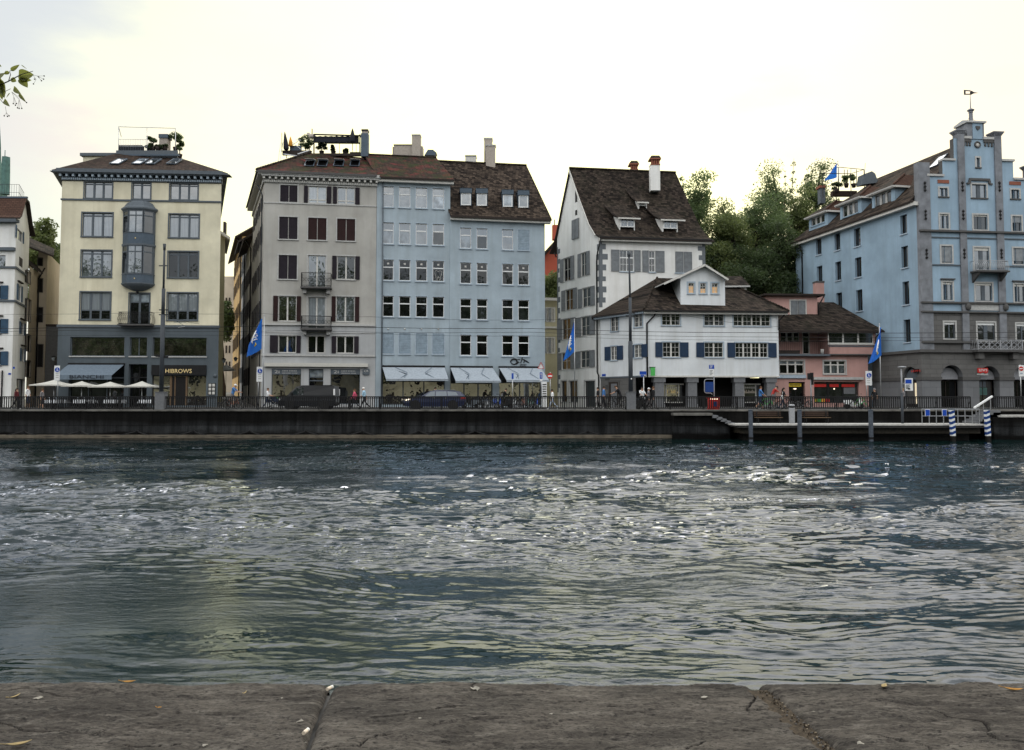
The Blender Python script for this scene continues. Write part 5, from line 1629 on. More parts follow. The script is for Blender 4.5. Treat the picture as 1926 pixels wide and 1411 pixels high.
# gable windows above the eaves sit on the wall
def gable_shutters(xa,xb,ya,yb):
    a_,z1=G.sz(xa,ya);b_,z0=G.sz(xb,yb)
    window(R,G,[a_,z0,b_,z1],cols=2,fm="trim_stone",gm="glass_dim",d=-.01,closed=True,shm="shutter_grey",hole=False,fw=.05)
gable_shutters(1077,1090,415,447)
for a_ in((1082.3,1085.8,358,379.5),(1082.5,1085.8,396,404)):
    p,z1=G.sz(a_[0],a_[2]);q,z0=G.sz(a_[1],a_[3])
    def sl_(mb):G.box(mb,p,q,z0,z1,-.02,.012,"interior_dark");G.box(mb,p-.05,p,z0,z1,-.02,.03,"trim_stone");G.box(mb,q,q+.05,z0,z1,-.02,.03,"trim_stone")
    part(R,"vent_slit",sl_)
mb=MB()
e=GD*T_;a_,b_=F.P(F.len,STREET-.1),F.P(F.len,zEl)
mb.quad(a_,a_+e,b_+e,b_,"white_stucco")
mb.poly([b_]+[b_+GD*t_+Vector((0,0,z-.12-zEl))for t_,z in prof if 0<=t_<=T_]+[b_+e],"white_stucco")
a2,b2=G.P(0,STREET-.1),G.P(0,zEl)
mb.quad(a_+e,a2,b2,b_+e,"white_stucco")
mb.build("wall",R)
quoins(R,F,"L",at(1130,578,Ycor).z,zEl-.2,seed=4);quoins(R,F,"R",STREET,zEl-.2,seed=6)
quoins(R,G,"R",at(1130,578,Ycor).z,zEl-.2,base=.10,seed=4);quoins(R,G,"L",STREET+1.5,zEl+.6,base=.2,seed=8)
# roof: flared profile swept along the front
fd=F.d
def rp(t_,z,u):
    p=Vector((xc,Ycor,0))+GD*t_+fd*u
    return Vector((p.x,p.y,z))
U0,U1=-.22,F.len+.55
mb=MB()
for(t0,z0),(t1,z1)in zip(prof,prof[1:]):
    mb.slab([rp(t0,z0,U0),rp(t0,z0,U1),rp(t1,z1,U1),rp(t1,z1,U0)],.12,"tile_dark","timber_brown")
rf=mb.build("roof",R)
part(rf,"ridge_tiles",lambda mb:mb.tube([rp(4.97,prof[4][1]+.03,U0),rp(4.97,prof[4][1]+.03,U1)],.13,"tile_dark",7))
part(R,"fascia",lambda mb:(F.box(mb,-.1,F.len+.5,zE-.42,zE-.12,-.1,.46,"off_white"),F.box(mb,-.1,F.len+.5,zE-.14,zE-.04,.46,.60,"black_metal")))
part(R,"verge_board",lambda mb:[mb.bar(rp(t0,z0-.16,U0-.04),rp(t1,z1-.16,U0-.04),.08,.14,"off_white")for(t0,z0),(t1,z1)in zip(prof[1:5],prof[2:5])])
part(R,"downpipe",lambda mb:mb.tube([F.P(.0,zE-.2,.55),F.P(-.25,zE-1.5,.25),G.P(G.len-.35,zE-2.2,.12),G.P(G.len-.35,at(1120,700,Ycor).z,.12),G.P(G.len-.1,at(1120,706,Ycor).z,.12),G.P(G.len-.1,STREET,.12)],.07,"black_metal",6))
part(R,"downpipe",lambda mb:mb.tube([G.P(0,zE-.1,.35),G.P(.1,zE-.6,.15)],.07,"black_metal",6))
# shed dormers
def roof_t(z):
    for(t0,z0),(t1,z1)in zip(prof[:4],prof[1:5]):
        if z0<=z<=z1:return t0+(t1-t0)*(z-z0)/(z1-z0)
    return 4.97
def dormer_px(xa,xb,ya,yb,lid_x0,lid_x1,lid_top_y,cols,name="dormer"):
    # window front stands upright on the roof at the height of its sill
    tt=1.0
    for _ in range(12):
        p=at((xa+xb)/2,yb,Ycor+tt);tt=roof_t(p.z)
    def ux(px,t_,z):# distance along the ridge direction of a photo column at depth t_
        Y=Ycor+t_+0.0
        q=at(px,440,Y);base=Vector((xc,Ycor,0))+GD*t_
        return(q.x-base.x)/fd.x
    ua,ub=ux(xa,tt,0),ux(xb,tt,0)
    A_=rp(tt,0,ua)-Vector((0,.25,0));B_=rp(tt,0,ub)-Vector((0,.25,0))
    D=Face((A_.x,A_.y),(B_.x,B_.y))
    _,z1=D.sz((xa+xb)/2,ya);_,z0=D.sz((xa+xb)/2,yb)
    mb=MB()
    zt_top=prof[4][1]-(prof[4][1]-z1)*0.0
    tb=roof_t(min(z1+1.6,prof[4][1]-.2))
    for uu,s_ in((0,-1),(D.len,1)):
        p0,p1=D.P(uu,z0-.3,0),D.P(uu,z1,0)
        mb.prism([p0,p1,p1+Vector((GD.x*(tb-tt)*.8,(tb-tt)*.8+.2,.5)),p0+Vector((GD.x*.3,.5,0))],D.d*(.06*s_),"white_stucco")
    d_=mb.build(name,rf)
    e0=ux(lid_x0,tt,0)-ua;e1=ux(lid_x1,tt,0)-ua
    l0,l1=D.P(e0,z1+.02,.38),D.P(e1,z1+.02,.38)
    zt_=min(z1+1.75,prof[4][1]-.25);tb=roof_t(zt_)
    k0=rp(tb,zt_+.06,ua+e0-.35);k1=rp(tb,zt_+.06,ua+e1-.2)
    mid0,mid1=l0.lerp(k0,.42)-Vector((0,0,.16)),l1.lerp(k1,.42)-Vector((0,0,.16))
    m2=MB();m2.slab([l0,l1,mid1,mid0],.10,"tile_dark","timber_brown");m2.slab([mid0,mid1,k1,k0],.10,"tile_dark","timber_brown");m2.build("dormer_roof",d_)
    part(d_,"fascia",lambda mb:mb.bar(l0-Vector((0,.02,.10)),l1-Vector((0,.02,.10)),.05,.14,"off_white"))
    window(d_,D,[0,z0,D.len,z1],cols=cols,fm="white_paint",fw=.09,bars=(1,1),gm="glass_curtain",d=-.005,hole=False)
dormer_px(1167,1194,411,427.5,1161,1204,380,2)
dormer_px(1250.5,1277.5,414.5,430.5,1243,1291,384,2)
dormer_px(1204.5,1218,381.5,387.5,1198,1221,362,2)
def chim(mb):
    pass
def chimney_px(root,xa,xb,y_top,y_brick,y_bot,t_,m_,cap=True):
    Y=Ycor+t_
    mb=MB()
    tbox(mb,xa,xb,y_brick,y_bot,Y,.85,m_)
    tbox(mb,xa-.5,xb+.5,y_brick-1.5,y_brick,Y-.05,.95,"brick_red")
    for k in range(4):
        x0=xa+(xb-xa)*k/4;tbox(mb,x0+.6,x0+(xb-xa)/4-.6,y_top+7,y_brick-1.5,Y+.02,.2,"brick_red")
        tbox(mb,x0+.6,x0+(xb-xa)/4-.6,y_top+7,y_brick-1.5,Y+.62,.2,"brick_red")
    tbox(mb,xa+1,xb-1,y_top+7,y_brick-1.5,Y+.25,.3,"interior_dark")
    tbox(mb,xa-2,xb+2,y_top+4.5,y_top+7,Y-.1,1.05,"brick_red")
    a_,b_=at(xa-2,y_top+4.5,Y-.1),at(xb+2,y_top+4.5,Y-.1)
    c_,d_=at(xa+1.5,y_top,Y+.2),at(xb-1.5,y_top,Y+.2)
    mb.hexa([a_,b_,b_+Vector((0,1.05,0)),a_+Vector((0,1.05,0)),c_,d_,d_+Vector((0,.5,0)),c_+Vector((0,.5,0))],"tile_dark")
    return mb.build("chimney",root)
chimney_px(rf,1224,1241.5,292.5,310,358,3.9,"white_stucco")
c2=chimney_px(rf,1185.5,1200,302.5,319.5,330,6.2,"white_stucco")
# ------------------------------------------------------------------ low white house with blue shutters
R=thing("low_white_house","low white corner house with blue shutters over a dark arcade and one gabled dormer","house",(at(1330,700,71).x,71,STREET))
F=face_px(1214,69.5,1464.3,70.5,640)
LD=Vector((-.66,1,0));T_=5.1
G=Face((F.A.x+LD.x*T_,F.A.y+LD.y*T_),(F.A.x,F.A.y))
zj=F.sz(1340,707.5)[1];zE=F.sz(1340,585)[1]
base=dict(fm="off_white",gm="glass_dim",d=.12,sill="trim_pale_blue",sur="trim_pale_blue",surw=.10,fw=.05,mw=.14)
up=rect_row(F,[(1245,1279),(1324.5,1361.5),(1379.5,1448.5)],587,612.5)
for r,n in zip(up,(2,2,4)):window(R,F,r,cols=n,bars=(1,2),**base)
lo_=rect_row(F,[(1246.5,1278),(1325,1360),(1383,1444)],644.5,672)
sh_=[(("L",1231,1244.5),("R",1281,1297)),(("L",1308.5,1323.5),),(("L",1367,1381.5),("R",1446,1461.5))]
for r,n,s_ in zip(lo_,(2,2,4),sh_):window(R,F,r,cols=n,bars=(1,2),shut=[(q[0],px_w(F,q[1],q[2],658))for q in s_],shm="shutter_blue",**base)
def gw2(xa,xb,ya,yb,**k):
    a_,z1=G.sz(xa,ya);b_,z0=G.sz(xb,yb);window(R,G,[a_,z0,b_,z1],cols=2,bars=(1,2),**base,**k)
gw2(1149,1163.5,597,622);gw2(1193,1208.5,589,614)
gw2(1149,1161,652,677,shut=(("L",.8),("R",.8)),shm="shutter_blue");gw2(1193,1207.5,649,672,shut=(("L",.7),("R",.7)),shm="shutter_blue")
mb=MB();F.wall(mb,zj,zE+.1,"cool_white_stucco");G.wall(mb,zj,zE+.1,"cool_white_stucco")
a_,b_=F.P(0,zj),F.P(F.len,zj);bk=Vector((-1.2,7,0))
mb.quad(b_,b_+bk,b_+bk+Vector((0,0,zE-zj)),F.P(F.len,zE),"cool_white_stucco")
mb.poly([G.P(0,zj),a_,b_,b_+bk,G.P(0,zj)+Vector((.5,3,0))],"trim_slate")
mb.build("wall",R)
part(R,"drip_edge",lambda mb:(F.box(mb,-.04,F.len+.04,zj-.10,zj+.04,-.25,.05,"off_white"),G.box(mb,-.04,G.len+.04,zj-.10,zj+.04,-.25,.05,"trim_slate")))
# arcade below
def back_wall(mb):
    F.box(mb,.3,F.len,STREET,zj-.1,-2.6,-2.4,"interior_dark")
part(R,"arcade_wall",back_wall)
for k,(xa,xb)in enumerate(((1233,1250),(1295,1312),(1384,1400),(1444,1460))):
    u0,u1=F.sz(xa,740)[0],F.sz(xb,740)[0]
    def pr(mb):
        F.box(mb,u0,u1,STREET,zj-.55,-.85,-.12,"stone_pier");F.box(mb,u0-.12,u1+.12,zj-.55,zj-.10,-.9,-.05,"stone_pier");F.box(mb,u0-.08,u1+.08,STREET,STREET+.35,-.9,-.07,"stone_pier")
    part(R,"pier",pr)
for xa,xb in((1252,1293.5),(1401.5,1441)):
    u0,z1=F.sz(xa,722);u1,z0=F.sz(xb,757)
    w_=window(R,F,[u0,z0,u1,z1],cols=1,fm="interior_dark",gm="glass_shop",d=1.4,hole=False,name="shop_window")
    def whites(mb):
        F.box(mb,u0-.05,u1+.05,z1-.08,z1+.05,-1.33,-1.27,"off_white");F.box(mb,u0,u1,z0-.05,z0+.04,-1.33,-1.27,"off_white")
        for k in(.20,.78):F.box(mb,u0+(u1-u0)*k-.05,u0+(u1-u0)*k+.05,z0+.04,z1-.08,-1.33,-1.28,"off_white")
    part(w_,"frame",whites)
    def goods(mb):
        for k in range(9):
            uu=u0+(u1-u0)*(.24+.06*k);F.box(mb,uu,uu+.09,z0+(z1-z0)*.50,z0+(z1-z0)*(.58+.1*random.random()),-1.34,-1.30,random.choice(["chimney_beige","beige_stucco","gold"]))
        for k in range(5):
            uu=u0+(u1-u0)*(.28+.1*k);F.box(mb,uu,uu+.10,z0+(z1-z0)*.76,z0+(z1-z0)*.86,-1.34,-1.325,"off_white")
    part(w_,"display",goods)
mb=MB();G.wall(mb,STREET-.1,zj-.10,"ashlar",0,G.len-1.3);mb.build("ground_floor_wall",R)
def dr(mb):
    a_,z1=G.sz(1146,719);b_,_=G.sz(1163,719)
    G.box(mb,a_-.15,b_+.15,STREET,z1+.18,-.01,.05,"trim_dark_stone");G.box(mb,a_,b_,STREET,z1,.05,.07,"timber_brown");G.box(mb,a_+.35,b_-.1,STREET,z1-.15,.07,.10,"stone_pier")
part(R,"door",dr)
def nameplate(mb):
    a_,z0=G.sz(1132.5,708);b_,z1=G.sz(1139.5,703.5);G.box(mb,a_,b_,z0,z1,.005,.03,"sign_blue")
part(R,"street_plate",nameplate)
def gb(mb):
    a_,z0=F.sz(1222.5,707);b_,z1=F.sz(1230.5,691.5);F.box(mb,a_,b_,z0,z1,.25,.29,"green_banner");F.box(mb,a_-.05,b_+.05,z1,z1+.05,.0,.30,"black_metal")
part(R,"shop_banner",gb)
part(R,"downpipe",lambda mb:mb.tube([F.P(.9,zE+.05,.6),F.P(.75,zE-.5,.2),F.P(.12,zE-1.15,.09),F.P(.12,zj-.1,.09)],.075,"black_metal",6))
part(R,"downpipe",lambda mb:mb.tube([F.P(F.len+.5,zE+.05,.4),F.P(F.len+.45,zE-.35,.2),F.P(F.len+.02,zE-.85,.10),F.P(F.len+.02,zE-1.6,.08)],.07,"black_metal",6))
# roof: low hips, with the big gabled dormer
ov=.62
eA=F.P(-.02,zE,ov);eB=F.P(F.len+.75,zE-.02,ov)
eC=G.P(-.55,zE,ov)
eA=Vector((eA.x-.25,eA.y-.05,zE))
pk=at(1236,519,eA.y+5.2);pk2=at(1352,531,eA.y+6.0)
pk2.z=pk.z=(pk.z*.6+pk2.z*.4)
bkr=Vector((eB.x-1.2,eB.y+9,zE));bkl=Vector((eC.x+.5,eC.y+4,zE))
mb=MB()
mb.slab([eA,eB,pk2,pk],.12,"tile_dark","timber_brown")
mb.slab([eC,eA,pk],.12,"tile_dark","timber_brown")
mb.slab([eB,bkr,pk2],.12,"tile_dark","timber_brown")
mb.slab([bkr,bkl,pk,pk2],.12,"tile_dark","timber_brown")
mb.slab([bkl,eC,pk],.12,"tile_dark","timber_brown")
rf=mb.build("roof",R)
for p,q in((eA,pk),(eB,pk2)):part(rf,"hip_tiles",lambda mb:[mb.tube([p.lerp(q,i/26)+Vector((0,0,.02)),p.lerp(q,(i+.9)/26)+Vector((0,0,.05))],[.09,.11],"tile_dark",6)for i in range(26)])
part(R,"fascia",lambda mb:(F.box(mb,-.2,F.len+.7,zE-.32,zE-.12,-.1,ov-.14,"off_white"),F.box(mb,-.2,F.len+.75,zE-.14,zE-.06,ov-.06,ov+.06,"black_metal"),G.box(mb,-.5,G.len+.2,zE-.28,zE-.12,-.1,ov-.2,"trim_pale_blue")))
Yd=eA.y+1.15
D=Face((at(1280,540,Yd).x,Yd),(at(1365,540,Yd).x,Yd+.25))
dz0=D.sz(1322,566.5)[1];dz1=D.sz(1322,523)[1];dpk=D.sz(1324,500)[1]
mb=MB()
hs=rect_row(D,[(1294.5,1305.5),(1316.5,1328),(1338.5,1350.5)],532.5,552)
for r in hs:D.holes.append((*r,.10))
D.wall(mb,dz0-.5,dz1,"cool_white_stucco")
mb.poly([D.P(0,dz1),D.P(D.len,dz1),D.P(D.len*.52,dpk)],"cool_white_stucco")
for uu in(0,D.len):mb.quad(D.P(uu,dz0-.5),D.P(uu,dz1),D.P(uu,dz1,-4),D.P(uu,dz0-.5,-4),"cool_white_stucco")
dm=mb.build("dormer",rf)
for r in hs:window(dm,D,r,cols=1,bars=(1,2),fm="off_white",gm="glass_dim",d=.10,sill="trim_pale_blue",sur="trim_pale_blue",surw=.13,hole=False)
for k,r in enumerate(hs):
    part(dm,"amber_glow",lambda mb:D.box(mb,r[0]+.08,r[2]-.08,r[1]+.06,r[1]+(r[3]-r[1])*(.72,.45,.62)[k],-.076,-.072,"warm_glow"))  # amber reflection in the panes, put in as a faintly emitting panel
ax=D.P(D.len*.52,dpk+.10,.45)
lL,rR_=at(1249,531.5,Yd-.45),at(1370.5,523.5,Yd-.45)
lL=Vector((lL.x,ax.y,lL.z));rR_=Vector((rR_.x,ax.y,rR_.z))
bkv=Vector((-.6,5.2,0))
mb=MB();mb.slab([lL,ax,ax+bkv,lL+bkv],.10,"tile_dark","trim_stone");mb.slab([ax,rR_,rR_+bkv,ax+bkv],.10,"tile_dark","trim_stone");mb.build("dormer_roof",dm)
part(dm,"barge_board",lambda mb:(mb.bar(lL-Vector((0,.03,.12)),ax-Vector((0,.03,.12)),.06,.16,"off_white"),mb.bar(ax-Vector((0,.03,.12)),rR_-Vector((0,.03,.12)),.06,.16,"off_white")))
def d2(mb):
    Y2=eA.y+4.6
    tbox(mb,1364,1404,538,548,Y2,2.5,"off_white")
    a_,b_=at(1358,537.5,Y2-.4),at(1411,537,Y2-.4);c_,d_=at(1360,520,Y2+1.5),at(1394,519,Y2+1.5)
    mb.slab([a_,b_,d_,c_],.14,"tile_dark","trim_stone");
part(rf,"rear_dormer",d2)
# ------------------------------------------------------------------ pink house
R=thing("pink_house","small pink house with dark roof, glazed bay and balcony squeezed beside the blue gabled house","house",(at(1550,700,72.5).x,72.5,STREET))
F=face_px(1455,71.9,1632.5,72.6,690)
z2=F.sz(1550,667)[1];z3=F.sz(1550,622.5)[1];z1g=F.sz(1550,712)[1]
base=dict(fm="off_white",sur="trim_stone",surw=.12,fw=.05,mw=.14,d=.14,sill="trim_stone")
r=rect_row(F,[(1466.5,1512),(1549.5,1590)],679,703)
window(R,F,r[0],cols=3,gm="glass_dark",gm2="glass_blind",trans=(.28,),**base);window(R,F,r[1],cols=3,gm="glass_sky",gm2="glass_dim",trans=(.30,),**base)
u0,zt=F.sz(1483.5,718.5);u1,_=F.sz(1514,718.5)
window(R,F,[u0,STREET,u1,zt],cols=2,fm="black_metal",gm="glass_dark",d=.35,name="entrance")
part(R,"shop_sign",lambda mb:(F.box(mb,u0+.1,u1-.25,zt-.42,zt-.12,-.30,-.22,"yellow_paint"),[F.box(mb,u0+.2+.12*k,u0+.27+.12*k,zt-.34,zt-.20,-.22,-.215,"black_metal")for k in range(8)]))
part(R,"ceiling_lamp",lambda mb:mb.blob(F.P((u0+u1)/2-.1,zt-.62,-.2),(.14,.08,.05),"lamp_lit",8,4))
v0,zs=F.sz(1531,718.5);v1,_=F.sz(1615.5,718.5)
sw=window(R,F,[v0,STREET+.45,v1,zs],cols=3,fm="black_metal",gm="glass_dim",d=.3,mw=.12,name="shop_window")
def rb(mb):
    za_,zb_=F.sz(1570,728)[1],F.sz(1570,722.5)[1]
    for a_,b_ in((1532.5,1556),(1562.5,1579.5),(1585,1609.5)):F.box(mb,F.sz(a_,725)[0],F.sz(b_,725)[0],za_,zb_,-.24,-.20,"red_paint")
part(sw,"red_blind",rb)
def gd(mb):
    z0_=STREET+.55
    for k in range(9):F.box(mb,v0+.1+.17*k,v0+.22+.17*k,z0_,z0_+.28,-.26,-.22,("yellow_paint","green_banner","orange_cloth","red_paint")[min(3,k//2)])
    F.box(mb,v0+2.9,v1-.25,F.sz(1570,741)[1],F.sz(1570,729)[1],-.27,-.25,"stone_pier")
    mb.blob(F.P(v0+2.0,F.sz(1570,731.5)[1],-.24),.06,"lamp_lit",6,4)
part(sw,"display",gd)
mb=MB();F.wall(mb,STREET-.1,z2,"pink_stucco");mb.build("wall",R)
part(R,"cornice",lambda mb:(F.box(mb,v0-.1,F.sz(1622,712)[0],z1g-.12,z1g+.12,-.02,.25,"trim_stone"),F.box(mb,0,F.sz(1515,712)[0],z1g+.02,z1g+.30,-.02,.18,"trim_pale_blue")))
# bay with ribbon window
B=Face(tuple(F.P(F.sz(1556,650)[0],0,.35).xy),tuple(F.P(F.sz(1644,650)[0],0,.35).xy))
zb0=B.sz(1600,666)[1];zb1=B.sz(1600,650.5)[1]
rr=rect_row(B,[(1557.5,1642.5)],625.5,646.5)[0]
bw=window(R,B,rr,cols=3,fm="off_white",gm="glass_dim",d=.08,fw=.08,mw=.16,sill="off_white")
mb=MB();B.wall(mb,zb0,z3+.1,"pink_stucco");mb.poly([B.P(0,zb0),B.P(B.len,zb0),B.P(B.len,zb0,-2),B.P(0,zb0,-2)],"pink_stucco")
for uu in(0,B.len):mb.quad(B.P(uu,zb0),B.P(uu,z3+.1),B.P(uu,z3+.1,-3),B.P(uu,zb0,-3),"pink_stucco")
mb.build("bay",R)
part(R,"flashing",lambda mb:(B.box(mb,-.05,B.len+.05,zb1-.08,zb1+.02,-.02,.06,"trim_slate"),B.box(mb,-.05,B.len+.05,zb0-.10,zb0,-2,.05,"trim_dark_stone")))
# balcony and recessed wall
ub=F.sz(1556,650)[0]
I=Face(tuple(F.P(0,0,-1.6).xy),tuple(F.P(ub+.4,0,-1.6).xy))
ir=rect_row(I,[(1468,1503)],625,643)[0]
window(R,I,ir,cols=3,fm="off_white",gm="glass_dark",d=.1,mw=.18)
ir=rect_row(I,[(1509,1523)],624,658)[0]
window(R,I,[ir[0],z2+.1,ir[2],ir[3]],cols=1,fm="off_white",gm="glass_dark",d=.1,fw=.10)
ir=rect_row(I,[(1541,1553)],624,658)[0]
window(R,I,[ir[0],z2+.1,ir[2],ir[3]],cols=1,fm="off_white",gm="glass_dim",d=.1,fw=.10)
mb=MB();I.wall(mb,z2,z3+.1,"pink_stucco");mb.build("recessed_wall",R)
bs=MB();F.box(bs,-.3,ub,z2-.16,z2+.02,-1.6,.55,"trim_slate");bs=bs.build("balcony",R)
zr=F.sz(1500,643)[1]
def rl(mb):
    for k in range(30):mb.bar(F.P(ub*k/29,z2,.45),F.P(ub*k/29,zr,.45),.016,.016,"black_metal")
    mb.tube([F.P(-.2,zr,.45),F.P(ub,zr,.45)],.025,"black_metal",5)
    F.box(mb,.2,ub*.45,z2+.02,z2+.35,.1,.4,"timber_brown")
part(bs,"railing",rl)
part(bs,"planter",lambda mb:mb.lathe(F.P(ub-.55,z2+.02,.1),[(.12,0),(.17,.45),(.15,.46)],"off_white",10))
# roofs
eL,eR=F.P(-.6,z3,.75),B.P(B.len+.55,z3,.45)
a_,b_=at(1542,568.5,eL.y+5.5),at(1568,568.5,eL.y+5.5)
zt=(a_.z+b_.z)/2;a_.z=b_.z=zt
tl=Vector((F.P(-.6,0).x-1.2,eL.y+5.5,zt))
mb=MB()
mb.slab([eL,eR,b_,tl],.16,"tile_dark","timber_brown")
mb.slab([eR,eR+Vector((-2,10,0)),b_+Vector((-.5,2.5,0)),b_],.16,"tile_dark","timber_brown")
rf=mb.build("roof",R)
part(rf,"gutter",lambda mb:mb.bar(eL-Vector((0,.05,.12)),eR-Vector((0,.05,.12)),.12,.10,"timber_brown"))
part(R,"downpipe",lambda mb:mb.tube([eR-Vector((.25,0,.1)),eR-Vector((.75,-.1,.6)),eR-Vector((.80,-.1,2.0))],.06,"black_metal",6))
Yt=F.A.y+2.0
D=Face((at(1440,590,Yt).x,Yt),(at(1540,590,Yt).x,Yt+.3))
dz0=D.sz(1500,604)[1];dz1=D.sz(1500,557)[1]
r=rect_row(D,[(1487,1515)],565.5,598)[0]
D.holes.append((*r,.1))
mb=MB();D.wall(mb,dz0-.8,dz1,"pink_stucco")
mb.quad(D.P(D.len,dz0-.8),D.P(D.len,dz1),D.P(D.len,dz1,-6),D.P(D.len,dz0-.8,-6),"pink_stucco");mb.quad(D.P(0,dz0-.8),D.P(0,dz1),D.P(0,dz1,-6),D.P(0,dz0-.8,-6),"pink_stucco")
at_=mb.build("attic",R)
window(at_,D,r,cols=2,fm="off_white",gm="glass_dim",d=.1,closed=True,shm="shutter_grey",sur="off_white",surw=.1,hole=False)
part(at_,"attic_roof",lambda mb:D.box(mb,-.3,D.len+.55,dz1,dz1+.16,-6,.5,"timber_brown"))
part(at_,"downpipe",lambda mb:mb.tube([D.P(D.len+.5,dz1,.4),D.P(D.len+.06,dz1-.9,.1),D.P(D.len+.06,dz0-.2,.1)],.06,"black_metal",6))
part(rf,"chimney",lambda mb:(tbox(mb,1535.5,1550,531,572,Yt+4.2,.8,"pink_stucco"),tbox(mb,1534.5,1551,528.5,531.5,Yt+4.15,.9,"trim_dark_stone")))
# ------------------------------------------------------------------ blue house with the stepped gable
R=thing("stepped_gable_house","blue house with grey stone stepped gable, pilasters and arcade at the end of the row","house",(at(1800,700,74).x,74,STREET))
Yc=68.0
xc=at(1731,500,Yc).x
F=Face((xc,Yc),(at(1950,500,69.2).x,69.2))
SD2=Vector((-.21,1,0));T_=18.8
G=Face((xc+SD2.x*T_,Yc+SD2.y*T_),(xc,Yc))
zst=F.sz(1760,587)[1];zcor=F.sz(1760,663)[1];zEs=G.sz(1725,386)[1]
us=lambda px,y=500:F.sz(px,y)[0]
zy=lambda y,px=1838:F.sz(px,y)[1]
fb=dict(fm="trim_slate",d=.16,sur="trim_stone",surw=.14,fw=.06,mw=.20)
def fw_(xa,xb,ya,yb,n=2,**k):
    r=rect_row(F,[(xa,xb)],ya,yb)[0]
    kw=dict(fb);kw.update(k)
    return window(R,F,r,cols=n,**kw)
fw_(1836.5,1842.5,297,315,1,gm="glass_sky",sill="trim_dark_stone")
def small(xa,xb,ya,yb):
    w_=fw_(xa,xb,ya,yb,2,gm="glass_sky",sill="trim_dark_stone",mw=.12)
    r=rect_row(F,[(xa,xb)],ya,yb)[0]
    part(w_,"brick_lintel",lambda mb:F.box(mb,r[0]-.16,r[2]+.16,r[3]+.42,r[3]+.72,-.01,.05,"brick_red"))
small(1767,1782,354,370);small(1902,1917,357,374)
fw_(1828,1855,347,372.5,2,gm="glass_sky",sill="trim_dark_stone",mw=.34)
r=rect_row(F,[(1822,1861)],336,340)[0]
part(R,"hood_mould",lambda mb:(F.box(mb,r[0],r[2],r[1]-.02,r[3],-.01,.12,"trim_dark_stone"),F.box(mb,r[0]-.05,r[0]+.14,r[1]-.25,r[1],-.01,.12,"trim_dark_stone"),F.box(mb,r[2]-.14,r[2]+.05,r[1]-.25,r[1],-.01,.12,"trim_dark_stone"),F.box(mb,r[0]-.22,r[0]+.05,r[1]-.35,r[1]-.22,-.01,.12,"trim_dark_stone"),F.box(mb,r[2]-.05,r[2]+.22,r[1]-.35,r[1]-.22,-.01,.12,"trim_dark_stone")))
fw_(1768,1784,403,430,2,gm="glass_sky",blind=.10,blm="off_white",mw=.10);fw_(1831,1857,404.5,432,2,gm="glass_dim",mw=.34,blind=.10,blm="off_white");fw_(1904,1921,407,435,2,gm="glass_dim",blind=.42,mw=.10)
fw_(1770.5,1790.5,463,494.5,1,gm="glass_dim",blind=.93);fw_(1832.5,1860.5,466,512,2,gm="glass_sky",mw=.34,blind=.12,blm="off_white");fw_(1906,1926,467,497,1,gm="glass_dim",blind=.80)
fw_(1773,1791.5,531,564.5,2,gm="glass_sky",mw=.10,blind=.12,blm="off_white",hood="trim_dark_stone");fw_(1835,1866,533,566,2,gm="glass_sky",mw=.34,blind=.12,blm="off_white");fw_(1908,1928,535,568,2,gm="glass_sky",mw=.10,blind=.12,blm="off_white",hood="trim_dark_stone")
fw_(1776,1796.5,606,637,2,gm="glass_dim",mw=.10,blind=.14,blm="white_paint");fw_(1838.5,1871.5,607,641,2,gm="glass_dim",mw=.34,blind=.14,blm="white_paint");fw_(1912,1934,609,640,2,gm="glass_dim",mw=.10,blind=.14,blm="white_paint")
ztop0=zy(336,1760)
# the blue wall follows the steps of the gable
steps=[(0,us(1747),zy(338,1760)),(us(1747),us(1773,330),zy(331.5,1760)),(us(1773,330),us(1795,330),zy(302,1785)),(us(1795,330),us(1884,330),zy(262)),(us(1884,330),us(1906,330),zy(303.5,1895)),(us(1906,330),us(1935,330),zy(338.5,1920)),(us(1935,330),F.len,zy(345,1930))]
mb=MB()
for a_,b_,zt_ in steps:F.wall(mb,zst,zt_,"sky_blue_stucco",a_,b_)
# thickness behind the gable steps
for(a_,b_,zt_)in steps:
    mb.quad(F.P(a_,zEs,-.5),F.P(b_,zEs,-.5),F.P(b_,zt_,-.5),F.P(a_,zt_,-.5),"trim_dark_stone")
for(a0,b0,z0_),(a1,b1,z1_)in zip(steps,steps[1:]):
    lo_z,hi=min(z0_,z1_),max(z0_,z1_)
    mb.quad(F.P(b0,lo_z,0),F.P(b0,hi,0),F.P(b0,hi,-.5),F.P(b0,lo_z,-.5),"trim_dark_stone")
mb.build("gable_wall",R)
mb=MB();F.wall(mb,zcor-.1,zst,"ashlar");mb.build("wall",R)
for a_,b_,zt_ in(steps[1],steps[2],steps[4],steps[5]):
    part(R,"coping",lambda mb:F.box(mb,a_-.02,b_+.08,zt_-.02,zt_+.16,-.62,.14,"trim_stone"))
for xa,xb in((1811,1826),(1848,1868)):
    part(R,"coping",lambda mb:F.box(mb,us(xa,260),us(xb,260),zy(262)-.01,zy(257.5),-.6,.14,"trim_stone"))
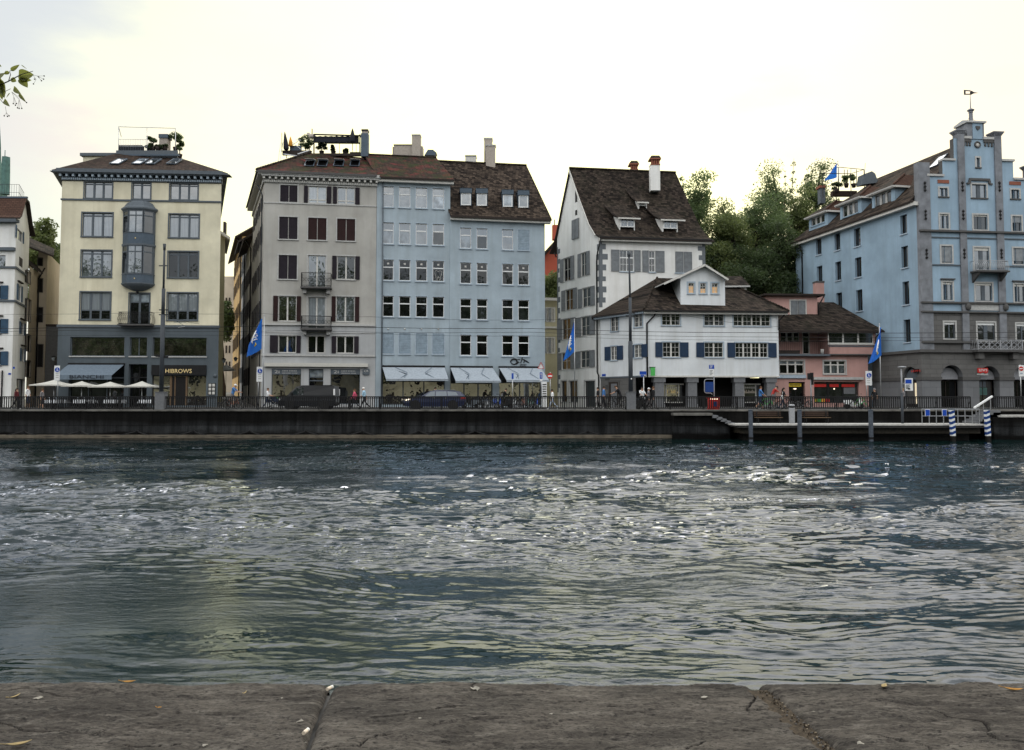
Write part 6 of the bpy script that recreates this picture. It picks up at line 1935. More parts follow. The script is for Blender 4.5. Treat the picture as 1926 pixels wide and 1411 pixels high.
# pilasters with anchors and caps
for k,(xa,xb,yt,cap)in enumerate(((1729,1752,306,0),(1806,1818.5,252,1),(1875.5,1888.5,256,1),(1936,1949,318,1))):
    px_ref=(xa+xb)/2
    a_=0 if k==0 else us(xa);b_=us(xb)
    if k==3:a_,b_=F.len-.62,F.len
    zt_=zy(yt,px_ref)
    def pil(mb):
        F.box(mb,a_-(.0 if k else .03),b_,zcor,zt_,-.55,.14 if k else .10,"pilaster_stone")
        if cap:
            for q,(o1,h)in enumerate(((.05,.10),(.11,.10),(.17,.12))):
                F.box(mb,a_-o1*1.0,b_+o1*1.0,zt_+.10*q,zt_+.10*q+h,-.55-o1,.14+o1,"pilaster_stone")
    p_=part(R,"pilaster",pil)
    um=(a_+b_)/2
    for y in(352,405,478):
        z=zy(y,px_ref)
        if z>zt_-.6:continue
        part(p_,"wall_anchor",lambda mb:(F.box(mb,um-.035,um+.035,z-.45,z+.45,.14,.19,"black_metal"),[mb.blob(F.P(um,z+q,.18),(.13,.05,.09),"black_metal",6,4)for q in(-.32,0,.32)]))
# frieze under the top step, shield, roundel and turret
def frz(mb):
    for xa,xb in((1811,1826),(1849.5,1868)):
        a_,b_=us(xa,270),us(xb,270);F.box(mb,a_,b_,zy(268),zy(262)-.01,.0,.10,"trim_dark_stone")
        for q in range(3):
            uu=a_+(b_-a_)*(q+.5)/3;F.box(mb,uu-.06,uu+.06,zy(273),zy(268),0,.08,"trim_dark_stone");mb.blob(F.P(uu,zy(274),.04),(.10,.06,.10),"trim_dark_stone",6,4)
part(R,"frieze",frz)
def rnd(mb):
    c=F.P(us(1838,272),zy(272.5),0)
    mb.tube([c+F.d*.24*cos(t_)+Vector((0,0,.24*sin(t_)))+F.n*.04 for t_ in[2*pi*k/20 for k in range(21)]],.07,"trim_dark_stone",6)
    mb.lathe(c,[(0,-.03),(.22,-.03),(.22,.0)],"off_white",16,axis="y")
part(R,"roundel",rnd)
def tur(mb):
    a_,b_=us(1821,250),us(1850,250);a2,b2=us(1828.5,250),us(1848,250)
    z0_,z1_=zy(262),zy(232)
    F.box(mb,a_-.12,b_+.02,z0_,z1_,-1.4,.04,"pilaster_stone")
    F.box(mb,a2,b2-.05,z0_-.0,z1_-.02,.04,.07,"sky_blue_stucco")
    F.box(mb,a_-.25,b_+.15,z1_,z1_+.16,-1.55,.20,"trim_stone")
    q=[F.P(a_-.25,z1_+.16,.2),F.P(b_+.15,z1_+.16,.2),F.P(b_+.15,z1_+.16,-1.55),F.P(a_-.25,z1_+.16,-1.55)]
    p0,p1=F.P(a_-.05,z1_+.45,-.65),F.P(b_,z1_+.45,-.65)
    mb.quad(q[0],q[1],p1,p0,"zinc");mb.quad(q[2],q[3],p0,p1,"zinc");mb.add((q[3],q[0],p0),((0,1,2),),"zinc");mb.add((q[1],q[2],p1),((0,1,2),),"zinc")
    um=(a2+b2)/2;mb.prism([F.P(um-.2,zy(238),.07),F.P(um-.2,zy(242),.07),F.P(um,zy(246),.07),F.P(um+.2,zy(242),.07),F.P(um+.2,zy(238),.07)],F.n*.06,"trim_dark_stone")
tu=part(R,"turret",tur)
def spire(mb):
    c=F.P(us(1836,230),0,-.65);c=Vector((c.x,c.y,0))
    z0_,z1_=zy(230),zy(203)
    mb.lathe(c,[(.22,z0_),(.22,z0_+.3),(.17,z0_+.35),(.16,z1_-.25),(.20,z1_-.2),(.17,z1_-.1),(.30,z1_-.02),(.30,z1_+.04),(.06,z1_+.18),(.045,z1_+.2),(.02,zy(176))],"pilaster_stone",8,False)
    for sgn in(-1,1):mb.tube([c+Vector((0,0,zy(215)))+F.d*.1*sgn,c+Vector((0,0,zy(231)))+F.d*.62*sgn],.012,"black_metal",4)
part(tu,"finial",spire)
def vane(mb):
    c=F.P(us(1836,230),0,-.65);c=Vector((c.x,c.y,0))
    zt_,zb_=zy(167),zy(176)
    mb.tube([c+Vector((0,0,zb_)),c+Vector((0,0,zy(164)))],.02,"black_metal",5)
    d=F.d;zc=(zt_+zb_)/2+.1
    mb.prism([c-d*.6+Vector((0,0,zc-.22)),c+d*.10+Vector((0,0,zc-.18)),c+d*.35+Vector((0,0,zc-.05)),c+d*.75+Vector((0,0,zc-.0)),c+d*.35+Vector((0,0,zc+.06)),c+d*.10+Vector((0,0,zc+.18)),c+Vector((0,0,zc+.10)),c+Vector((0,0,zc-.10)),c-d*.45+Vector((0,0,zc-.12)),c-d*.45+Vector((0,0,zc+.12)),c+Vector((0,0,zc+.12)),c+d*.02+Vector((0,0,zc+.2)),c-d*.6+Vector((0,0,zc+.22))],F.n*.03,"black_metal")
part(tu,"weather_vane",vane)
# string courses
def strg(z,h,o,m_="trim_dark_stone",a_=-.06,b_=None):
    part(R,"string_course",lambda mb:F.box(mb,a_,(b_ if b_ else F.len+.06),z-h/2,z+h/2,-.02,o,m_))
for y,h,o in((434.5,.16,.26),(569,.14,.24),(586.5,.14,.22),(643.5,.16,.24)):strg(zy(y,1740),h,o)
for xa,xb in((1752.5,1806),(1819,1875.5),(1889,1936)):strg(zy(446,1740),.10,.08,"trim_slate",us(xa),us(xb))
for xa,xb in((1752.5,1806),(1889,1936)):strg(zy(498,1740),.10,.08,"trim_slate",us(xa),us(xb))
part(R,"apron",lambda mb:F.box(mb,us(1824,575),us(1885,575),zy(584),zy(571),.0,.06,"trim_stone"))
for x in(1818.5,1889):part(R,"carved_head",lambda mb:mb.blob(F.P(us(x,578),zy(578),.2),(.26,.16,.32),"trim_dark_stone",8,6))
# balconies
u0,u1=us(1825.5,505),us(1883,505)
zf,zr=zy(512,1850),zy(493.5,1850)
bl=balcony_ornate(R,F,u0,u1,zf,zr,.95,.12,"steel")
for u in(u0+.1,u1-.3):part(bl,"bracket",lambda mb:mb.prism([F.P(u,zf-.12,0),F.P(u,zf-.12,.9),F.P(u,zf-.35,.75),F.P(u,zf-.85,.12),F.P(u,zf-.95,0)],F.d*.18,"trim_dark_stone"))
u0,u1=us(1823,650),us(1905,650)
zf,zr=zy(659.5,1860),zy(641.5,1860)
sl=MB();F.box(sl,u0-.1,u1+.1,zf-.18,zf,0,1.2,"trim_dark_stone");F.box(sl,u0+.2,u0+.7,zf-.75,zf-.18,0,.9,"ashlar");F.box(sl,u1-.7,u1-.2,zf-.75,zf-.18,0,.9,"ashlar");sl=sl.build("balcony",R)
def lattice(mb):
    n=4;w=(u1-u0)/n
    for k in range(n+1):mb.bar(F.P(u0+w*k,zf,1.1),F.P(u0+w*k,zr,1.1),.07,.07,"lamp_housing")
    for k in range(n):
        a_,b_=u0+w*k,u0+w*(k+1);c_=(a_+b_)/2;zm=(zf+zr)/2
        for p,q in(((a_,zf),(b_,zr)),((a_,zr),(b_,zf)),((a_,zm),(c_,zr)),((c_,zr),(b_,zm)),((b_,zm),(c_,zf)),((c_,zf),(a_,zm))):mb.bar(F.P(*p,1.1),F.P(*q,1.1),.035,.035,"lamp_housing")
    for z in(zf+.05,zr):mb.tube([F.P(u0,z,0),F.P(u0,z,1.1),F.P(u1,z,1.1),F.P(u1,z,0)],.03,"lamp_housing",5)
    for k in range(3):
        o=.28+.28*k
        for uu in(u0,u1):mb.bar(F.P(uu,zf,o),F.P(uu,zr,o+.2),.03,.03,"lamp_housing")
part(sl,"railing",lattice)
# side wall
cols={"a":(1695.5,1709),"b":(1607.5,1620.5),"c":(1570.5,1582),"d":(1535.5,1546.5)}
side=[("a",406.5,438),("a",465,502),("a",531,572),("a",602,643),("b",431.5,461.5),("b",486,520),("b",546.5,584),("c",440.5,469),("c",494,526),("c",552,584),("d",449.5,477.5),("d",502,530),("d",556,586)]
for cname,ya,yb in side:
    xa,xb=cols[cname]
    lean=((ya+yb)/2-500)*.033
    a_,z1_=G.sz(xa+lean,ya);b_,z0_=G.sz(xb+lean,yb)
    window(R,G,[a_,z0_,b_,z1_],cols=1,fm="timber_brown",gm="glass_dim",d=.30,sill="trim_pale_blue")
zlo=G.sz(1725,664)[1]
mb=MB();G.wall(mb,STREET-.1,zEs,"sky_blue_stucco")
mb.quad(F.P(F.len,STREET),F.P(F.len,STREET)+SD2*T_,F.P(F.len,zEs)+SD2*T_,F.P(F.len,zEs),"sky_blue_stucco")
bl_,br_=G.P(0,STREET),F.P(F.len,STREET)+SD2*T_
mb.quad(br_,bl_,bl_+Vector((0,0,zEs-STREET)),br_+Vector((0,0,zEs-STREET)),"sky_blue_stucco")
mb.build("side_wall",R)
part(R,"downpipe",lambda mb:mb.tube([G.P(1.35,zEs-.2,.4),G.P(1.35,zEs-.9,.09),G.P(1.35,STREET+2,.09)],.075,"black_metal",6))
part(R,"fascia",lambda mb:(G.box(mb,-.3,G.len-.02,zEs-.05,zEs+.28,-.2,.48,"off_white"),G.box(mb,-.3,G.len-.02,zEs+.26,zEs+.38,.44,.60,"timber_brown")))
# main roof: ridge runs back from the gable
zR=zy(262)+.15
um=F.len*.5
e0=G.P(-.3,zEs+.36,.58);e1=G.P(G.len-.55,zEs+.36,.58)
r1_=F.P(um,zR,-.5);r0_=Vector((r1_.x,r1_.y,zR))+SD2*(T_-6.0)
h0=G.P(-.3,zEs+.36,.58)
f1=F.P(F.len+.5,zEs+.36,-.5);f0=f1+SD2*(T_+.3)
mb=MB()
mb.slab([e0,e1,r1_,r0_],.16,"tile_speckled","timber_brown")
mb.slab([f1,f0,r0_,r1_],.16,"tile_speckled","timber_brown")
mb.slab([f0,e0,r0_],.16,"tile_speckled","timber_brown")
rf=mb.build("roof",R)
# skylight near the gable
du=(e1-e0).normalized();dv0=(r1_-e1);dv=(dv0-du*dv0.dot(du)).normalized()
p=on_plane(e0,du,dv,1745.5,319);q=on_plane(e0,du,dv,1758,313)
skylight(rf,p,du,dv,1.15,1.7,"glass_sky","zinc",.10)
# three hipped dormers along the side
zd0_px=((1521.5,1557,402,430.5),(1580,1620.5,377,414),(1640,1683.5,357,399))
for xa,xb,ya,yb in zd0_px:
    D=Face(tuple(G.P(0,0,-.35).xy),tuple(G.P(G.len,0,-.35).xy))
    a_,_=D.sz(xa,(ya+yb)/2);b_,_=D.sz(xb,(ya+yb)/2)
    z0_=D.sz((xa+xb)/2,(yb+yb)/2-1)[1];z1_=D.sz((xa+xb)/2,ya+2)[1]
    r=[a_+(b_-a_)*.12,z0_+.45,b_-(b_-a_)*.16,z1_-.15]
    D.holes.append((*r,.15))
    mb=MB();D.wall(mb,z0_-.2,z1_,"sky_blue_stucco",a_,b_)
    dep=(z1_-z0_)/dv.z*math.hypot(dv.x,dv.y)+.3
    for uu in(a_,b_):mb.add((D.P(uu,z0_-.2),D.P(uu,z1_),D.P(uu,z1_,-dep),D.P(uu,z0_-.2,-.3)),((0,1,2,3),),"sky_blue_stucco")
    dm=mb.build("dormer",rf)
    window(dm,D,r,cols=3,fm="trim_stone",gm="glass_dim",d=.15,fw=.08,mw=.30,hole=False,sill="sky_blue_stucco")
    o=.40
    A_,B_=D.P(a_-.35,z1_+.05,o),D.P(b_+.35,z1_+.05,o)
    hgt=1.5
    k0,k1=D.P(a_+(b_-a_)*.5-.5,z1_+hgt,-1.9),D.P(a_+(b_-a_)*.5+.5,z1_+hgt,-1.9)
    C_,D_=D.P(b_+.35,z1_+.05,-2.6),D.P(a_-.35,z1_+.05,-2.6)
    bk0,bk1=D.P(a_+(b_-a_)*.5-.5,z1_+hgt,-4.6),D.P(a_+(b_-a_)*.5+.5,z1_+hgt,-4.6)
    m2=MB();m2.slab([A_,B_,k1,k0],.12,"tile_dark","trim_stone");m2.slab([B_,C_,bk1,k1],.12,"tile_red","trim_stone");m2.slab([D_,A_,k0,bk0],.12,"tile_dark","trim_stone");m2.slab([k0,k1,bk1,bk0],.1,"tile_dark")
    dr_=m2.build("dormer_roof",dm)
    part(dm,"fascia",lambda mb:(D.box(mb,a_-.3,b_+.3,z1_-.14,z1_-.06,-.05,o-.06,"off_white"),mb.bar(B_-Vector((0,0,.13)),C_-Vector((0,0,.13)),.1,.12,"off_white")))
    part(dm,"hip_tiles",lambda mb:[mb.tube([B_.lerp(k1,i/9)+Vector((0,0,.02)),B_.lerp(k1,(i+.85)/9)+Vector((0,0,.06))],[.08,.12],"tile_red",6)for i in range(9)])
part(rf,"chimney",lambda mb:(tbox(mb,1543.5,1552,351,382,84.5,.8,"trim_slate"),tbox(mb,1541.5,1553,348.5,353,84.4,1.0,"brick_red")))
def hutch(mb):
    a_,b_,t_=at(1622,340,80.5),at(1652,336,80.5),at(1640,322,80.5)
    mb.prism([(a_.x,80.5,a_.z-.4),(b_.x,80.5,b_.z-.4),(b_.x-.3,80.5,t_.z-.25),(t_.x,80.5,t_.z),(a_.x+.2,80.5,t_.z-.3)],(-.2,1.0,0),"trim_slate")
part(rf,"roof_hatch",hutch)
def terrace(mb):
    tbox(mb,1566,1612,359,368,83,.6,"dark_wood")
    c_=[at(1547,326,82.5),at(1577,314.5,84),at(1625,319,82),at(1600,327,81)]
    for p,q in zip(c_,c_[1:]+c_[:1]):mb.bar(p,q,.06,.06,"black_metal")
    mb.bar(c_[1].lerp(c_[2],.5),c_[3],.05,.05,"black_metal")
    for p in c_[1:]+[c_[0]]:mb.bar(p,p-Vector((0,0,2.6)),.06,.06,"black_metal")
    for x in(1588,1594,1611):mb.bar(at(x,350,82.6),at(x,319,82.6),.05,.05,"black_metal")
    mb.tube([at(1626,330,80.5),at(1627.5,307,80.5)],.02,"black_metal",4)
part(R,"roof_terrace",terrace)
# arcade: round arches in a projecting ground floor
PF=Face(tuple(F.P(-.35,0,.35).xy),tuple(F.P(F.len,0,.35).xy))
PG=Face(tuple((F.P(-.35,0,.35)+SD2*6.3).xy),tuple(F.P(-.35,0,.35).xy))
zs_=PF.sz(1790,709)[1]
def arch_wall(face,arches,u0,u1,ztop_,mb):
    edges=[u0]
    for a_,b_ in arches:edges+=[a_,b_]
    edges.append(u1)
    for i in range(0,len(edges),2):
        if edges[i+1]>edges[i]:
            mb.quad(face.P(edges[i],zs_),face.P(edges[i+1],zs_),face.P(edges[i+1],ztop_),face.P(edges[i],ztop_),"ashlar")
            face.box(mb,edges[i]+.0,edges[i+1]-.0,STREET-.1,zs_-.28,-.75,-.02,"ashlar_pale")
            face.box(mb,edges[i]-.06,edges[i+1]+.06,zs_-.28,zs_,-.8,.06,"trim_dark_stone")
    for a_,b_ in arches:
        c_,r_=(a_+b_)/2,(b_-a_)/2;n=14
        for k in range(n):
            t0,t1=pi-pi*k/n,pi-pi*(k+1)/n
            p0,p1=(c_+r_*cos(t0),zs_+r_*sin(t0)),(c_+r_*cos(t1),zs_+r_*sin(t1))
            mb.quad(face.P(*p0),face.P(*p1),face.P(p1[0],ztop_),face.P(p0[0],ztop_),"ashlar")
            mb.quad(face.P(*p0),face.P(*p0,-.75),face.P(*p1,-.75),face.P(*p1),"ashlar_pale")
ar=[(PF.sz(1770,715)[0],PF.sz(1811.5,715)[0]),(PF.sz(1842,715)[0],PF.sz(1880.5,715)[0]),(PF.sz(1907,715)[0],PF.sz(1946,715)[0])]
mb=MB();arch_wall(PF,ar,0,PF.len,zcor,mb)
ag=[(PG.sz(1698.5,715)[0],PG.sz(1726,715)[0])]
arch_wall(PG,ag,0,PG.len,zcor,mb)
mb.quad(PG.P(0,STREET),PG.P(0,STREET,-2),PG.P(0,zcor,-2),PG.P(0,zcor),"ashlar")
mb.build("arcade",R)
part(R,"cornice",lambda mb:(PF.box(mb,-.2,PF.len+.2,zcor-.02,zcor+.22,-.8,.22,"trim_dark_stone"),PG.box(mb,-.15,PG.len+.15,zcor-.02,zcor+.22,-.8,.20,"trim_dark_stone")))
for k,(a_,b_)in enumerate(ar):
    r_=(b_-a_)/2
    mb=MB()
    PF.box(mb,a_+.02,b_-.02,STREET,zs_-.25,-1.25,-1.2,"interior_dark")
    pts=[PF.P((a_+b_)/2+r_*cos(t_),zs_-.2+r_*sin(t_),-.6)for t_ in[pi*q/14 for q in range(15)]]
    mb.poly(pts,"lunette_grey")
    aw_=mb.build("shop_bay",R)
    window(aw_,PF,[a_+.06,STREET+.05,b_-.06,zs_-.3],cols=(2,2,2)[k],fm="timber_brown",gm="glass_shop" if k==1 else "glass_dark",d=.95,hole=False,name="shop_window")
    if k==1:
        sg_=MB();ua,ub_=PF.sz(1838,705)[0],PF.sz(1857,705)[0]
        zb_,zt_=PF.sz(1848,701)[1],PF.sz(1848,692.5)[1]
        um_=(ua+ub_)/2
        sg_.prism([PF.P(ua,zt_,.02),PF.P(ua,zb_,.02),PF.P((ua+um_)/2,zb_-.08,.02),PF.P(um_,zb_+.03,.02),PF.P((ub_+um_)/2,zb_-.08,.02),PF.P(ub_,zb_,.02),PF.P(ub_,zt_,.02)],PF.n*.08,"red_paint")
        PF.box(sg_,ua-.05,ub_+.04,PF.sz(1848,705.5)[1],zb_-.08,-.02,.04,"trim_stone")
        so=sg_.build("shop_sign",aw_)
        lettering("LEVI'S","white_paint",.30,PF.P(um_,(zb_+zt_)/2,.105),PF.d,(0,0,1),so,width=(ub_-ua)*.8)
        def poster(mb):
            c_,d_=PF.sz(1854,720)[0],PF.sz(1870,720)[0]
            PF.box(mb,c_,d_,PF.sz(1860,743)[1],PF.sz(1860,729)[1],-.93,-.90,"copper_green");PF.box(mb,c_,d_,PF.sz(1860,712)[1],PF.sz(1860,706)[1],-.93,-.90,"off_white")
            PF.box(mb,c_+.1,d_-.1,PF.sz(1860,728)[1],PF.sz(1860,713)[1],-.93,-.90,"trim_slate")
        part(aw_,"poster",poster)
a_,b_=ag[0]
mb=MB();PG.box(mb,a_,b_,STREET,zs_+.8,-.345,-.30,"interior_dark")
mb.poly([PG.P((a_+b_)/2+(b_-a_)/2*cos(t_),zs_-.2+(b_-a_)/2*sin(t_),-.27)for t_ in[pi*q/12 for q in range(13)]],"trim_slate")
ab=mb.build("shop_bay",R)
def sgn2(mb):
    PG.box(mb,PG.sz(1720,700)[0],PG.sz(1729,700)[0],PG.sz(1725,702)[1],PG.sz(1725,694)[1],.02,.10,"black_metal")
    PG.box(mb,a_+(b_-a_)*.62,b_-.1,STREET+.4,zs_-.5,-.29,-.26,"lit_panel");PG.box(mb,a_+.1,a_+(b_-a_)*.58,STREET+.4,zs_-.5,-.29,-.27,"trim_dark_stone")
s2=part(ab,"shop_sign",sgn2)
lettering("LEVI'S","red_paint",.24,PG.P((PG.sz(1720,700)[0]+PG.sz(1729,700)[0])/2,PG.sz(1725,698)[1],.105),PG.d,(0,0,1),s2,width=1.1)
# ------------------------------------------------------------------ houses at the left edge and along the lane
R=thing("corner_house","white house cut by the left edge, with blue shutters and a brown gabled roof","house",(at(0,700,69).x,69,STREET))
Yc=68.0;xc=at(26.5,560,Yc).x
F=Face((xc-6.5,Yc-.2),(xc,Yc))
T_=5.5
G=Face((xc,Yc),(xc+SIDE.x*T_,Yc+T_))
def on(Fc,xa,xb,ya,yb,**k):
    a_,z1=Fc.sz(xa,ya);b_,z0=Fc.sz(xb,yb)
    return window(R,Fc,[a_,z0,b_,z1],**k)
for ya,yb in((537,563),(600,627),(661,687)):
    on(F,-14,1,ya,yb,cols=2,fm="off_white",gm="glass_dim",shut=(("R",.62),),shm="shutter_steel_blue",sill="trim_slate",hood="timber_brown")
on(F,-6,10,480,501,cols=1,fm="trim_slate",gm="glass_sky",sill="trim_slate")
gk=dict(cols=1,fm="off_white",gm="glass_dim",d=.12)
for xa,xb,ya,yb in((33.5,39,534.5,568),(38,44.5,605,631),(39.5,45,655,681)):
    on(G,xa,xb,ya,yb,shut=(("L",.42),("R",.42)),shm="shutter_steel_blue",hood="timber_brown",**gk)
on(G,30.5,42,424,458,shut=(("L",.35),("R",.3)),shm="shutter_steel_blue",**{**gk,"cols":3})
on(G,36,42,482,504,closed=True,shm="shutter_plum",**gk)
a_,z1=G.sz(31.5,712);b_,_=G.sz(47,712)
window(R,G,[a_,STREET,b_,z1],cols=1,fm="timber_brown",gm="glass_dark",d=.25,name="entrance")
zE=at(26,414,Yc).z
mb=MB();F.wall(mb,STREET-.1,zE,"white_stucco");mb.build("wall",R)
mb=MB();G.wall(mb,STREET-.1,zE-.6,"white_stucco")
prof=[(-.5,zE+.15),(.3,zE+.55),(2.0,at(36,372,Yc+2).z),(3.3,at(41,379,Yc+3.3).z),(4.9,at(49,420,Yc+4.9).z),(6.3,at(53,442,Yc+6.3).z)]
def g2(t_,z,o=0):
    p=Vector((xc,Yc,0))+SIDE*t_+G.n*o
    return Vector((p.x,p.y,z))
mb.poly([g2(0,zE-.6),g2(T_,zE-.6),g2(T_,prof[4][1]-.8)]+[g2(t_,z-.14)for t_,z in reversed(prof[1:5])]+[g2(0,zE+.3)],"white_stucco")
mb.build("side_wall",R)
mb=MB()
for(t0,z0),(t1,z1)in zip(prof,prof[1:]):
    p0,p1=g2(t0,z0,.35),g2(t1,z1,.35)
    L_=Vector((-8,-.25,0))
    mb.slab([p0+L_,p0,p1,p1+L_],.14,"tile_red" if t0<2 else "tile_dark","timber_brown")
rf=mb.build("roof",R)
part(rf,"ridge_trim",lambda mb:mb.bar(g2(2.0,prof[2][1]+.05,.35)+Vector((-8,-.2,0)),g2(2.0,prof[2][1]+.05,.40),.2,.16,"zinc"))
zst=[at(30,503,Yc).z,at(30,566,Yc).z]
part(R,"string_course",lambda mb:[(F.box(mb,0,F.len+.1,z-.08,z+.08,-.02,.12,"trim_slate"),G.box(mb,-.1,G.len*.8,z-.08,z+.08,-.02,.12,"trim_slate"))for z in zst])
part(R,"jetty_board",lambda mb:F.box(mb,0,F.len,at(10,472,Yc).z,at(10,466,Yc).z,-.02,.25,"trim_slate"))
part(R,"fascia",lambda mb:F.box(mb,0,F.len+.2,zE-.25,zE+.02,-.1,.45,"trim_slate"))
def rrail(mb):
    base_z=at(20,371,Yc+2.2).z;top_z=at(20,346,Yc+2.2).z
    x1=at(33,360,Yc+2.2).x;x0=x1-5
    for k in range(24):mb.bar((x0+(x1-x0)*k/23,Yc+2.4,base_z),(x0+(x1-x0)*k/23,Yc+2.4,top_z),.016,.016,"grey_mast")
    for q in range(6):mb.bar((x1-.25*q,Yc+2.4+.55*q,base_z),(x1-.25*q,Yc+2.4+.55*q,top_z),.016,.016,"grey_mast")
    for z in(base_z+.05,top_z,(base_z*.6+top_z*.4)):
        mb.bar((x0,Yc+2.4,z),(x1,Yc+2.4,z),.025,.025,"grey_mast");mb.bar((x1,Yc+2.4,z),(x1-1.3,Yc+5.2,z),.025,.025,"grey_mast")
part(R,"roof_railing",rrail)
part(R,"house_plate",lambda mb:(F.box(mb,*[F.sz(x,691)[0]for x in(24.5,28)],F.sz(26,694)[1],F.sz(26,690)[1],.003,.03,"sign_blue"),F.box(mb,*[F.sz(x,703)[0]for x in(16,20.5)],F.sz(18,705)[1],F.sz(18,701.5)[1],.003,.03,"sign_blue")))
part(R,"shop_front",lambda mb:(F.box(mb,0,F.sz(4.5,730)[0],STREET,F.sz(0,697)[1],.0,.05,"off_white"),F.box(mb,F.sz(3.5,730)[0],F.sz(5.5,730)[0],STREET,F.sz(0,697)[1],.05,.12,"black_metal")))
R=thing("lane_corner_house","narrow beige house with dark deep eaves behind the white corner house","house",(at(66,650,78).x,78,STREET))
P0=Vector((xc,Yc,0))+SIDE*5.3
P1=Vector((xc,Yc,0))+SIDE*9.2
G=Face((P0.x+.15,P0.y),(P1.x+.15,P1.y))
zt=G.sz(55,500)[1]
def bw(Fc,xa,xb,ya,yb,**k):
    a_,z1=Fc.sz(xa,ya);b_,z0=Fc.sz(xb,yb)
    if b_<a_:a_,b_=b_,a_
    return window(R,Fc,[a_,z0,b_,z1],cols=1,fm="timber_brown",gm="interior_dark",d=.15,sur="trim_dark_stone",surw=.06,**k)
for ya,yb in((508,535),(561,606),(629,662),(678,710)):bw(G,50.5,57,ya,yb)
mb=MB();G.wall(mb,STREET-.1,zt,"beige_stucco");mb.build("wall",R)
Q0=P1+Vector((.15,0,0));H=Face((Q0.x,Q0.y),(at(86,600,Q0.y+.4).x,Q0.y+.4))
zh=H.sz(76,474)[1]
for ya,yb in((485,500),(524,550),(648,690)):bw(H,71.5,79.5,ya,yb)
bw(H,63.5,79.5,578,606)
mb=MB();H.wall(mb,STREET-.1,zh,"beige_stucco");mb.build("wall",R)
mb=MB();a_,b_=H.P(H.len,STREET),H.P(H.len,zh);mb.quad(a_,a_+SIDE*9,b_+SIDE*9,b_,"beige_stucco");mb.build("wall",R)
def ev(mb):
    a_=at(47,457,P0.y+1.0);b_=at(101,481,Q0.y-1.2)
    mb.slab([Vector((a_.x-.5,a_.y,a_.z)),Vector((b_.x,b_.y,b_.z)),Vector((b_.x-4,b_.y+7,b_.z+2.0)),Vector((a_.x-4,a_.y+7,a_.z+2.0))],.16,"tile_dark","timber_brown")
    c_=at(46,487,P0.y-.2);d_=at(81,513,Q0.y-1.0)
    mb.slab([Vector((c_.x-.4,c_.y,c_.z)),Vector((d_.x,d_.y,d_.z)),Vector((d_.x-1.5,d_.y+1.6,d_.z+.9)),Vector((c_.x-1.6,c_.y+1.4,c_.z+1.0))],.14,"tile_dark","timber_brown")
part(R,"roof",ev)
part(R,"downpipe",lambda mb:mb.tube([G.P(G.len-.1,zt+.5,.6),G.P(G.len-.1,zt-.6,.1),G.P(G.len-.1,STREET,.1)],.07,"black_metal",6))
# lane between the cream and the grey house
base_pt=Vector((face_px(493.5,70,706.5,71.5,600).A.x,70,0))
def lane_house(name,label,t0,t1,y_ref_px,z_top,mat,nwin,rows_,winmat,roofm="tile_dark",front=None):
    a_=base_pt+SIDE*t0;b_=base_pt+SIDE*t1
    R=thing(name,label,"house",(a_.x+2,a_.y,STREET))
    Fc=Face((b_.x,b_.y),(a_.x,a_.y))
    for z in rows_:
        for k in range(nwin):
            u=Fc.len*(k+.5)/nwin
            window(R,Fc,[u-.55,z,u+.55,z+1.9],cols=2,fm="off_white",gm="glass_dim",d=.12,shut=(("L",.5),("R",.5)),shm=winmat)
    mb=MB();Fc.wall(mb,STREET-.1,z_top,mat)
    e=Vector((7,.8,0))
    mb.quad(a_+Vector((0,0,STREET)),a_+e+Vector((0,0,STREET)),a_+e+Vector((0,0,z_top)),a_+Vector((0,0,z_top)),mat)
    mb.quad(b_+e+Vector((0,0,STREET)),b_+Vector((0,0,STREET)),b_+Vector((0,0,z_top)),b_+e+Vector((0,0,z_top)),mat)
    mb.build("wall",R)
    def ro(mb):
        o=Fc.n*.9
        p,q=b_+o-Fc.d*.3,a_+o+Fc.d*.3
        p.z=q.z=z_top-.1
        mb.slab([p,q,q+e*.6+Vector((0,0,2.6)),p+e*.6+Vector((0,0,2.6))],.22,roofm,"timber_brown")
        mb.slab([q+e*.6+Vector((0,0,2.6)),p+e*.6+Vector((0,0,2.6)),p+e*1.2,q+e*1.2],.22,roofm,"timber_brown")
    part(R,"roof",ro)
    part(R,"downpipe",lambda mb:mb.tube([Fc.P(Fc.len-.4,z_top-.1,.7),Fc.P(Fc.len-.4,z_top-1.0,.12),Fc.P(Fc.len-.4,STREET,.12)],.08,"black_metal",6))
    return R,Fc
lane_house("lane_house","grey house with plum shutters behind the grey corner house in the narrow lane",13.8,24,0,20.0,"grey_stucco",4,(4.5,8.2,11.9,15.6),"shutter_plum")
lane_house("lane_house","blue grey house further up the narrow lane before the ochre house",24.2,32,0,21.8,"pale_grey_stucco",3,(5,8.6,12.2,15.8,18.6),"shutter_grey")
lane_house("ochre_lane_house","sunny ochre house at the bend of the narrow lane",32.2,52,0,24.0,"ochre_stucco",5,(6,10,14,18,21),"shutter_plum")
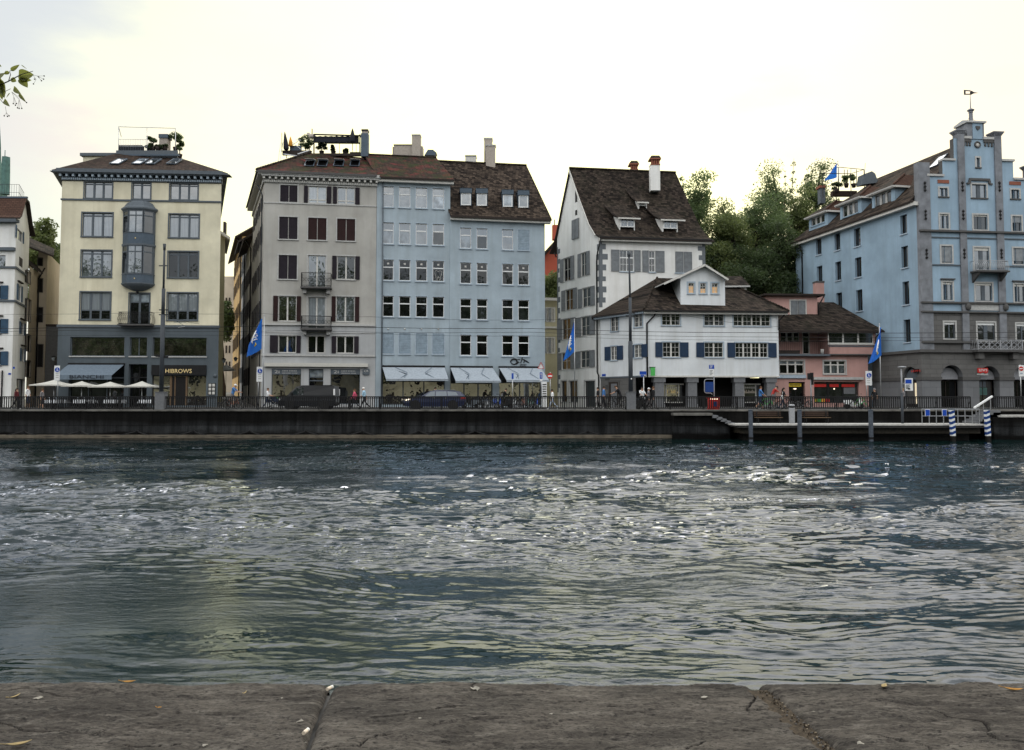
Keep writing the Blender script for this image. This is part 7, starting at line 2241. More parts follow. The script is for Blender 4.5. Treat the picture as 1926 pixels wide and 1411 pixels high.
# end wall of the lane, straw house behind the cream one
R=thing("straw_rear_house","straw yellow house behind the cream house on the left of the narrow lane","house",(at(418,600,84).x,84,STREET))
Fq=face_px(400,88,422.5,88.2,520)
zt=Fq.sz(418,437)[1]
mb=MB();Fq.wall(mb,STREET,zt,"straw_stucco");b_=Fq.P(Fq.len,STREET);mb.quad(b_,b_+SIDE*10,b_+SIDE*10+Vector((0,0,zt-STREET)),b_+Vector((0,0,zt-STREET)),"straw_stucco");mb.build("wall",R)
def rr2(mb):
    a_=at(400,424,87.5);b_=at(433,446,87.5);
    mb.slab([Vector((a_.x,87.4,a_.z)),b_,b_+SIDE*9,Vector((a_.x,87.4,a_.z))+SIDE*9],.3,"tile_dark","off_white")
    tbox(mb,419.5,423,417,440,90,.6,"timber_brown")
part(R,"roof",rr2)
mb=MB()
mb.quad(at(405,700,72.5),at(492,700,72.5),at(455,640,130),at(405,640,130),"paving")
lane=MB();p0=at(405,767,72.5);p1=at(497,767,72.5);q0,q1=at(380,738,135),at(452,738,135)
for p in(p0,p1):p.z=STREET+.005
lane.quad(p0,p1,q1,q0,"paving")
structure(lane.build("lane",origin=(0,0,0)))
R=thing("lane_end_house","dark house front closing the far end of the narrow lane","house",(at(430,700,136).x,136,STREET))
mb=MB();mb.box((at(385,600,136).x,136,STREET),(at(447,600,136).x,140,at(430,520,136).z),"beige_stucco");mb.build("wall",R)
def wn(mb):
    for x in(424,430):
        for y in(560,590,620,650,680):tbox(mb,x,x+3,y,y+14,135.9,.12,"timber_brown")
part(R,"window",wn)
pa=thing("lane_parasol","cream cafe parasol standing in the narrow lane","parasol",(at(424.5,740,95).x,95,STREET))
mb=MB();c_=pa.location;zt=at(424,686,95).z
mb.lathe((c_.x,c_.y,0),[(1.05,zt-.75),(1.0,zt-.55),(.05,zt)],"canvas",8,False);mb.build("canopy",pa)
mb=MB();mb.tube([(c_.x,c_.y,STREET),(c_.x,c_.y,zt-.1)],.03,"black_metal");mb.build("pole",pa)
lantern(421,674,683,82,"black wall lantern in the narrow lane right of the cream house",-.5)
lantern(443,672,680,88,"black wall lantern on the ochre side of the narrow lane",.8)
# green copper church spire at the left edge
R=thing("church_spire","green copper church spire with corner turret rising behind the left edge","church",(at(-18,500,125).x,125,STREET))
c_=at(-28,400,125)
mb=MB()
cz=lambda y:at(0,y,125).z
mb.lathe((c_.x,c_.y,0),[(3.6,STREET),(3.0,cz(367)),(2.33,cz(340)),(1.96,cz(300)),(1.86,cz(270)),(1.66,cz(240)),(.9,cz(150)),(.1,cz(60))],"copper_green",8,False,ph=.39);mb.build("spire",R)
mb=MB()
t_=at(10.5,330,123)
mb.lathe((t_.x,t_.y,0),[(.72,cz(372)),(.68,cz(330)),(.62,cz(303)),(.05,cz(302))],"copper_green",6,False);mb.tube([(t_.x-.2,t_.y,cz(303)),(t_.x-.2,t_.y,cz(290))],.06,"copper_green",5)
t2=at(15.5,330,123);mb.tube([(t2.x,t2.y,cz(365)),(t2.x,t2.y,cz(315))],[.10,.04],"black_metal",5);mb.blob((t2.x,t2.y,cz(318)),.14,"black_metal",6,4)
mb.build("turret",R)
# ------------------------------------------------------------------ trees
def leaf_mat(name,c1,c2):
    m,t,b=new_mat(name)
    g=nd(t,"ShaderNodeObjectInfo")
    n=noise_n(t,obj_vec(t),0.55,4,.6);n2=noise_n(t,obj_vec(t),5.0,2)
    c=cmix(t,mr(t,n,.36,.64),c1,c2)
    c=cmix(t,mr(t,n2,.45,.75,0,.5),c,sc3(c2,1.5))
    t.links.new(c,b.inputs["Base Color"]);b.inputs["Roughness"].default_value=.55
    tr=nd(t,"ShaderNodeBsdfTranslucent");t.links.new(c,tr.inputs[0])
    mx=nd(t,"ShaderNodeMixShader",ins={0:.55,1:b.outputs[0],2:tr.outputs[0]})
    t.links.new(mx.outputs[0],t.nodes["Material Output"].inputs[0])
leaf_mat("leaf_green",(.056,.088,.034),(.135,.190,.074))
leaf_mat("leaf_olive",(.062,.086,.028),(.165,.20,.068))
leaf_mat("leaf_dark",(.028,.048,.018),(.075,.11,.040))
def leaves_mesh(pts,size,mat,rnd):
    n=len(pts)
    c=np.array(pts,dtype=np.float32)
    a1=rnd.normal(size=(n,3));a1/=np.linalg.norm(a1,axis=1)[:,None]
    a2=rnd.normal(size=(n,3));a2-=(a2*a1).sum(1)[:,None]*a1;a2/=np.linalg.norm(a2,axis=1)[:,None]
    s=size*rnd.uniform(.55,1.25,size=(n,1))
    v=np.stack([c-a1*s,c+a2*s*.45-a1*s*.1,c+a1*s,c-a2*s*.45+a1*s*.1],1).reshape(-1,3)
    return v
def tree(px,ytop,ybot_crown,width_px,Y,zbase,mat,label,seed,density=1.0,lsize=.22,group=None,loose=0.0,name="tree",lean=0.0):
    rnd=np.random.RandomState(seed)
    top=at(px,ytop,Y);bot=at(px,ybot_crown,Y);w=width_px/1500*Y/2
    x0,H0,H1=top.x,bot.z,top.z
    T=thing(name,label,"tree",(x0,Y,zbase),group)
    mb=MB();rs=random.Random(seed)
    r0=.018*(H1-zbase)+.08
    trunk=[Vector((x0+lean*k/5+rs.uniform(-.15,.15)*k,Y+rs.uniform(-.1,.1)*k,zbase+(H1-zbase)*.86*k/5))for k in range(6)]
    mb.tube(trunk,[r0*(1-.17*k)for k in range(6)],"bark",8)
    clumps=[]
    nl=26
    for k in range(nl):
        u=.25+.72*(k+rs.random())/nl
        z=H0+(H1-H0)*(u-.25)/.75
        f=min(1.0,max(0,(z-zbase)/((H1-zbase)*.86)))*5;i=min(4,int(f));st=trunk[i].lerp(trunk[i+1],f-i)
        ang=rs.uniform(0,2*pi);prof_r=w*(sin(pi*min(.97,max(.10,(z-H0)/(H1-H0)*.86+.14)))**.7)
        rr=prof_r*rs.uniform(.55,1.0)
        en=Vector((x0+lean+rr*cos(ang),Y+rr*sin(ang)*.9,z+rs.uniform(.2,1.6)))
        s_=st-Vector((0,0,rr*.35))
        if s_.z<zbase+1:s_.z=zbase+1
        mid=s_.lerp(en,.55)+Vector((0,0,-.2+rs.uniform(0,.5)))
        mb.tube([s_,mid,en],[r0*.34,r0*.2,.025],"bark",5)
        for q in range(4):
            c_=s_.lerp(en,rs.uniform(.45,1.08));cr=rs.uniform(.7,1.7)*(w/4.2)**.5
            clumps.append((c_+Vector((rs.uniform(-.7,.7),rs.uniform(-.7,.7),rs.uniform(-.5,.6))),cr))
    for k in range(int(5*(1+loose))):# thin shoots over the top
        u=rs.uniform(-.8,.8);st=Vector((x0+lean+w*u*.7,Y+rs.uniform(-.4,.4)*w,H1-(H1-H0)*rs.uniform(.12,.35)))
        en=st+Vector((rs.uniform(-.5,.5),0,(H1-H0)*rs.uniform(.10,.26)))
        mb.tube([st,en],[.05,.015],"bark",4)
        for q in range(4):clumps.append((st.lerp(en,.1+.25*q),rs.uniform(.35,.8)*(1.1-.2*q)))
    mb.build("trunk",T)
    pts=[]
    for c_,cr in clumps:
        n=int(170*density*cr**1.8)+14
        d=rnd.normal(size=(n,3));d/=np.linalg.norm(d,axis=1)[:,None]
        d*=(rnd.uniform(0,1,size=(n,1))**.45)*cr*np.array([1.15,1.15,.8])
        pts.append(d+np.array(c_))
    pts=np.concatenate(pts)
    v=leaves_mesh(pts,lsize,mat,rnd)-np.array(ORG[T.name])
    n=len(pts)
    me=bpy.data.meshes.new("crown")
    me.vertices.add(len(v));me.vertices.foreach_set("co",v.astype(np.float32).ravel())
    me.loops.add(4*n);me.loops.foreach_set("vertex_index",np.arange(4*n,dtype=np.int32))
    me.polygons.add(n);me.polygons.foreach_set("loop_start",np.arange(0,4*n,4,dtype=np.int32))
    try:me.polygons.foreach_set("loop_total",np.full(n,4,dtype=np.int32))
    except Exception:pass
    me.update(calc_edges=True);me.materials.append(M[mat])
    o=bpy.data.objects.new("crown",me);COL.objects.link(o);o.parent=T
    return T
TG="trees between the white and the blue houses"
tree(1308,345,600,110,92,STREET,"leaf_green","tree touching the right slope of the tall white house roof",21,1.0,.15,TG,.3)
tree(1368,400,600,150,90,STREET,"leaf_olive","broad olive green tree behind the gabled dormer of the low white house",22,1.15,.15,TG)
tree(1428,385,610,150,94,STREET,"leaf_green","dense dark tree in the middle of the tree gap",23,1.2,.15,TG,.3)
tree(1462,326,600,120,100,STREET,"leaf_green","tall loose tree with thin airy top showing sky",24,.55,.15,TG,1.2)
tree(1535,316,610,110,103,STREET,"leaf_green","airy tall tree behind the roof terrace of the stepped gable house",25,.60,.15,TG,1.0)
tree(1478,440,640,110,88,STREET,"leaf_dark","low dark tree right behind the pink house",26,1.2,.15,TG)
tree(1400,480,660,150,87,STREET,"leaf_dark","low shaded tree right behind the low white house",27,1.2,.15,TG)
tree(1340,470,660,110,89,STREET,"leaf_dark","shaded tree beside the right hand quoins of the tall white house",28,1.1,.15,TG)
tree(1502,372,620,100,96,STREET,"leaf_olive","full olive tree filling the gap before the far end of the stepped gable house",33,1.0,.15,TG,.3)
tree(82,428,640,66,92,STREET,"leaf_olive","tree filling the gap left of the cream house above the dark wall",29,1.1,.22)
tree(100,470,640,60,95,STREET,"leaf_dark","darker tree deep in the gap beside the cream house",30,1.2,.22)
tree(424,585,640,16,110,STREET,"leaf_green","small green tree far up the narrow lane",31,.9,.25)
tree(1037,540,575,26,94,at(1037,580,94).z,"leaf_olive","green shrub on the terrace below the red house",32,1.0,.18,name="shrub")
# roof plants of the cream house
def shrub(px,y0,y1,wpx,Y,label,mat="leaf_dark",seed=1,name="potted_shrub",pot=True):
    rnd=np.random.RandomState(seed);rs=random.Random(seed)
    a_,b_=at(px,y1,Y),at(px,y0,Y);w=wpx/1500*Y/2
    T=thing(name,label,"plant",a_)
    h=b_.z-a_.z
    mb=MB();mb.tube([a_,a_.lerp(b_,.6)],.05,"bark",5)
    mb.build("stem",T)
    if pot:
        mb=MB();mb.lathe(a_,[(.18,-.05),(.26,.35),(.24,.36)],"timber_brown",10);mb.build("pot",T)
    pts=[]
    for k in range(7):
        c_=np.array([a_.x+rs.uniform(-.5,.5)*w*1.2,a_.y+rs.uniform(-.5,.5)*w,a_.z+h*rs.uniform(.45,.95)]);cr=max(.18,w*rs.uniform(.35,.6))
        d=rnd.normal(size=(160,3));d/=np.linalg.norm(d,axis=1)[:,None];d*=(rnd.uniform(0,1,(160,1))**.5)*cr*np.array([1,1,.65]);pts.append(d+c_)
    pts=np.concatenate(pts);v=leaves_mesh(pts,.09,mat,rnd)-np.array(ORG[T.name])
    me=bpy.data.meshes.new("foliage");me.from_pydata(v.tolist(),[],np.arange(len(v)).reshape(-1,4).tolist());me.materials.append(M[mat])
    o=bpy.data.objects.new("foliage",me);COL.objects.link(o);o.parent=T
    return T
YC=76.4
shrub(288,258,284,24,YC,"cloud pruned bonsai left of the chimney on the cream house terrace","leaf_dark",1)
shrub(330,247,284,30,YC+.6,"taller cloud pruned tree right of the chimney on the cream house terrace","leaf_green",2)
shrub(338,262,297,20,YC+.8,"bushy shrub at the end of the cream house terrace","leaf_green",3)
for k,x in enumerate((281,297,310)):shrub(x,272.5,283,15,YC-.1,("round box bush nearest the railing on the cream house terrace","round box bush in the middle of three on the cream house terrace","round box bush at the foot of the chimney on the cream house terrace")[k],"leaf_dark",5+k,"box_bush")
YG=76.5
shrub(575,255,291,34,YG+1.2,"dense dark hedge bush on the grey house roof terrace","leaf_dark",11)
shrub(582,262,291,22,YG+.8,"second dark hedge bush under the terrace awning edge","leaf_dark",12)
shrub(605,268,291,20,YG+1.0,"dark leafy bush below the terrace awning on the grey house","leaf_dark",13)
shrub(627,273,291,9,YG+1.0,"thin potted plant against the sky on the grey house terrace","leaf_dark",14)
shrub(649,281,291,12,YG+.8,"low potted plant at the right of the grey house terrace","leaf_dark",15)
for k,(x,y0,y1,w)in enumerate(((1573,344,362,22),(1592,330,352,20),(1606,326,352,18))):shrub(x,y0,y1,w,82.2,("dark bush at the flag end of the blue house roof terrace","climber on the pergola of the blue house roof terrace","climber beside the roof hatch of the blue house")[k],"leaf_green" if k else "leaf_dark",17+k)
# wood on the hill and trees on the near bank, seen only as reflections
rnd=np.random.RandomState(99)
pts=[]
for k in range(330):
    x=rnd.uniform(-120,120);y=rnd.uniform(-60,-20);h=rnd.uniform(6,15)
    z0=1.3+19*min(1,max(0,(-y-16)/24))
    n=90
    d=rnd.normal(size=(n,3));d/=np.linalg.norm(d,axis=1)[:,None];d*=(rnd.uniform(0,1,(n,1))**.4)*np.array([4.2,4.2,h*.5]);pts.append(d+np.array([x,y,z0+h*.62]))
for k in range(9):
    x=-56+14*k+rnd.uniform(-3,3);n=500
    d=rnd.normal(size=(n,3));d/=np.linalg.norm(d,axis=1)[:,None];d*=(rnd.uniform(0,1,(n,1))**.4)*np.array([5.0,4.0,4.5]);pts.append(d+np.array([x,-13,11.5+rnd.uniform(-1,2)]))
pts=np.concatenate(pts);v=leaves_mesh(pts,.95,"leaf_dark",rnd)
me=bpy.data.meshes.new("wood");n=len(pts)
me.vertices.add(len(v));me.vertices.foreach_set("co",v.astype(np.float32).ravel());me.loops.add(4*n);me.loops.foreach_set("vertex_index",np.arange(4*n,dtype=np.int32));me.polygons.add(n);me.polygons.foreach_set("loop_start",np.arange(0,4*n,4,dtype=np.int32))
try:me.polygons.foreach_set("loop_total",np.full(n,4,dtype=np.int32))
except Exception:pass
me.update(calc_edges=True);me.materials.append(M["leaf_dark"])
o=bpy.data.objects.new("wood",me);COL.objects.link(o);o["kind"]="stuff"
# plain unseen house added behind the camera for the shop windows across to mirror
R=thing("unseen_house","cream house added out of view on the near bank for shop windows to mirror","house",(0,-18,1.44))
mb=MB();mb.box((-58,-24,1.4),(58,-18,8.6),"cream_stucco");mb.build("wall",R)
mb=MB();mb.slab([(-59,-17.4,8.6),(59,-17.4,8.6),(59,-21,10.4),(-59,-21,10.4)],.2,"tile_brown");mb.slab([(-59,-21,10.4),(59,-21,10.4),(59,-24.6,8.6),(-59,-24.6,8.6)],.2,"tile_brown");mb.build("roof",R)
for k in range(22):
    for z in(2.6,5.8):
        mb=MB();x=-55+5.2*k;mb.box((x,-18.0,z),(x+1.3,-17.95,z+1.9),"glass_dark");mb.box((x-.1,-18.0,z-.12),(x+1.4,-17.85,z-.0),"trim_stone");mb.build("window",R)
# ------------------------------------------------------------------ railing, masts, wires, flags, signs
YR=60.35
def railing(xa,xb,label,step=.165):
    T=thing("iron_railing",label,"railing",((xa+xb)/2,YR,STREET),"lengths of iron railing along the quay")
    n=max(2,int(abs(xb-xa)/step));zt=STREET+1.0
    mb=MB()
    for k in range(n+1):
        x=xa+(xb-xa)*k/n
        mb.box((x-.034,YR-.016,STREET+.12),(x+.034,YR+.016,zt-.02),"dark_iron")
    mb.build("infill",T)
    mb=MB();mb.box((xa,YR-.045,zt-.07),(xb,YR+.045,zt+.02),"dark_iron");mb.box((xa,YR-.025,zt-.16),(xb,YR+.025,zt-.13),"dark_iron");mb.build("top_rail",T)
    mb=MB();mb.box((xa,YR-.03,STREET+.09),(xb,YR+.03,STREET+.13),"dark_iron");mb.build("bottom_rail",T)
    m_=max(1,int(abs(xb-xa)/2.3))
    for k in range(m_+1):
        x=xa+(xb-xa)*k/m_
        mb=MB();mb.box((x-.035,YR-.035,STREET-.02),(x+.035,YR+.035,zt-.05),"dark_iron");mb.bar((x,YR+.03,STREET+.7),(x,YR+.45,STREET+.02),.03,.03,"dark_iron");mb.build("post",T)
xm1,xm2=at(300,760,60.4).x,at(1187.5,760,60.4).x
xs1,xs2=at(1825,760,YR).x,at(1864,760,YR).x
railing(-45,xm1-.42,"black iron railing from the left edge to the pedestal in front of the cream house")
railing(xm1+.42,xm2-.42,"long black iron railing on the quay between the two mast pedestals")
railing(xm2+.42,xs1,"black iron railing on the quay from the second pedestal to the landing stage stairs")
railing(xs2,46,"short black iron railing beyond the landing stage stairs at the right edge")
T=thing("stair_handrail","bright sloping handrail of the stairs at the end of the landing stage","handrail",at(1848,770,59.6))
mb=MB();a_,b_=at(1832,767.5,59.3),at(1866,745.5,60.2);mb.bar(a_,b_,.11,.12,"white_paint");mb.build("rail",T)
mb=MB()
for k in(.1,.5,.9):p=a_.lerp(b_,k);mb.bar(p,Vector((p.x,p.y,p.z-1.0)),.05,.05,"steel")
mb.build("post",T)
def mast(px,ytop,label,kind):
    x=at(px,760,60.4).x;Ym=60.4
    T=thing("catenary_mast",label,"mast",(x,Ym,STREET),"tram line masts on stone pedestals")
    mb=MB()
    zt=at(px,737,Ym).z
    mb.box((x-.34,Ym-.34,STREET-.05),(x+.34,Ym+.34,zt-.06),"stone_pier");mb.box((x-.37,Ym-.37,zt-.06),(x+.37,Ym+.37,zt),"stone_pier")
    mb.build("pedestal",T)
    mb=MB()
    zz=lambda y:at(px,y,Ym).z
    if kind==0:
        mb.tube([(x,Ym,zt),(x,Ym,zz(592))],.16,"grey_mast",10);mb.tube([(x,Ym,zz(592)),(x,Ym,zz(543))],.13,"grey_mast",10);mb.tube([(x,Ym,zz(543)),(x+.0,Ym,zz(471))],.085,"grey_mast",8)
        mb.tube([(x,Ym,zz(471)),(x,Ym,zz(459))],[.09,.13],"grey_mast",8)
    else:
        mb.tube([(x,Ym,zt),(x,Ym,zz(642))],.17,"grey_mast",10);mb.tube([(x,Ym,zz(642)),(x,Ym,zz(560))],.115,"grey_mast",10);mb.tube([(x,Ym,zz(560)),(x-.05,Ym,zz(483))],.075,"grey_mast",8)
        mb.tube([(x-.05,Ym,zz(483)),(x-.05,Ym,zz(476))],[.09,.13],"grey_mast",8)
    mb.build("pole",T)
    mb=MB()
    if kind==0:
        mb.bar((x-.38,Ym,zz(500)),(x+.30,Ym,zz(500)),.06,.08,"grey_mast")
        for y in(583,592):mb.tube([(x-.30,Ym,zz(y)),(x+.36,Ym,zz(y))],.045,"black_metal",6)
        mb.bar((x-.5,Ym,zz(669)),(x+.45,Ym,zz(672)),.12,.16,"black_metal")
    else:
        for y in(588,594):mb.tube([(x-.34,Ym,zz(y)),(x+.36,Ym,zz(y+1))],.04,"black_metal",6)
        mb.blob((x+.03,Ym-.19,zz(713)),.06,"white_paint",6,4)
    mb.build("cross_arm",T)
    return T
mast(303,459,"grey tram line mast on a stone pedestal in front of the cream house",0)
mast(1186.5,475,"grey tram line mast on a stone pedestal in front of the low white house",1)
def wire(pts,Y,label,r=.016,name="overhead_wire"):
    P=[at(x,y,Y)for x,y in pts]
    mb=MB();Q=[]
    for p,q in zip(P,P[1:]):
        for k in range(6):Q.append(p.lerp(q,k/6)-Vector((0,0,.10*sin(pi*k/6))))
    Q.append(P[-1])
    mb.tube(Q,r,"black_metal",4)
    o=mb.build(name)
    return tag(o,label,"wire","tram wires over the street")
wire([(-200,617),(130,616),(560,612),(1000,618),(1460,626),(2100,622)],66,"thickest and highest long tram wire running across all the houses",.020)
wire([(-200,621),(130,621.5),(560,622),(1000,625),(1460,634),(2100,632)],63.5,"lower long tram wire running just under the thick one",.014)
wire([(-200,628),(300,630),(700,627),(1000,632),(1460,640),(2100,636)],64.5,"lowest thin tram wire crossing the house fronts",.010)
wire([(-200,590),(305,588),(480,589),(700,596),(1000,602),(1187,590),(1300,596),(1470,615)],61.2,"thin span wire fixed to both masts",.010)
wire([(305,591),(345,602),(375,608)],61.0,"short guy wire falling from the mast by the cream house",.012)
T=thing("wire_switch","small wire fitting hanging in the tram wires in front of the cream house","wire fitting",at(345,612,64))
mb=MB();mb.bar(at(327,606,64),at(350,606,64),.05,.05,"zinc");mb.bar(at(332,604,64),at(350,615,64),.03,.03,"zinc");mb.bar(at(335,616,64),at(348,614,64),.03,.05,"steel");mb.build("fitting",T)
def flag(px_pole,ytop,ybot,Yp,corner_px,label,seed,base=True,emb=True):
    """Blue banner hanging slack from a pole, gathered to a tail at the lower left."""
    x=at(px_pole,ybot,Yp).x;zt=at(px_pole,ytop,Yp).z
    zb=STREET if base else at(px_pole,ybot,Yp).z
    T=thing("blue_flag",label,"flag",(x,Yp,zb),"blue flags on thin poles")
    mb=MB();mb.tube([(x,Yp,zb),(x,Yp,zt)],[.045,.03],"steel",6);mb.blob((x,Yp,zt+.04),.06,"steel",6,4)
    mb.build("pole",T)
    hx0,hy0,hx1,hy1,lx,ly,tx,ty=corner_px
    A,B=at(hx0,hy0,Yp-.05),at(hx1,hy1,Yp-.05);Lm=at(lx,ly,Yp-.25);Tl=at(tx,ty,Yp-.2)
    n,m_=18,14
    rs=random.Random(seed)
    P=[]
    for i in range(n+1):
        v=i/n;row=[]
        h=A.lerp(B,v)
        f=A.lerp(Lm,min(1,v*1.15))if v<.87 else Lm.lerp(Tl,(v-.87)/.13)
        for j in range(m_+1):
            u=j/m_
            p=h.lerp(f,u)
            p.y+=-.16*sin(u*7.5+v*2.2+seed)*u-.08*sin(u*13-v*3)*u
            p.z+=-.22*sin(pi*u)*v*.35
            row.append(p)
        P.append(row)
    mb=MB()
    flat=[p for r_ in P for p in r_]
    mb.add(flat,[(i*(m_+1)+j,i*(m_+1)+j+1,(i+1)*(m_+1)+j+1,(i+1)*(m_+1)+j)for i in range(n)for j in range(m_)],"flag_blue",True)
    cl=mb.build("cloth",T)
    if emb:
        def q(v,u):
            i,j=min(n,int(v*n)),min(m_,int(u*m_));return P[i][j]+Vector((0,-.03,0))
        mb=MB()
        for k,(v0,u0)in enumerate(((.50,.62),(.56,.50),(.62,.58),(.67,.48),(.72,.60))):
            mb.tube([q(v0,u0),q(v0+.02,u0+.12),q(v0+.07,u0+.22)],[.045,.04,.02],"white_paint",5)
        mb.tube([q(.40,.80),q(.55,.84),q(.70,.80),q(.80,.72),q(.86,.66)],[.02,.06,.05,.06,.03],"white_paint",5)
        mb.tube([q(.80,.50),q(.86,.44),q(.90,.56)],[.03,.06,.03],"yellow_paint",5)
        mb.build("emblem",cl)
m,t,b=new_mat("flag_blue")
n_=noise_n(t,obj_vec(t),1.5,3)
t.links.new(cmix(t,mr(t,n_,.3,.7),(.012,.105,.46),(.02,.155,.58)),b.inputs["Base Color"]);b.inputs["Roughness"].default_value=.75
tr=nd(t,"ShaderNodeBsdfTranslucent",ins={"Color":(.02,.22,.80,1)});mx=nd(t,"ShaderNodeMixShader",ins={0:.45,1:b.outputs[0],2:tr.outputs[0]});t.links.new(mx.outputs[0],t.nodes["Material Output"].inputs[0])
flag(494.5,594,770,61.2,(493,600,492,656,466,648,462,672),"blue flag with white emblem on the pole in front of the grey corner house",1)
flag(1081,602,770,61.2,(1080,606,1080,661,1064,662,1059,679),"lighter blue slack flag on the pole in front of the tall white house",4)
flag(1657.5,611,770,61.2,(1656,616,1658,668,1641,668,1635,684),"blue flag on the pole between the pink house and the stepped gable house",7)
flag(1577,304,360,83.2,(1574,307,1574,334,1562,326,1551,339),"small pale blue flag on the roof terrace of the stepped gable house",2,base=False,emb=False)
def sign_post(px,Y,ztop_px,label,cat="sign",r=.035,mat="steel",name="street_sign",zb=STREET,group=None):
    x=at(px,760,Y).x
    T=thing(name,label,cat,(x,Y,zb),group)
    mb=MB();mb.tube([(x,Y,zb),(x,Y,at(px,ztop_px,Y).z)],r,mat,6);mb.build("post",T)
    return T
def plate(T,px0,px1,y0,y1,Y,mat,name="plate",th=.04):
    a_,b_=at(px0,y1,Y),at(px1,y0,Y)
    mb=MB();mb.box((a_.x,Y-th,a_.z),(b_.x,Y,b_.z),mat);return mb.build(name,T)
def disc(T,px,y,r,Y,mat,name="disc",n=18,th=.02):
    c=at(px,y,Y);mb=MB();mb.lathe((c.x,Y,c.z),[(r,-th),(r,0)],mat,n,False,axis="y");return mb.build(name,T)
PGp="white signs with a blue pedestrian disc"
for px,y0,y1,cx_,cy_,Yp,lb in((107.8,688,716,107.8,695.5,62.5,"white plate with a blue pedestrian disc left of the cream house awning"),(488.5,690,718,489,698,62.5,"white plate with a blue pedestrian disc beside the grey corner house"),(1634,698,725,1634.5,706,62.5,"white plate with a blue pedestrian disc at the corner of the pink house")):
    T=sign_post(px-3.2 if px>200 else px,Yp+.1,y0,lb,group=PGp)
    plate(T,px-5.8,px+5.2,y0,y1,Yp,"white_paint")
    disc(T,cx_,cy_,.185,Yp-.045,"sign_blue")
    c=at(cx_,cy_,Yp-.07);mb=MB();mb.bar(c+Vector((-.02,0,-.10)),c+Vector((-.02,0,.05)),.05,.01,"white_paint",(0,1,0));mb.bar(c+Vector((.06,0,-.10)),c+Vector((.06,0,-.01)),.04,.01,"white_paint",(0,1,0));mb.blob(c+Vector((-.02,0,.09)),(.035,.01,.035),"white_paint",6,4);mb.build("symbol",T)
    mb=MB()
    for k in range(3):
        a_=at(px-3,y0+14+4*k,Yp-.05);b_=at(px+2.5,y0+14+4*k,Yp-.05);mb.bar(a_,b_,.01,.05,"trim_stone")
    mb.build("small_print",T)
T=sign_post(1018,63.4,688,"post with a red edged warning sign over a blue arrow sign by the last awning")
c=at(1017.5,690.5,63.3);mb=MB();mb.prism([c+Vector((-.0,0,.36)),c+Vector((-.22,0,-.10)),c+Vector((.22,0,-.10))],(0,.03,0),"white_paint");mb.build("warning_plate",T)
mb=MB()
tri=[c+Vector((0,-.012,.38)),c+Vector((-.25,-.012,-.12)),c+Vector((.25,-.012,-.12))]
for p,q in zip(tri,tri[1:]+tri[:1]):mb.bar(p,q,.03,.05,"red_paint",(0,1,0))
mb.build("red_edge",T)
plate(T,1015.3,1020.2,700.5,712.5,63.3,"sign_blue","arrow_plate")
mb=MB();a_,b_=at(1017.8,711,63.24),at(1017.8,702.5,63.24);mb.bar(a_,b_,.035,.01,"white_paint",(0,1,0));mb.prism([b_+Vector((-.06,0,-.08)),b_+Vector((.06,0,-.08)),b_+Vector((0,0,.05))],(0,.01,0),"white_paint");mb.build("arrow",T)
plate(T,1015.5,1020,713.5,717,63.3,"white_paint","sub_plate")
T=sign_post(964,63.4,701,"slim post with a small blue sign in front of the last awning");plate(T,962.3,966,702,713,63.3,"sign_blue")
T=sign_post(1035,70.5,700,"round red no entry sign in the lane mouth beside the blue house");disc(T,1034.5,707,.24,70.4,"red_paint");plate(T,1030.8,1038.5,706,708.8,70.37,"white_paint","bar",.01)
T=sign_post(1921,62,686,"no entry sign on a white plate at the right edge of the street");plate(T,1916.5,1925.5,687,708,61.95,"white_paint");disc(T,1920.6,693.5,.17,61.9,"red_paint");plate(T,1917.8,1923.5,692.7,694.4,61.87,"white_paint","bar",.01);plate(T,1918.5,1923.5,701,703.5,61.9,"trim_pale_blue","sub_plate",.01)
T=sign_post(1211,67.5,700,"blue direction sign board on a pale post beside the second mast",mat="white_paint");plate(T,1203,1215.5,698.5,705,67.4,"sign_blue");plate(T,1205,1211,705.5,708.5,67.4,"sign_blue","lower_plate")
# no entry style advertising: striped pillar by the last awning
T=thing("striped_totem","white totem with dark stripes under the end of the last awning","totem",(at(1024,740,70).x,70,STREET))
mb=MB();a_,b_=at(1019.5,771,70),at(1028.5,718,70);mb.box((a_.x,70,STREET),(b_.x,70.35,b_.z),"white_paint");mb.build("body",T)
mb=MB()
for k in range(6):
    p,q=at(1020.5,722.5+4.3*k,69.98),at(1027.5,724.3+4.3*k,69.98);mb.box((p.x,69.98,q.z),(q.x,70,p.z),"black_metal")
mb.build("stripes",T)
# tram stop
T=sign_post(1343.5,61.6,686,"tram stop post with blue panel in a bent steel loop and a white timetable head","tram stop",.04,"lamp_housing","tram_stop")
plate(T,1333.5,1343,686.5,694,61.58,"sign_blue","stop_sign");plate(T,1333.8,1343,694.5,708,61.58,"white_paint","timetable")
mb=MB()
for k,(xa,xb)in enumerate(((1335,1341),(1335,1340),(1335,1339))):p,q=at(xa,688+2*k,61.52),at(xb,688+2*k,61.52);mb.bar(p,q,.01,.03,"white_paint")
for k in range(4):p,q=at(1335,697+2.6*k,61.52),at(1341-(k%2)*2,697+2.6*k,61.52);mb.bar(p,q,.01,.025,"trim_slate")
mb.build("small_print",T)
mb=MB();mb.tube([at(x,y,61.6)for x,y in((1343.5,713.5),(1329,713.5),(1326,714.5),(1325,717),(1325,736),(1326,738.5),(1329,739.5),(1337,739.5),(1340,742))],.035,"lamp_housing",6);mb.build("loop",T)
plate(T,1326.5,1342,718.5,737.5,61.62,"blue_paint","panel")
T=thing("red_bin_box","red street box with four small lit lamps along its top behind the railing","box",(at(1343,765,60.95).x,60.95,STREET))
a_,b_=at(1332.5,771,60.8),at(1353,749.5,60.8)
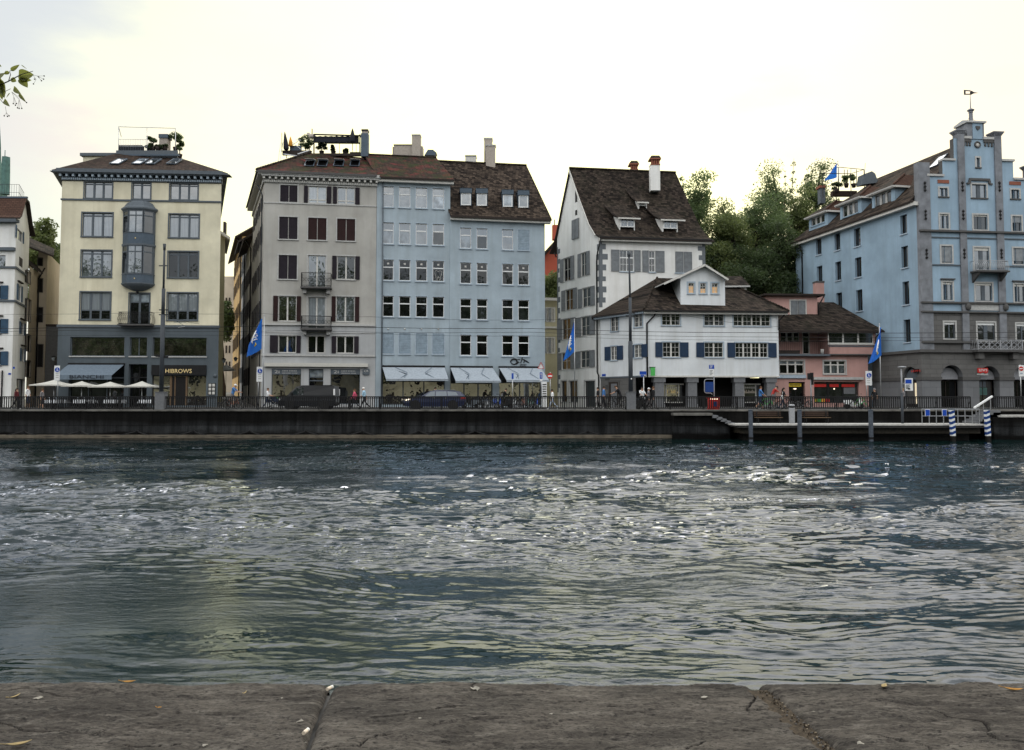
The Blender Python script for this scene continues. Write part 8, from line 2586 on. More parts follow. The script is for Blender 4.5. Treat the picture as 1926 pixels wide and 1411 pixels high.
mb=MB();mb.box((a_.x,60.8,STREET),(b_.x,61.3,b_.z),"red_paint");mb.box((a_.x-.03,60.77,b_.z),(b_.x+.03,61.33,b_.z+.05),"red_paint");mb.build("body",T)
mb=MB();c_,d_=at(1341.5,764.5,60.79),at(1348.5,755.5,60.79);mb.box((c_.x,60.78,c_.z),(d_.x,60.80,d_.z),"blue_paint");mb.build("panel",T)
for x in(1337.5,1341.3,1345,1349):
    c=at(x,750.5,60.74);mb=MB();mb.blob((c.x,60.78,c.z),.045,"lamp_lit",6,4);mb.build("lamp",T)
# traffic light
T=thing("traffic_light","dark traffic light seen edge on in front of the pink house","traffic light",(at(1526,760,67).x,67,STREET))
x=at(1526,760,67).x
mb=MB();mb.tube([(x,67,STREET),(x,67,at(1526,702,67).z)],.06,"lamp_housing",8);mb.build("pole",T)
mb=MB();tbox(mb,1521,1525.3,702,714,66.85,.3,"black_metal");tbox(mb,1526.5,1530,701,724,66.85,.3,"black_metal");mb.build("signal_head",T)
# lamp with stop board on the landing stage
x=at(1697.5,790,58.6).x
T=thing("stage_lamp","pole on the landing stage carrying a lamp on top and a boat stop board","lamp post",(x,58.6,1.22))
mb=MB();mb.tube([(x,58.6,1.22),(x,58.6,at(1697,740,58.6).z)],.10,"grey_mast",8);mb.tube([(x,58.6,at(1697,740,58.6).z),(x,58.6,at(1697,692,58.6).z)],.055,"lamp_housing",8);mb.build("pole",T)
mb=MB();c=at(1696.5,691,58.6);mb.lathe(c,[(.06,-.08),(.30,.0),(.28,.05),(.05,.09)],"lamp_housing",10);mb.build("lamp_head",T)
plate(T,1702,1716,711.5,735,58.55,"white_paint","board",.06);plate(T,1703,1714.5,714,721.5,58.49,"sign_blue","board_head",.01)
mb=MB()
for k in range(5):p,q=at(1704,724+1.8*k,58.47),at(1712-(k%2)*2,724+1.8*k,58.47);mb.bar(p,q,.01,.03,"trim_slate")
p,q=at(1708,731.5,58.47),at(1712,731.5,58.47);mb.bar(p,q,.01,.10,"black_metal");mb.build("small_print",T)
mb=MB();p,q=at(1698,722,58.6),at(1702,722,58.6);mb.bar(p,q,.05,.08,"lamp_housing");mb.build("bracket",T)
# landing stage fittings
x0,x1=at(1734,783,58.0).x,at(1842,783,58.0).x
T=thing("stage_handrail","low steel handrail with two blue panels at the end of the landing stage","handrail",((x0+x1)/2,58,1.22))
zt,zm=at(1780,769.5,58).z,at(1780,782.5,58).z
mb=MB();mb.bar((x0,58,zt),(x1,58,zt),.06,.07,"lamp_housing");mb.bar((x0,58,zm),(x1-.3,58,zm),.035,.045,"lamp_housing");mb.build("rail",T)
for k in range(9):
    mb=MB();x=x0+(x1-x0)*k/8;mb.bar((x,58,1.22),(x,58,zt),.05,.05,"steel");mb.build("post",T)
for pa_,pb_ in((1741,1748.5),(1773,1780)):
    mb=MB();p,q=at(pa_,782,57.95),at(pb_,771,57.95);mb.box((p.x,57.93,p.z),(q.x,57.96,q.z),"sign_blue");mb.box((p.x-.03,57.96,p.z-.03),(q.x+.03,57.98,q.z+.03),"white_paint");mb.build("panel",T)
c=at(1489.5,793,58.9)
T=thing("litter_bin","round grey litter bin with a dark slot on the landing stage","litter bin",(c.x,58.9,1.22))
h=at(1489,760.5,58.9).z-1.22
mb=MB();mb.lathe((c.x,58.9,1.22),[(.19,0),(.20,.02),(.22,h*.80),(.22,h*.81)],"lamp_housing",14);mb.build("body",T)
mb=MB();mb.lathe((c.x,58.9,1.22),[(.17,h*.81),(.17,h*.90)],"black_metal",12);mb.build("slot",T)
mb=MB();mb.lathe((c.x,58.9,1.22),[(.225,h*.90),(.22,h*.97),(.12,h)],"lamp_housing",14);mb.build("lid",T)
def bench(px0,px1,label):
    x0,x1=at(px0,785,59.4).x,at(px1,785,59.4).x
    T=thing("wall_bench",label,"bench",((x0+x1)/2,59.5,1.22),"dark benches on the landing stage")
    mb=MB()
    for k in range(3):mb.box((x0,59.18+.15*k,1.62),(x1,59.30+.15*k,1.66),"brown_wood")
    mb.build("seat",T)
    mb=MB()
    for k in range(3):mb.box((x0,59.66+.03*k,1.74+.13*k),(x1,59.69+.03*k,1.84+.13*k),"dark_wood")
    mb.build("backrest",T)
    for x in(x0+.2,x1-.2):
        mb=MB();mb.box((x-.03,59.2,1.22),(x+.03,59.26,1.62),"black_metal");mb.box((x-.03,59.6,1.22),(x+.03,59.66,2.1),"black_metal");mb.box((x-.03,59.26,1.56),(x+.03,59.6,1.62),"black_metal");mb.build("leg",T)
bench(1420,1471,"dark wooden bench against the quay wall between the stairs and the litter bin")
bench(1510,1561,"dark wooden bench against the quay wall beyond the litter bin")
# ------------------------------------------------------------------ cafe parasols and tables
def parasol(px,xl,xr,ytop,yrim,Y,label):
    c=at(px,760,Y);zt,zr=at(px,ytop,Y).z,at(px,yrim,Y).z
    T=thing("cafe_parasol",label,"parasol",(c.x,Y,STREET),"pale square cafe parasols")
    hw=(at(xr,yrim,Y).x-at(xl,yrim,Y).x)/2*.85;xm=(at(xr,yrim,Y).x+at(xl,yrim,Y).x)/2
    mb=MB();rim=[Vector((xm-hw,Y-hw*.8,zr)),Vector((xm+hw,Y-hw*.8,zr)),Vector((xm+hw,Y+hw*.8,zr)),Vector((xm-hw,Y+hw*.8,zr))];tp_=Vector((xm,Y,zt))
    n=6
    for i in range(4):
        a_,b_=rim[i],rim[(i+1)%4]
        for k in range(n):
            u0,u1=k/n,(k+1)/n
            def pt(w,u):p=a_.lerp(b_,w).lerp(tp_,u);p.z-=.10*sin(pi*u)*(1-abs(2*w-1)*.4);return p
            if k==n-1:mb.add((pt(0,u0),pt(.5,u0),pt(1,u0),tp_),((0,1,3),(1,2,3)),"canvas",True)
            else:mb.add((pt(0,u0),pt(.5,u0),pt(1,u0),pt(0,u1),pt(.5,u1),pt(1,u1)),((0,1,4,3),(1,2,5,4)),"canvas",True)
        mb.quad(a_,b_,b_-Vector((0,0,.10)),a_-Vector((0,0,.10)),"canvas")
    mb.build("canopy",T)
    mb=MB();mb.tube([(xm,Y,STREET),(xm,Y,zt-.1)],.04,"steel",6);mb.box((xm-.35,Y-.35,STREET-.02),(xm+.35,Y+.35,STREET+.06),"trim_dark_stone");mb.build("pole",T)
    mb=MB()
    for p in rim:mb.tube([(xm,Y,zr+.05),p.lerp(tp_,.1)-Vector((0,0,.05))],.018,"black_metal",4)
    mb.build("rib",T)
for a_ in((101,64,140,714.5,724,66.5,"leftmost and largest pale parasol in front of the beige lane house"),(155,122,186,717,725.5,66.2,"pale parasol in front of the left half of the slate awning"),(207,172,243,718,727,65.6,"pale parasol under the right end of the slate awning"),(266,238,296,717,726.5,66.2,"smallest pale parasol in front of the dark entrance beside the pedestal")):parasol(*a_)
def make_table():
    T=thing("cafe_table","","table",(0,0,0),"laid cafe tables with pale cloths")
    mb=MB();mb.box((-.40,-.40,.71),(.40,.40,.745),"dark_wood");mb.build("table_top",T)
    mb=MB();mb.tube([(0,0,.05),(0,0,.71)],.04,"black_metal",6);mb.lathe((0,0,0),[(.26,0),(.24,.04),(.04,.07)],"black_metal",10);mb.build("leg",T)
    mb=MB();n=6
    top=[(-.43,-.43),(.43,-.43),(.43,.43),(-.43,.43)]
    mb.quad(*[Vector((x,y,.752))for x,y in top],"table_linen")
    for i in range(4):
        a_,b_=Vector((*top[i],.752)),Vector((*top[(i+1)%4],.752));o=Vector((a_.y-b_.y,b_.x-a_.x,0)).normalized()*-.03
        pts0=[a_.lerp(b_,k/8)for k in range(9)];pts1=[p+o*(1+.9*((-1)**k))-Vector((0,0,.28))for k,p in enumerate(pts0)]
        for k in range(8):mb.add((pts0[k],pts1[k],pts1[k+1],pts0[k+1]),((0,1,2,3),),"table_linen",True)
    mb.build("cloth",T)
    mb=MB()
    for x,y in((-.2,-.15),(.2,.15),(.1,-.2)):mb.lathe((x,y,.752),[(.03,0),(.008,.01),(.008,.09),(.035,.12),(.03,.19)],"glass_blind",8)
    mb.build("glassware",T)
    return T
def make_chair():
    T=thing("cafe_chair","","chair",(0,0,0),"dark cafe chairs at the laid tables")
    mb=MB();mb.box((-.20,-.20,.43),(.20,.20,.46),"black_metal");mb.build("seat",T)
    mb=MB()
    for k in range(5):mb.bar((-.16+.08*k,.19,.46),(-.16+.08*k,.24,.86),.02,.02,"black_metal")
    mb.bar((-.20,.24,.86),(.20,.24,.86),.03,.05,"black_metal");mb.build("backrest",T)
    for sx in(-1,1):
        for sy in(-1,1):
            mb=MB();mb.bar((.18*sx,.18*sy,.43),(.20*sx,.21*sy,0),.025,.025,"black_metal");mb.build("leg",T)
    return T
tb0,ch0=make_table(),make_chair()
first_t=first_c=True
spots=[(99,65.8,"leftmost laid cafe table under the largest parasol"),(118,67.0,"laid cafe table behind the right edge of the largest parasol"),(152,65.6,"laid cafe table in front under the second parasol"),(170,66.8,"laid cafe table behind between the second and third parasols"),(206,65.4,"laid cafe table in front under the third parasol"),(226,66.6,"laid cafe table behind the third parasol near the awning end"),(272,65.6,"laid cafe table beside the stone pedestal under the smallest parasol")]
for k,(px,Y,lb)in enumerate(spots):
    t_=tb0 if k==0 else copy_tree(tb0)
    x=at(px,760,Y).x
    place(t_,(x,Y,STREET),.1*k,lb)
    for j,(dx,dy,rz)in enumerate(((-.62,.0,pi/2),(.62,.0,-pi/2),(0,.66,0),(0,-.66,pi))):
        c_=ch0 if(k==0 and j==0)else copy_tree(ch0)
        d=Matrix.Rotation(.1*k,3,"Z")@Vector((dx,dy,0))
        place(c_,(x+d.x,Y+d.y,STREET),rz+.1*k,("dark cafe chair at the left side of the %s","dark cafe chair at the right side of the %s","dark cafe chair behind the %s","dark cafe chair in front of the %s")[j]%(("first laid table from the left edge","second laid table from the left edge","third laid table from the left edge","fourth laid table from the left edge","fifth laid table from the left edge","sixth laid table from the left edge","table by the stone pedestal")[k]))
# ------------------------------------------------------------------ vehicles
def car_paint(name,c):
    m,t,b=new_mat(name)
    n=noise_n(t,obj_vec(t),2.0,4)
    t.links.new(cmix(t,mr(t,n,.3,.7),sc3(c,.85),sc3(c,1.15)),b.inputs["Base Color"])
    b.inputs["Roughness"].default_value=.32;b.inputs["Coat Weight"].default_value=.25;b.inputs["Coat Roughness"].default_value=.05
car_paint("van_paint",(.004,.005,.008));car_paint("car_blue",(.004,.010,.045))
def wheel(T,x,y,r,w=.21):
    mb=MB();mb.lathe((x,y,r),[(r*.62,-w/2),(r*.96,-w/2),(r,-w*.35),(r,w*.35),(r*.96,w/2),(r*.62,w/2)],"rubber",24,axis="y");W_=mb.build("wheel",T)
    mb=MB();mb.lathe((x,y,r),[(r*.20,-w/2-.005),(r*.22,-w/2+.06)],"rim_silver",12,axis="y");mb.lathe((x,y,r),[(r*.66,-w/2-.004),(r*.60,-w/2-.004),(r*.58,w/2)],"rim_silver",24,axis="y")
    for k in range(5):
        a_=2*pi*k/5+.3;d=Vector((cos(a_),0,sin(a_)));s_=Vector((-sin(a_),0,cos(a_)))*r*.09
        c=Vector((x,y-w/2,r));mb.prism([c+d*r*.15-s_*1.5,c+d*r*.15+s_*1.5,c+d*r*.62+s_,c+d*r*.62-s_],(0,.03,0),"rim_silver")
    mb.lathe((x,y,r),[(r*.58,.0),(0,.0)],"black_metal",16,axis="y")
    mb.build("rim",W_)
def car_body(T,prof_low,prof_belt,prof_roof,hw,hr,mat,wheels,r):
    """prof_*: (x, z) outlines; the shell is lofted across the width with tumblehome, wheel arches cut dark."""
    mb=MB()
    def sec(x,z,y):return Vector((x,y,z))
    n=len(prof_low)
    for s_ in(-1,1):
        for i in range(n-1):
            a0,a1=prof_low[i],prof_low[i+1];b0,b1=prof_belt[i],prof_belt[i+1]
            m0,m1=((a0[0]+b0[0])/2,(a0[1]+b0[1])/2),((a1[0]+b1[0])/2,(a1[1]+b1[1])/2)
            P=[sec(*a0,s_*(hw-.05)),sec(*a1,s_*(hw-.05)),sec(*m1,s_*hw),sec(*m0,s_*hw)];Q=[P[3],P[2],sec(*b1,s_*(hw-.03)),sec(*b0,s_*(hw-.03))]
            for q in(P,Q):mb.add(q if s_<0 else list(reversed(q)),((0,1,2,3),),mat,True)
    for i in range(n-1):# bonnet, boot and under side
        b0,b1=prof_belt[i],prof_belt[i+1];a0,a1=prof_low[i],prof_low[i+1]
        mb.add([sec(*b0,-(hw-.03)),sec(*b1,-(hw-.03)),sec(*b1,hw-.03),sec(*b0,hw-.03)],((0,1,2,3),),mat,True)
        mb.add([sec(*a0,hw-.05),sec(*a1,hw-.05),sec(*a1,-(hw-.05)),sec(*a0,-(hw-.05))],((0,1,2,3),),"rubber")
    for i in(0,n-1):
        a0,b0=prof_low[i],prof_belt[i]
        q=[sec(*a0,-(hw-.05)),sec(*b0,-(hw-.03)),sec(*b0,hw-.03),sec(*a0,hw-.05)]
        mb.add(q if i else list(reversed(q)),((0,1,2,3),),mat)
    # cabin
    k=len(prof_roof)
    for i in range(k-1):
        a0,a1=prof_roof[i],prof_roof[i+1]
        w0=hr if 0<i<k-1 else hw-.06;w1=hr if 0<i+1<k-1 else hw-.06
        mb.add([sec(*a0,-w0),sec(*a1,-w1),sec(*a1,w1),sec(*a0,w0)],((0,1,2,3),),mat if 0<i<k-2 else mat,True)
    for s_ in(-1,1):
        pts=[sec(*prof_roof[0],s_*(hw-.06))]+[sec(*p,s_*hr)for p in prof_roof[1:-1]]+[sec(*prof_roof[-1],s_*(hw-.06))]
        mb.poly(pts if s_>0 else list(reversed(pts)),mat)
    for x in wheels:
        for s_ in(-1,1):mb.lathe((x,s_*(hw-.13),r),[(r*1.18,-.14),(r*1.18,.14)],"rubber",22,axis="y")
    return mb.build("body",T)
def side_glass(T,quads,hw,hr,zb,zt,mat="glass_car"):
    for q in quads:
        mb=MB()
        for s_ in(-1,1):
            pts=[]
            for x,z in q:
                f=(z-zb)/(zt-zb);pts.append(Vector((x,s_*((hw-.06)*(1-f)+hr*f+.012),z)))
            mb.poly(pts if s_<0 else list(reversed(pts)),mat)
        mb.build("side_window",T)
# dark van, heading left
Yv=64.6
xl,xr_=at(528,760,Yv).x,at(634,760,Yv).x
T=thing("black_van","black delivery van with silver wheels in front of the grey corner house","van",((xl+xr_)/2,Yv,STREET))
Lh=(xr_-xl)/2
ORG[T.name]=Vector((0,0,0))
L_=2*Lh
low=[(-L_/2+.05,.35),(-L_/2+.15,.24),(0,.22),(L_/2-.15,.24),(L_/2,.40)]
bel=[(-L_/2,.78),(-L_/2+.75,1.02),(-L_/2+1.4,1.10),(L_/2-.3,1.12),(L_/2+.02,1.10)]
roof=[(-L_/2+.70,1.02),(-L_/2+1.45,1.80),(-L_/2+1.9,1.90),(L_/2-.35,1.93),(L_/2-.06,1.84),(L_/2+.01,1.10)]
car_body(T,low,bel,roof,.95,.80,"van_paint",(-L_/2+.92,L_/2-.85),.33)
side_glass(T,[[(-L_/2+.98,1.14),(-L_/2+1.72,1.14),(-L_/2+1.72,1.72),(-L_/2+1.52,1.72)],[(-L_/2+1.80,1.14),(-L_/2+2.05,1.14),(-L_/2+2.05,1.72),(-L_/2+1.80,1.72)]],.95,.80,1.05,1.85)
mb=MB();mb.quad(Vector((-L_/2+.74,-.72,1.08)),Vector((-L_/2+1.40,-.66,1.74)),Vector((-L_/2+1.40,.66,1.74)),Vector((-L_/2+.74,.72,1.08)),"glass_car");
for v in mb.v:v.x-=.02;v.z+=.02
mb.build("windscreen",T)
for x in(-L_/2+.92,L_/2-.85):
    for y in(-.84,.84):wheel(T,x,y,.33)
for y in(-.90,.90):
    mb=MB();mb.box((L_/2-.10,y-.06,1.12),(L_/2+.015,y+.06,1.62),"white_paint");mb.build("tail_light",T)
    mb=MB();mb.box((-L_/2+.02,y-.12,.72),(-L_/2+.30,y+.06,.90),"rim_silver");mb.build("headlight",T)
    mb=MB();mb.box((-L_/2+1.05,y-.14 if y<0 else y+.02,1.12),(-L_/2+1.20,y-.02 if y<0 else y+.14,1.34),"black_metal");mb.build("mirror",T)
mb=MB();mb.box((-L_/2+.02,-.951,.60),(L_/2-.15,-.946,.66),"rubber");mb.box((-L_/2+2.15,-.952,.98),(-L_/2+2.30,-.93,1.01),"steel");mb.build("side_moulding",T)
mb=MB();mb.box((-L_/2-.04,-.85,.30),(-L_/2+.12,.85,.55),"rubber");mb.box((L_/2-.05,-.85,.35),(L_/2+.06,.85,.55),"rubber");mb.build("bumper",T)
ORG[T.name]=Vector(T.location)
# dark blue estate car, heading left
Yv=63.9
xl,xr_=at(762,760,Yv).x,at(876,760,Yv).x;L_=xr_-xl
T=thing("blue_car","dark blue estate car with silver wheels parked in front of the first pale awning","car",((xl+xr_)/2,Yv,STREET))
ORG[T.name]=Vector((0,0,0))
low=[(-L_/2+.06,.36),(-L_/2+.22,.22),(0,.20),(L_/2-.25,.22),(L_/2-.03,.42)]
bel=[(-L_/2,.66),(-L_/2+.62,.86),(-L_/2+1.35,.96),(L_/2-.35,1.04),(L_/2,.98)]
roof=[(-L_/2+1.25,.95),(-L_/2+2.05,1.44),(-L_/2+2.6,1.52),(L_/2-.95,1.50),(L_/2-.45,1.42),(L_/2-.06,1.03)]
car_body(T,low,bel,roof,.91,.64,"car_blue",(-L_/2+.92,L_/2-.98),.34)
side_glass(T,[[(-L_/2+1.60,1.02),(-L_/2+2.45,1.04),(-L_/2+2.45,1.42),(-L_/2+2.12,1.38)],[(-L_/2+2.53,1.04),(-L_/2+3.40,1.06),(-L_/2+3.35,1.42),(-L_/2+2.53,1.42)],[(-L_/2+3.48,1.07),(L_/2-.55,1.10),(L_/2-.72,1.36),(-L_/2+3.43,1.42)]],.91,.64,.98,1.48)
mb=MB();mb.quad(Vector((-L_/2+1.31,-.72,1.0)),Vector((-L_/2+2.02,-.58,1.43)),Vector((-L_/2+2.02,.58,1.43)),Vector((-L_/2+1.31,.72,1.0)),"glass_car")
for v in mb.v:v.x-=.02;v.z+=.015
mb.build("windscreen",T)
for x in(-L_/2+.92,L_/2-.98):
    for y in(-.80,.80):wheel(T,x,y,.34)
for y in(-.80,.80):
    s_=1 if y>0 else-1
    mb=MB();mb.prism([Vector((-L_/2+.08,y+.085*s_,.66)),Vector((-L_/2+.55,y+.10*s_,.78)),Vector((-L_/2+.58,y+.10*s_,.86)),Vector((-L_/2+.18,y+.085*s_,.76))],(0,.02*s_,0),"lamp_lit");mb.build("headlight",T)
    mb=MB();mb.box((L_/2-.34,y-.10,.82),(L_/2+.012,y+.10,.98),"red_paint");mb.build("tail_light",T)
    mb=MB();mb.blob((-L_/2+1.62,y+.20*s_,1.05),(.11,.10,.08),"car_blue",8,6);mb.build("mirror",T)
    mb=MB();mb.bar((-L_/2+2.3,y*.72,1.53),(L_/2-.85,y*.72,1.53),.03,.03,"steel");mb.build("roof_rail",T)
for xx in(2.30,3.25):
    mb=MB();mb.box((-L_/2+xx,-.912,.88),(-L_/2+xx+.16,-.885,.91),"steel");mb.build("door_handle",T)
mb=MB();mb.box((-L_/2-.03,-.82,.28),(-L_/2+.15,.82,.50),"rubber");mb.box((L_/2-.08,-.82,.34),(L_/2+.03,.82,.52),"rubber");mb.build("bumper",T)
ORG[T.name]=Vector(T.location)
# ------------------------------------------------------------------ bicycles and scooters
def make_bike(col):
    T=thing("bicycle","","bicycle",(0,0,0))
    r=.33
    for x in(-.52,.52):
        mb=MB();mb.tube([(x+r*cos(a_),0,r+r*sin(a_))for a_ in[2*pi*k/22 for k in range(23)]],.022,"rubber",6,False);W_=mb.build("wheel",T)
        mb=MB()
        for k in range(9):a_=pi*k/9;mb.bar((x-r*cos(a_),0,r-r*sin(a_)),(x+r*cos(a_),0,r+r*sin(a_)),.006,.006,"steel")
        mb.tube([(x+(r-.03)*cos(a_),0,r+(r-.03)*sin(a_))for a_ in[2*pi*k/18 for k in range(19)]],.01,"steel",4,False)
        mb.build("rim",W_)
    mb=MB();bb=(-.05,0,.30);st=(-.18,0,.82);hd=(.36,0,.84);h2=(.40,0,.70)
    for p,q,w in((bb,st,.035),(st,hd,.035),(bb,h2,.04),((-.52,0,r),bb,.022),((-.52,0,r),st,.02),(hd,h2,.04),(h2,(.52,0,r),.028)):mb.bar(p,q,w,w,col)
    mb.build("frame",T)
    mb=MB();mb.tube([(-.20,0,.82),(-.22,0,.92)],.016,"steel",6);mb.blob((-.24,0,.95),(.14,.07,.035),"black_metal",8,5);mb.build("saddle",T)
    mb=MB();mb.tube([(.36,0,.84),(.33,0,1.0)],.016,"steel",6);mb.tube([(.24,-.30,1.03),(.33,-.2,1.02),(.34,0,1.0),(.33,.2,1.02),(.24,.30,1.03)],.014,"black_metal",6);mb.build("handlebar",T)
    mb=MB();mb.lathe((-.05,-.03,.30),[(.09,0),(.09,.02)],"steel",12,axis="y")
    mb.bar((-.05,-.06,.30),(.06,-.06,.18),.02,.02,"black_metal");mb.bar((-.05,.06,.30),(-.16,.06,.42),.02,.02,"black_metal");mb.build("crank",T)
    return T
def make_scooter(col):
    T=thing("motor_scooter","","scooter",(0,0,0))
    for x in(-.58,.60):
        mb=MB();mb.lathe((x,0,.24),[(.13,-.06),(.24,-.055),(.25,0),(.24,.055),(.13,.06)],"rubber",18,axis="y");W_=mb.build("wheel",T)
        mb=MB();mb.lathe((x,0,.24),[(.13,-.05),(.02,-.055),(.02,.055),(.13,.05)],"steel",14,axis="y");mb.build("rim",W_)
    mb=MB()
    prof=[(-.85,.55),(-.78,.72),(-.20,.74),(-.10,.50),(-.05,.34),(.28,.34),(.42,.55),(.48,.92),(.56,.92),(.56,.45),(.40,.22),(-.30,.20),(-.45,.38),(-.72,.40)]
    mb.prism([Vector((x,-.16,z))for x,z in prof],(0,.32,0),col);mb.blob((.60,0,.50),(.26,.10,.10),col,10,6);mb.build("body",T)
    mb=MB();mb.prism([Vector((-.80,-.14,.74)),Vector((-.20,-.13,.75)),Vector((-.16,-.12,.82)),Vector((-.50,-.14,.82)),Vector((-.78,-.13,.86))],(0,.27,0),"dark_cloth");mb.build("seat",T)
    mb=MB();mb.tube([(.50,0,.90),(.44,0,1.02)],.03,"black_metal",6);mb.tube([(.34,-.32,1.05),(.44,-.12,1.03),(.44,.12,1.03),(.34,.32,1.05)],.018,"black_metal",6);mb.build("handlebar",T)
    mb=MB();mb.blob((.56,0,.86),(.06,.08,.08),"lamp_housing",8,6);mb.build("headlight",T)
    for s_ in(-1,1):
        mb=MB();mb.tube([(.42,.26*s_,1.04),(.45,.34*s_,1.20)],.008,"steel",4);mb.blob((.45,.36*s_,1.22),(.02,.07,.045),"black_metal",6,4);mb.build("mirror",T)
    return T
bikes={c:make_bike(c)for c in("black_metal","steel","copper_green","sign_blue","green_banner","brick_red")}
scoot={c:make_scooter(c)for c in("black_metal","white_paint","trim_slate")}
used=set()
def put(pool,col,px,Y,rz,label,group):
    o0=pool[col];o=o0 if(id(pool),col)not in used else copy_tree(o0)
    used.add((id(pool),col))
    x=at(px,765,Y).x
    return place(o,(x,Y,STREET),rz,label,group)
GB="two wheelers parked in front of the awnings"
for px,Y,col,rz,lb in((906,66.2,"black_metal",1.2,"black bicycle parked left of the blue frame bicycles under the middle awning"),(916,65.4,"steel",1.35,"silver bicycle in the row under the right end of the middle awning"),(930,66.0,"sign_blue",1.25,"blue bicycle below the round red shop sign"),(940,65.2,"sign_blue",1.45,"blue bicycle nearest the railing between the two right hand awnings"),
                           (968,66.0,"steel",1.3,"silver bicycle right behind the slim blue sign post"),(976,65.6,"black_metal",1.4,"black bicycle in the middle of the last awning"),(984,66.2,"brick_red",1.3,"red framed bicycle under the middle of the last awning"),(993,65.4,"copper_green",1.45,"turquoise bicycle under the last awning"),(1001,66.0,"copper_green",1.25,"second turquoise bicycle close to the striped totem"),(1010,65.6,"sign_blue",1.4,"blue bicycle beside the warning sign post")):
    put(bikes,col,px,Y,rz,lb,GB)
put(scoot,"black_metal",950,67.0,2.6,"black motor scooter under the left end of the last awning",GB)
put(scoot,"trim_slate",922,67.3,.5,"dark grey motor scooter by the red sign under the middle awning",GB)
put(scoot,"black_metal",990,67.4,2.9,"black motor scooter close to the shop window under the last awning",GB)
put(scoot,"trim_slate",885,67.4,2.8,"dark grey motor scooter behind the tail of the blue car",GB)
put(bikes,"black_metal",1478,66,.1,"black bicycle leaning in front of the pink wall behind the litter bin","two wheelers parked in front of the pink house")
put(bikes,"green_banner",1618,64.5,.1,"green bicycle parked before the red shop window","two wheelers parked in front of the pink house")
put(scoot,"white_paint",1606,65.2,.05,"white motor scooter before the red shop window","two wheelers parked in front of the pink house")
put(bikes,"black_metal",1512,66.5,.2,"black bicycle beside the dark doorway of the pink house","two wheelers parked in front of the pink house")
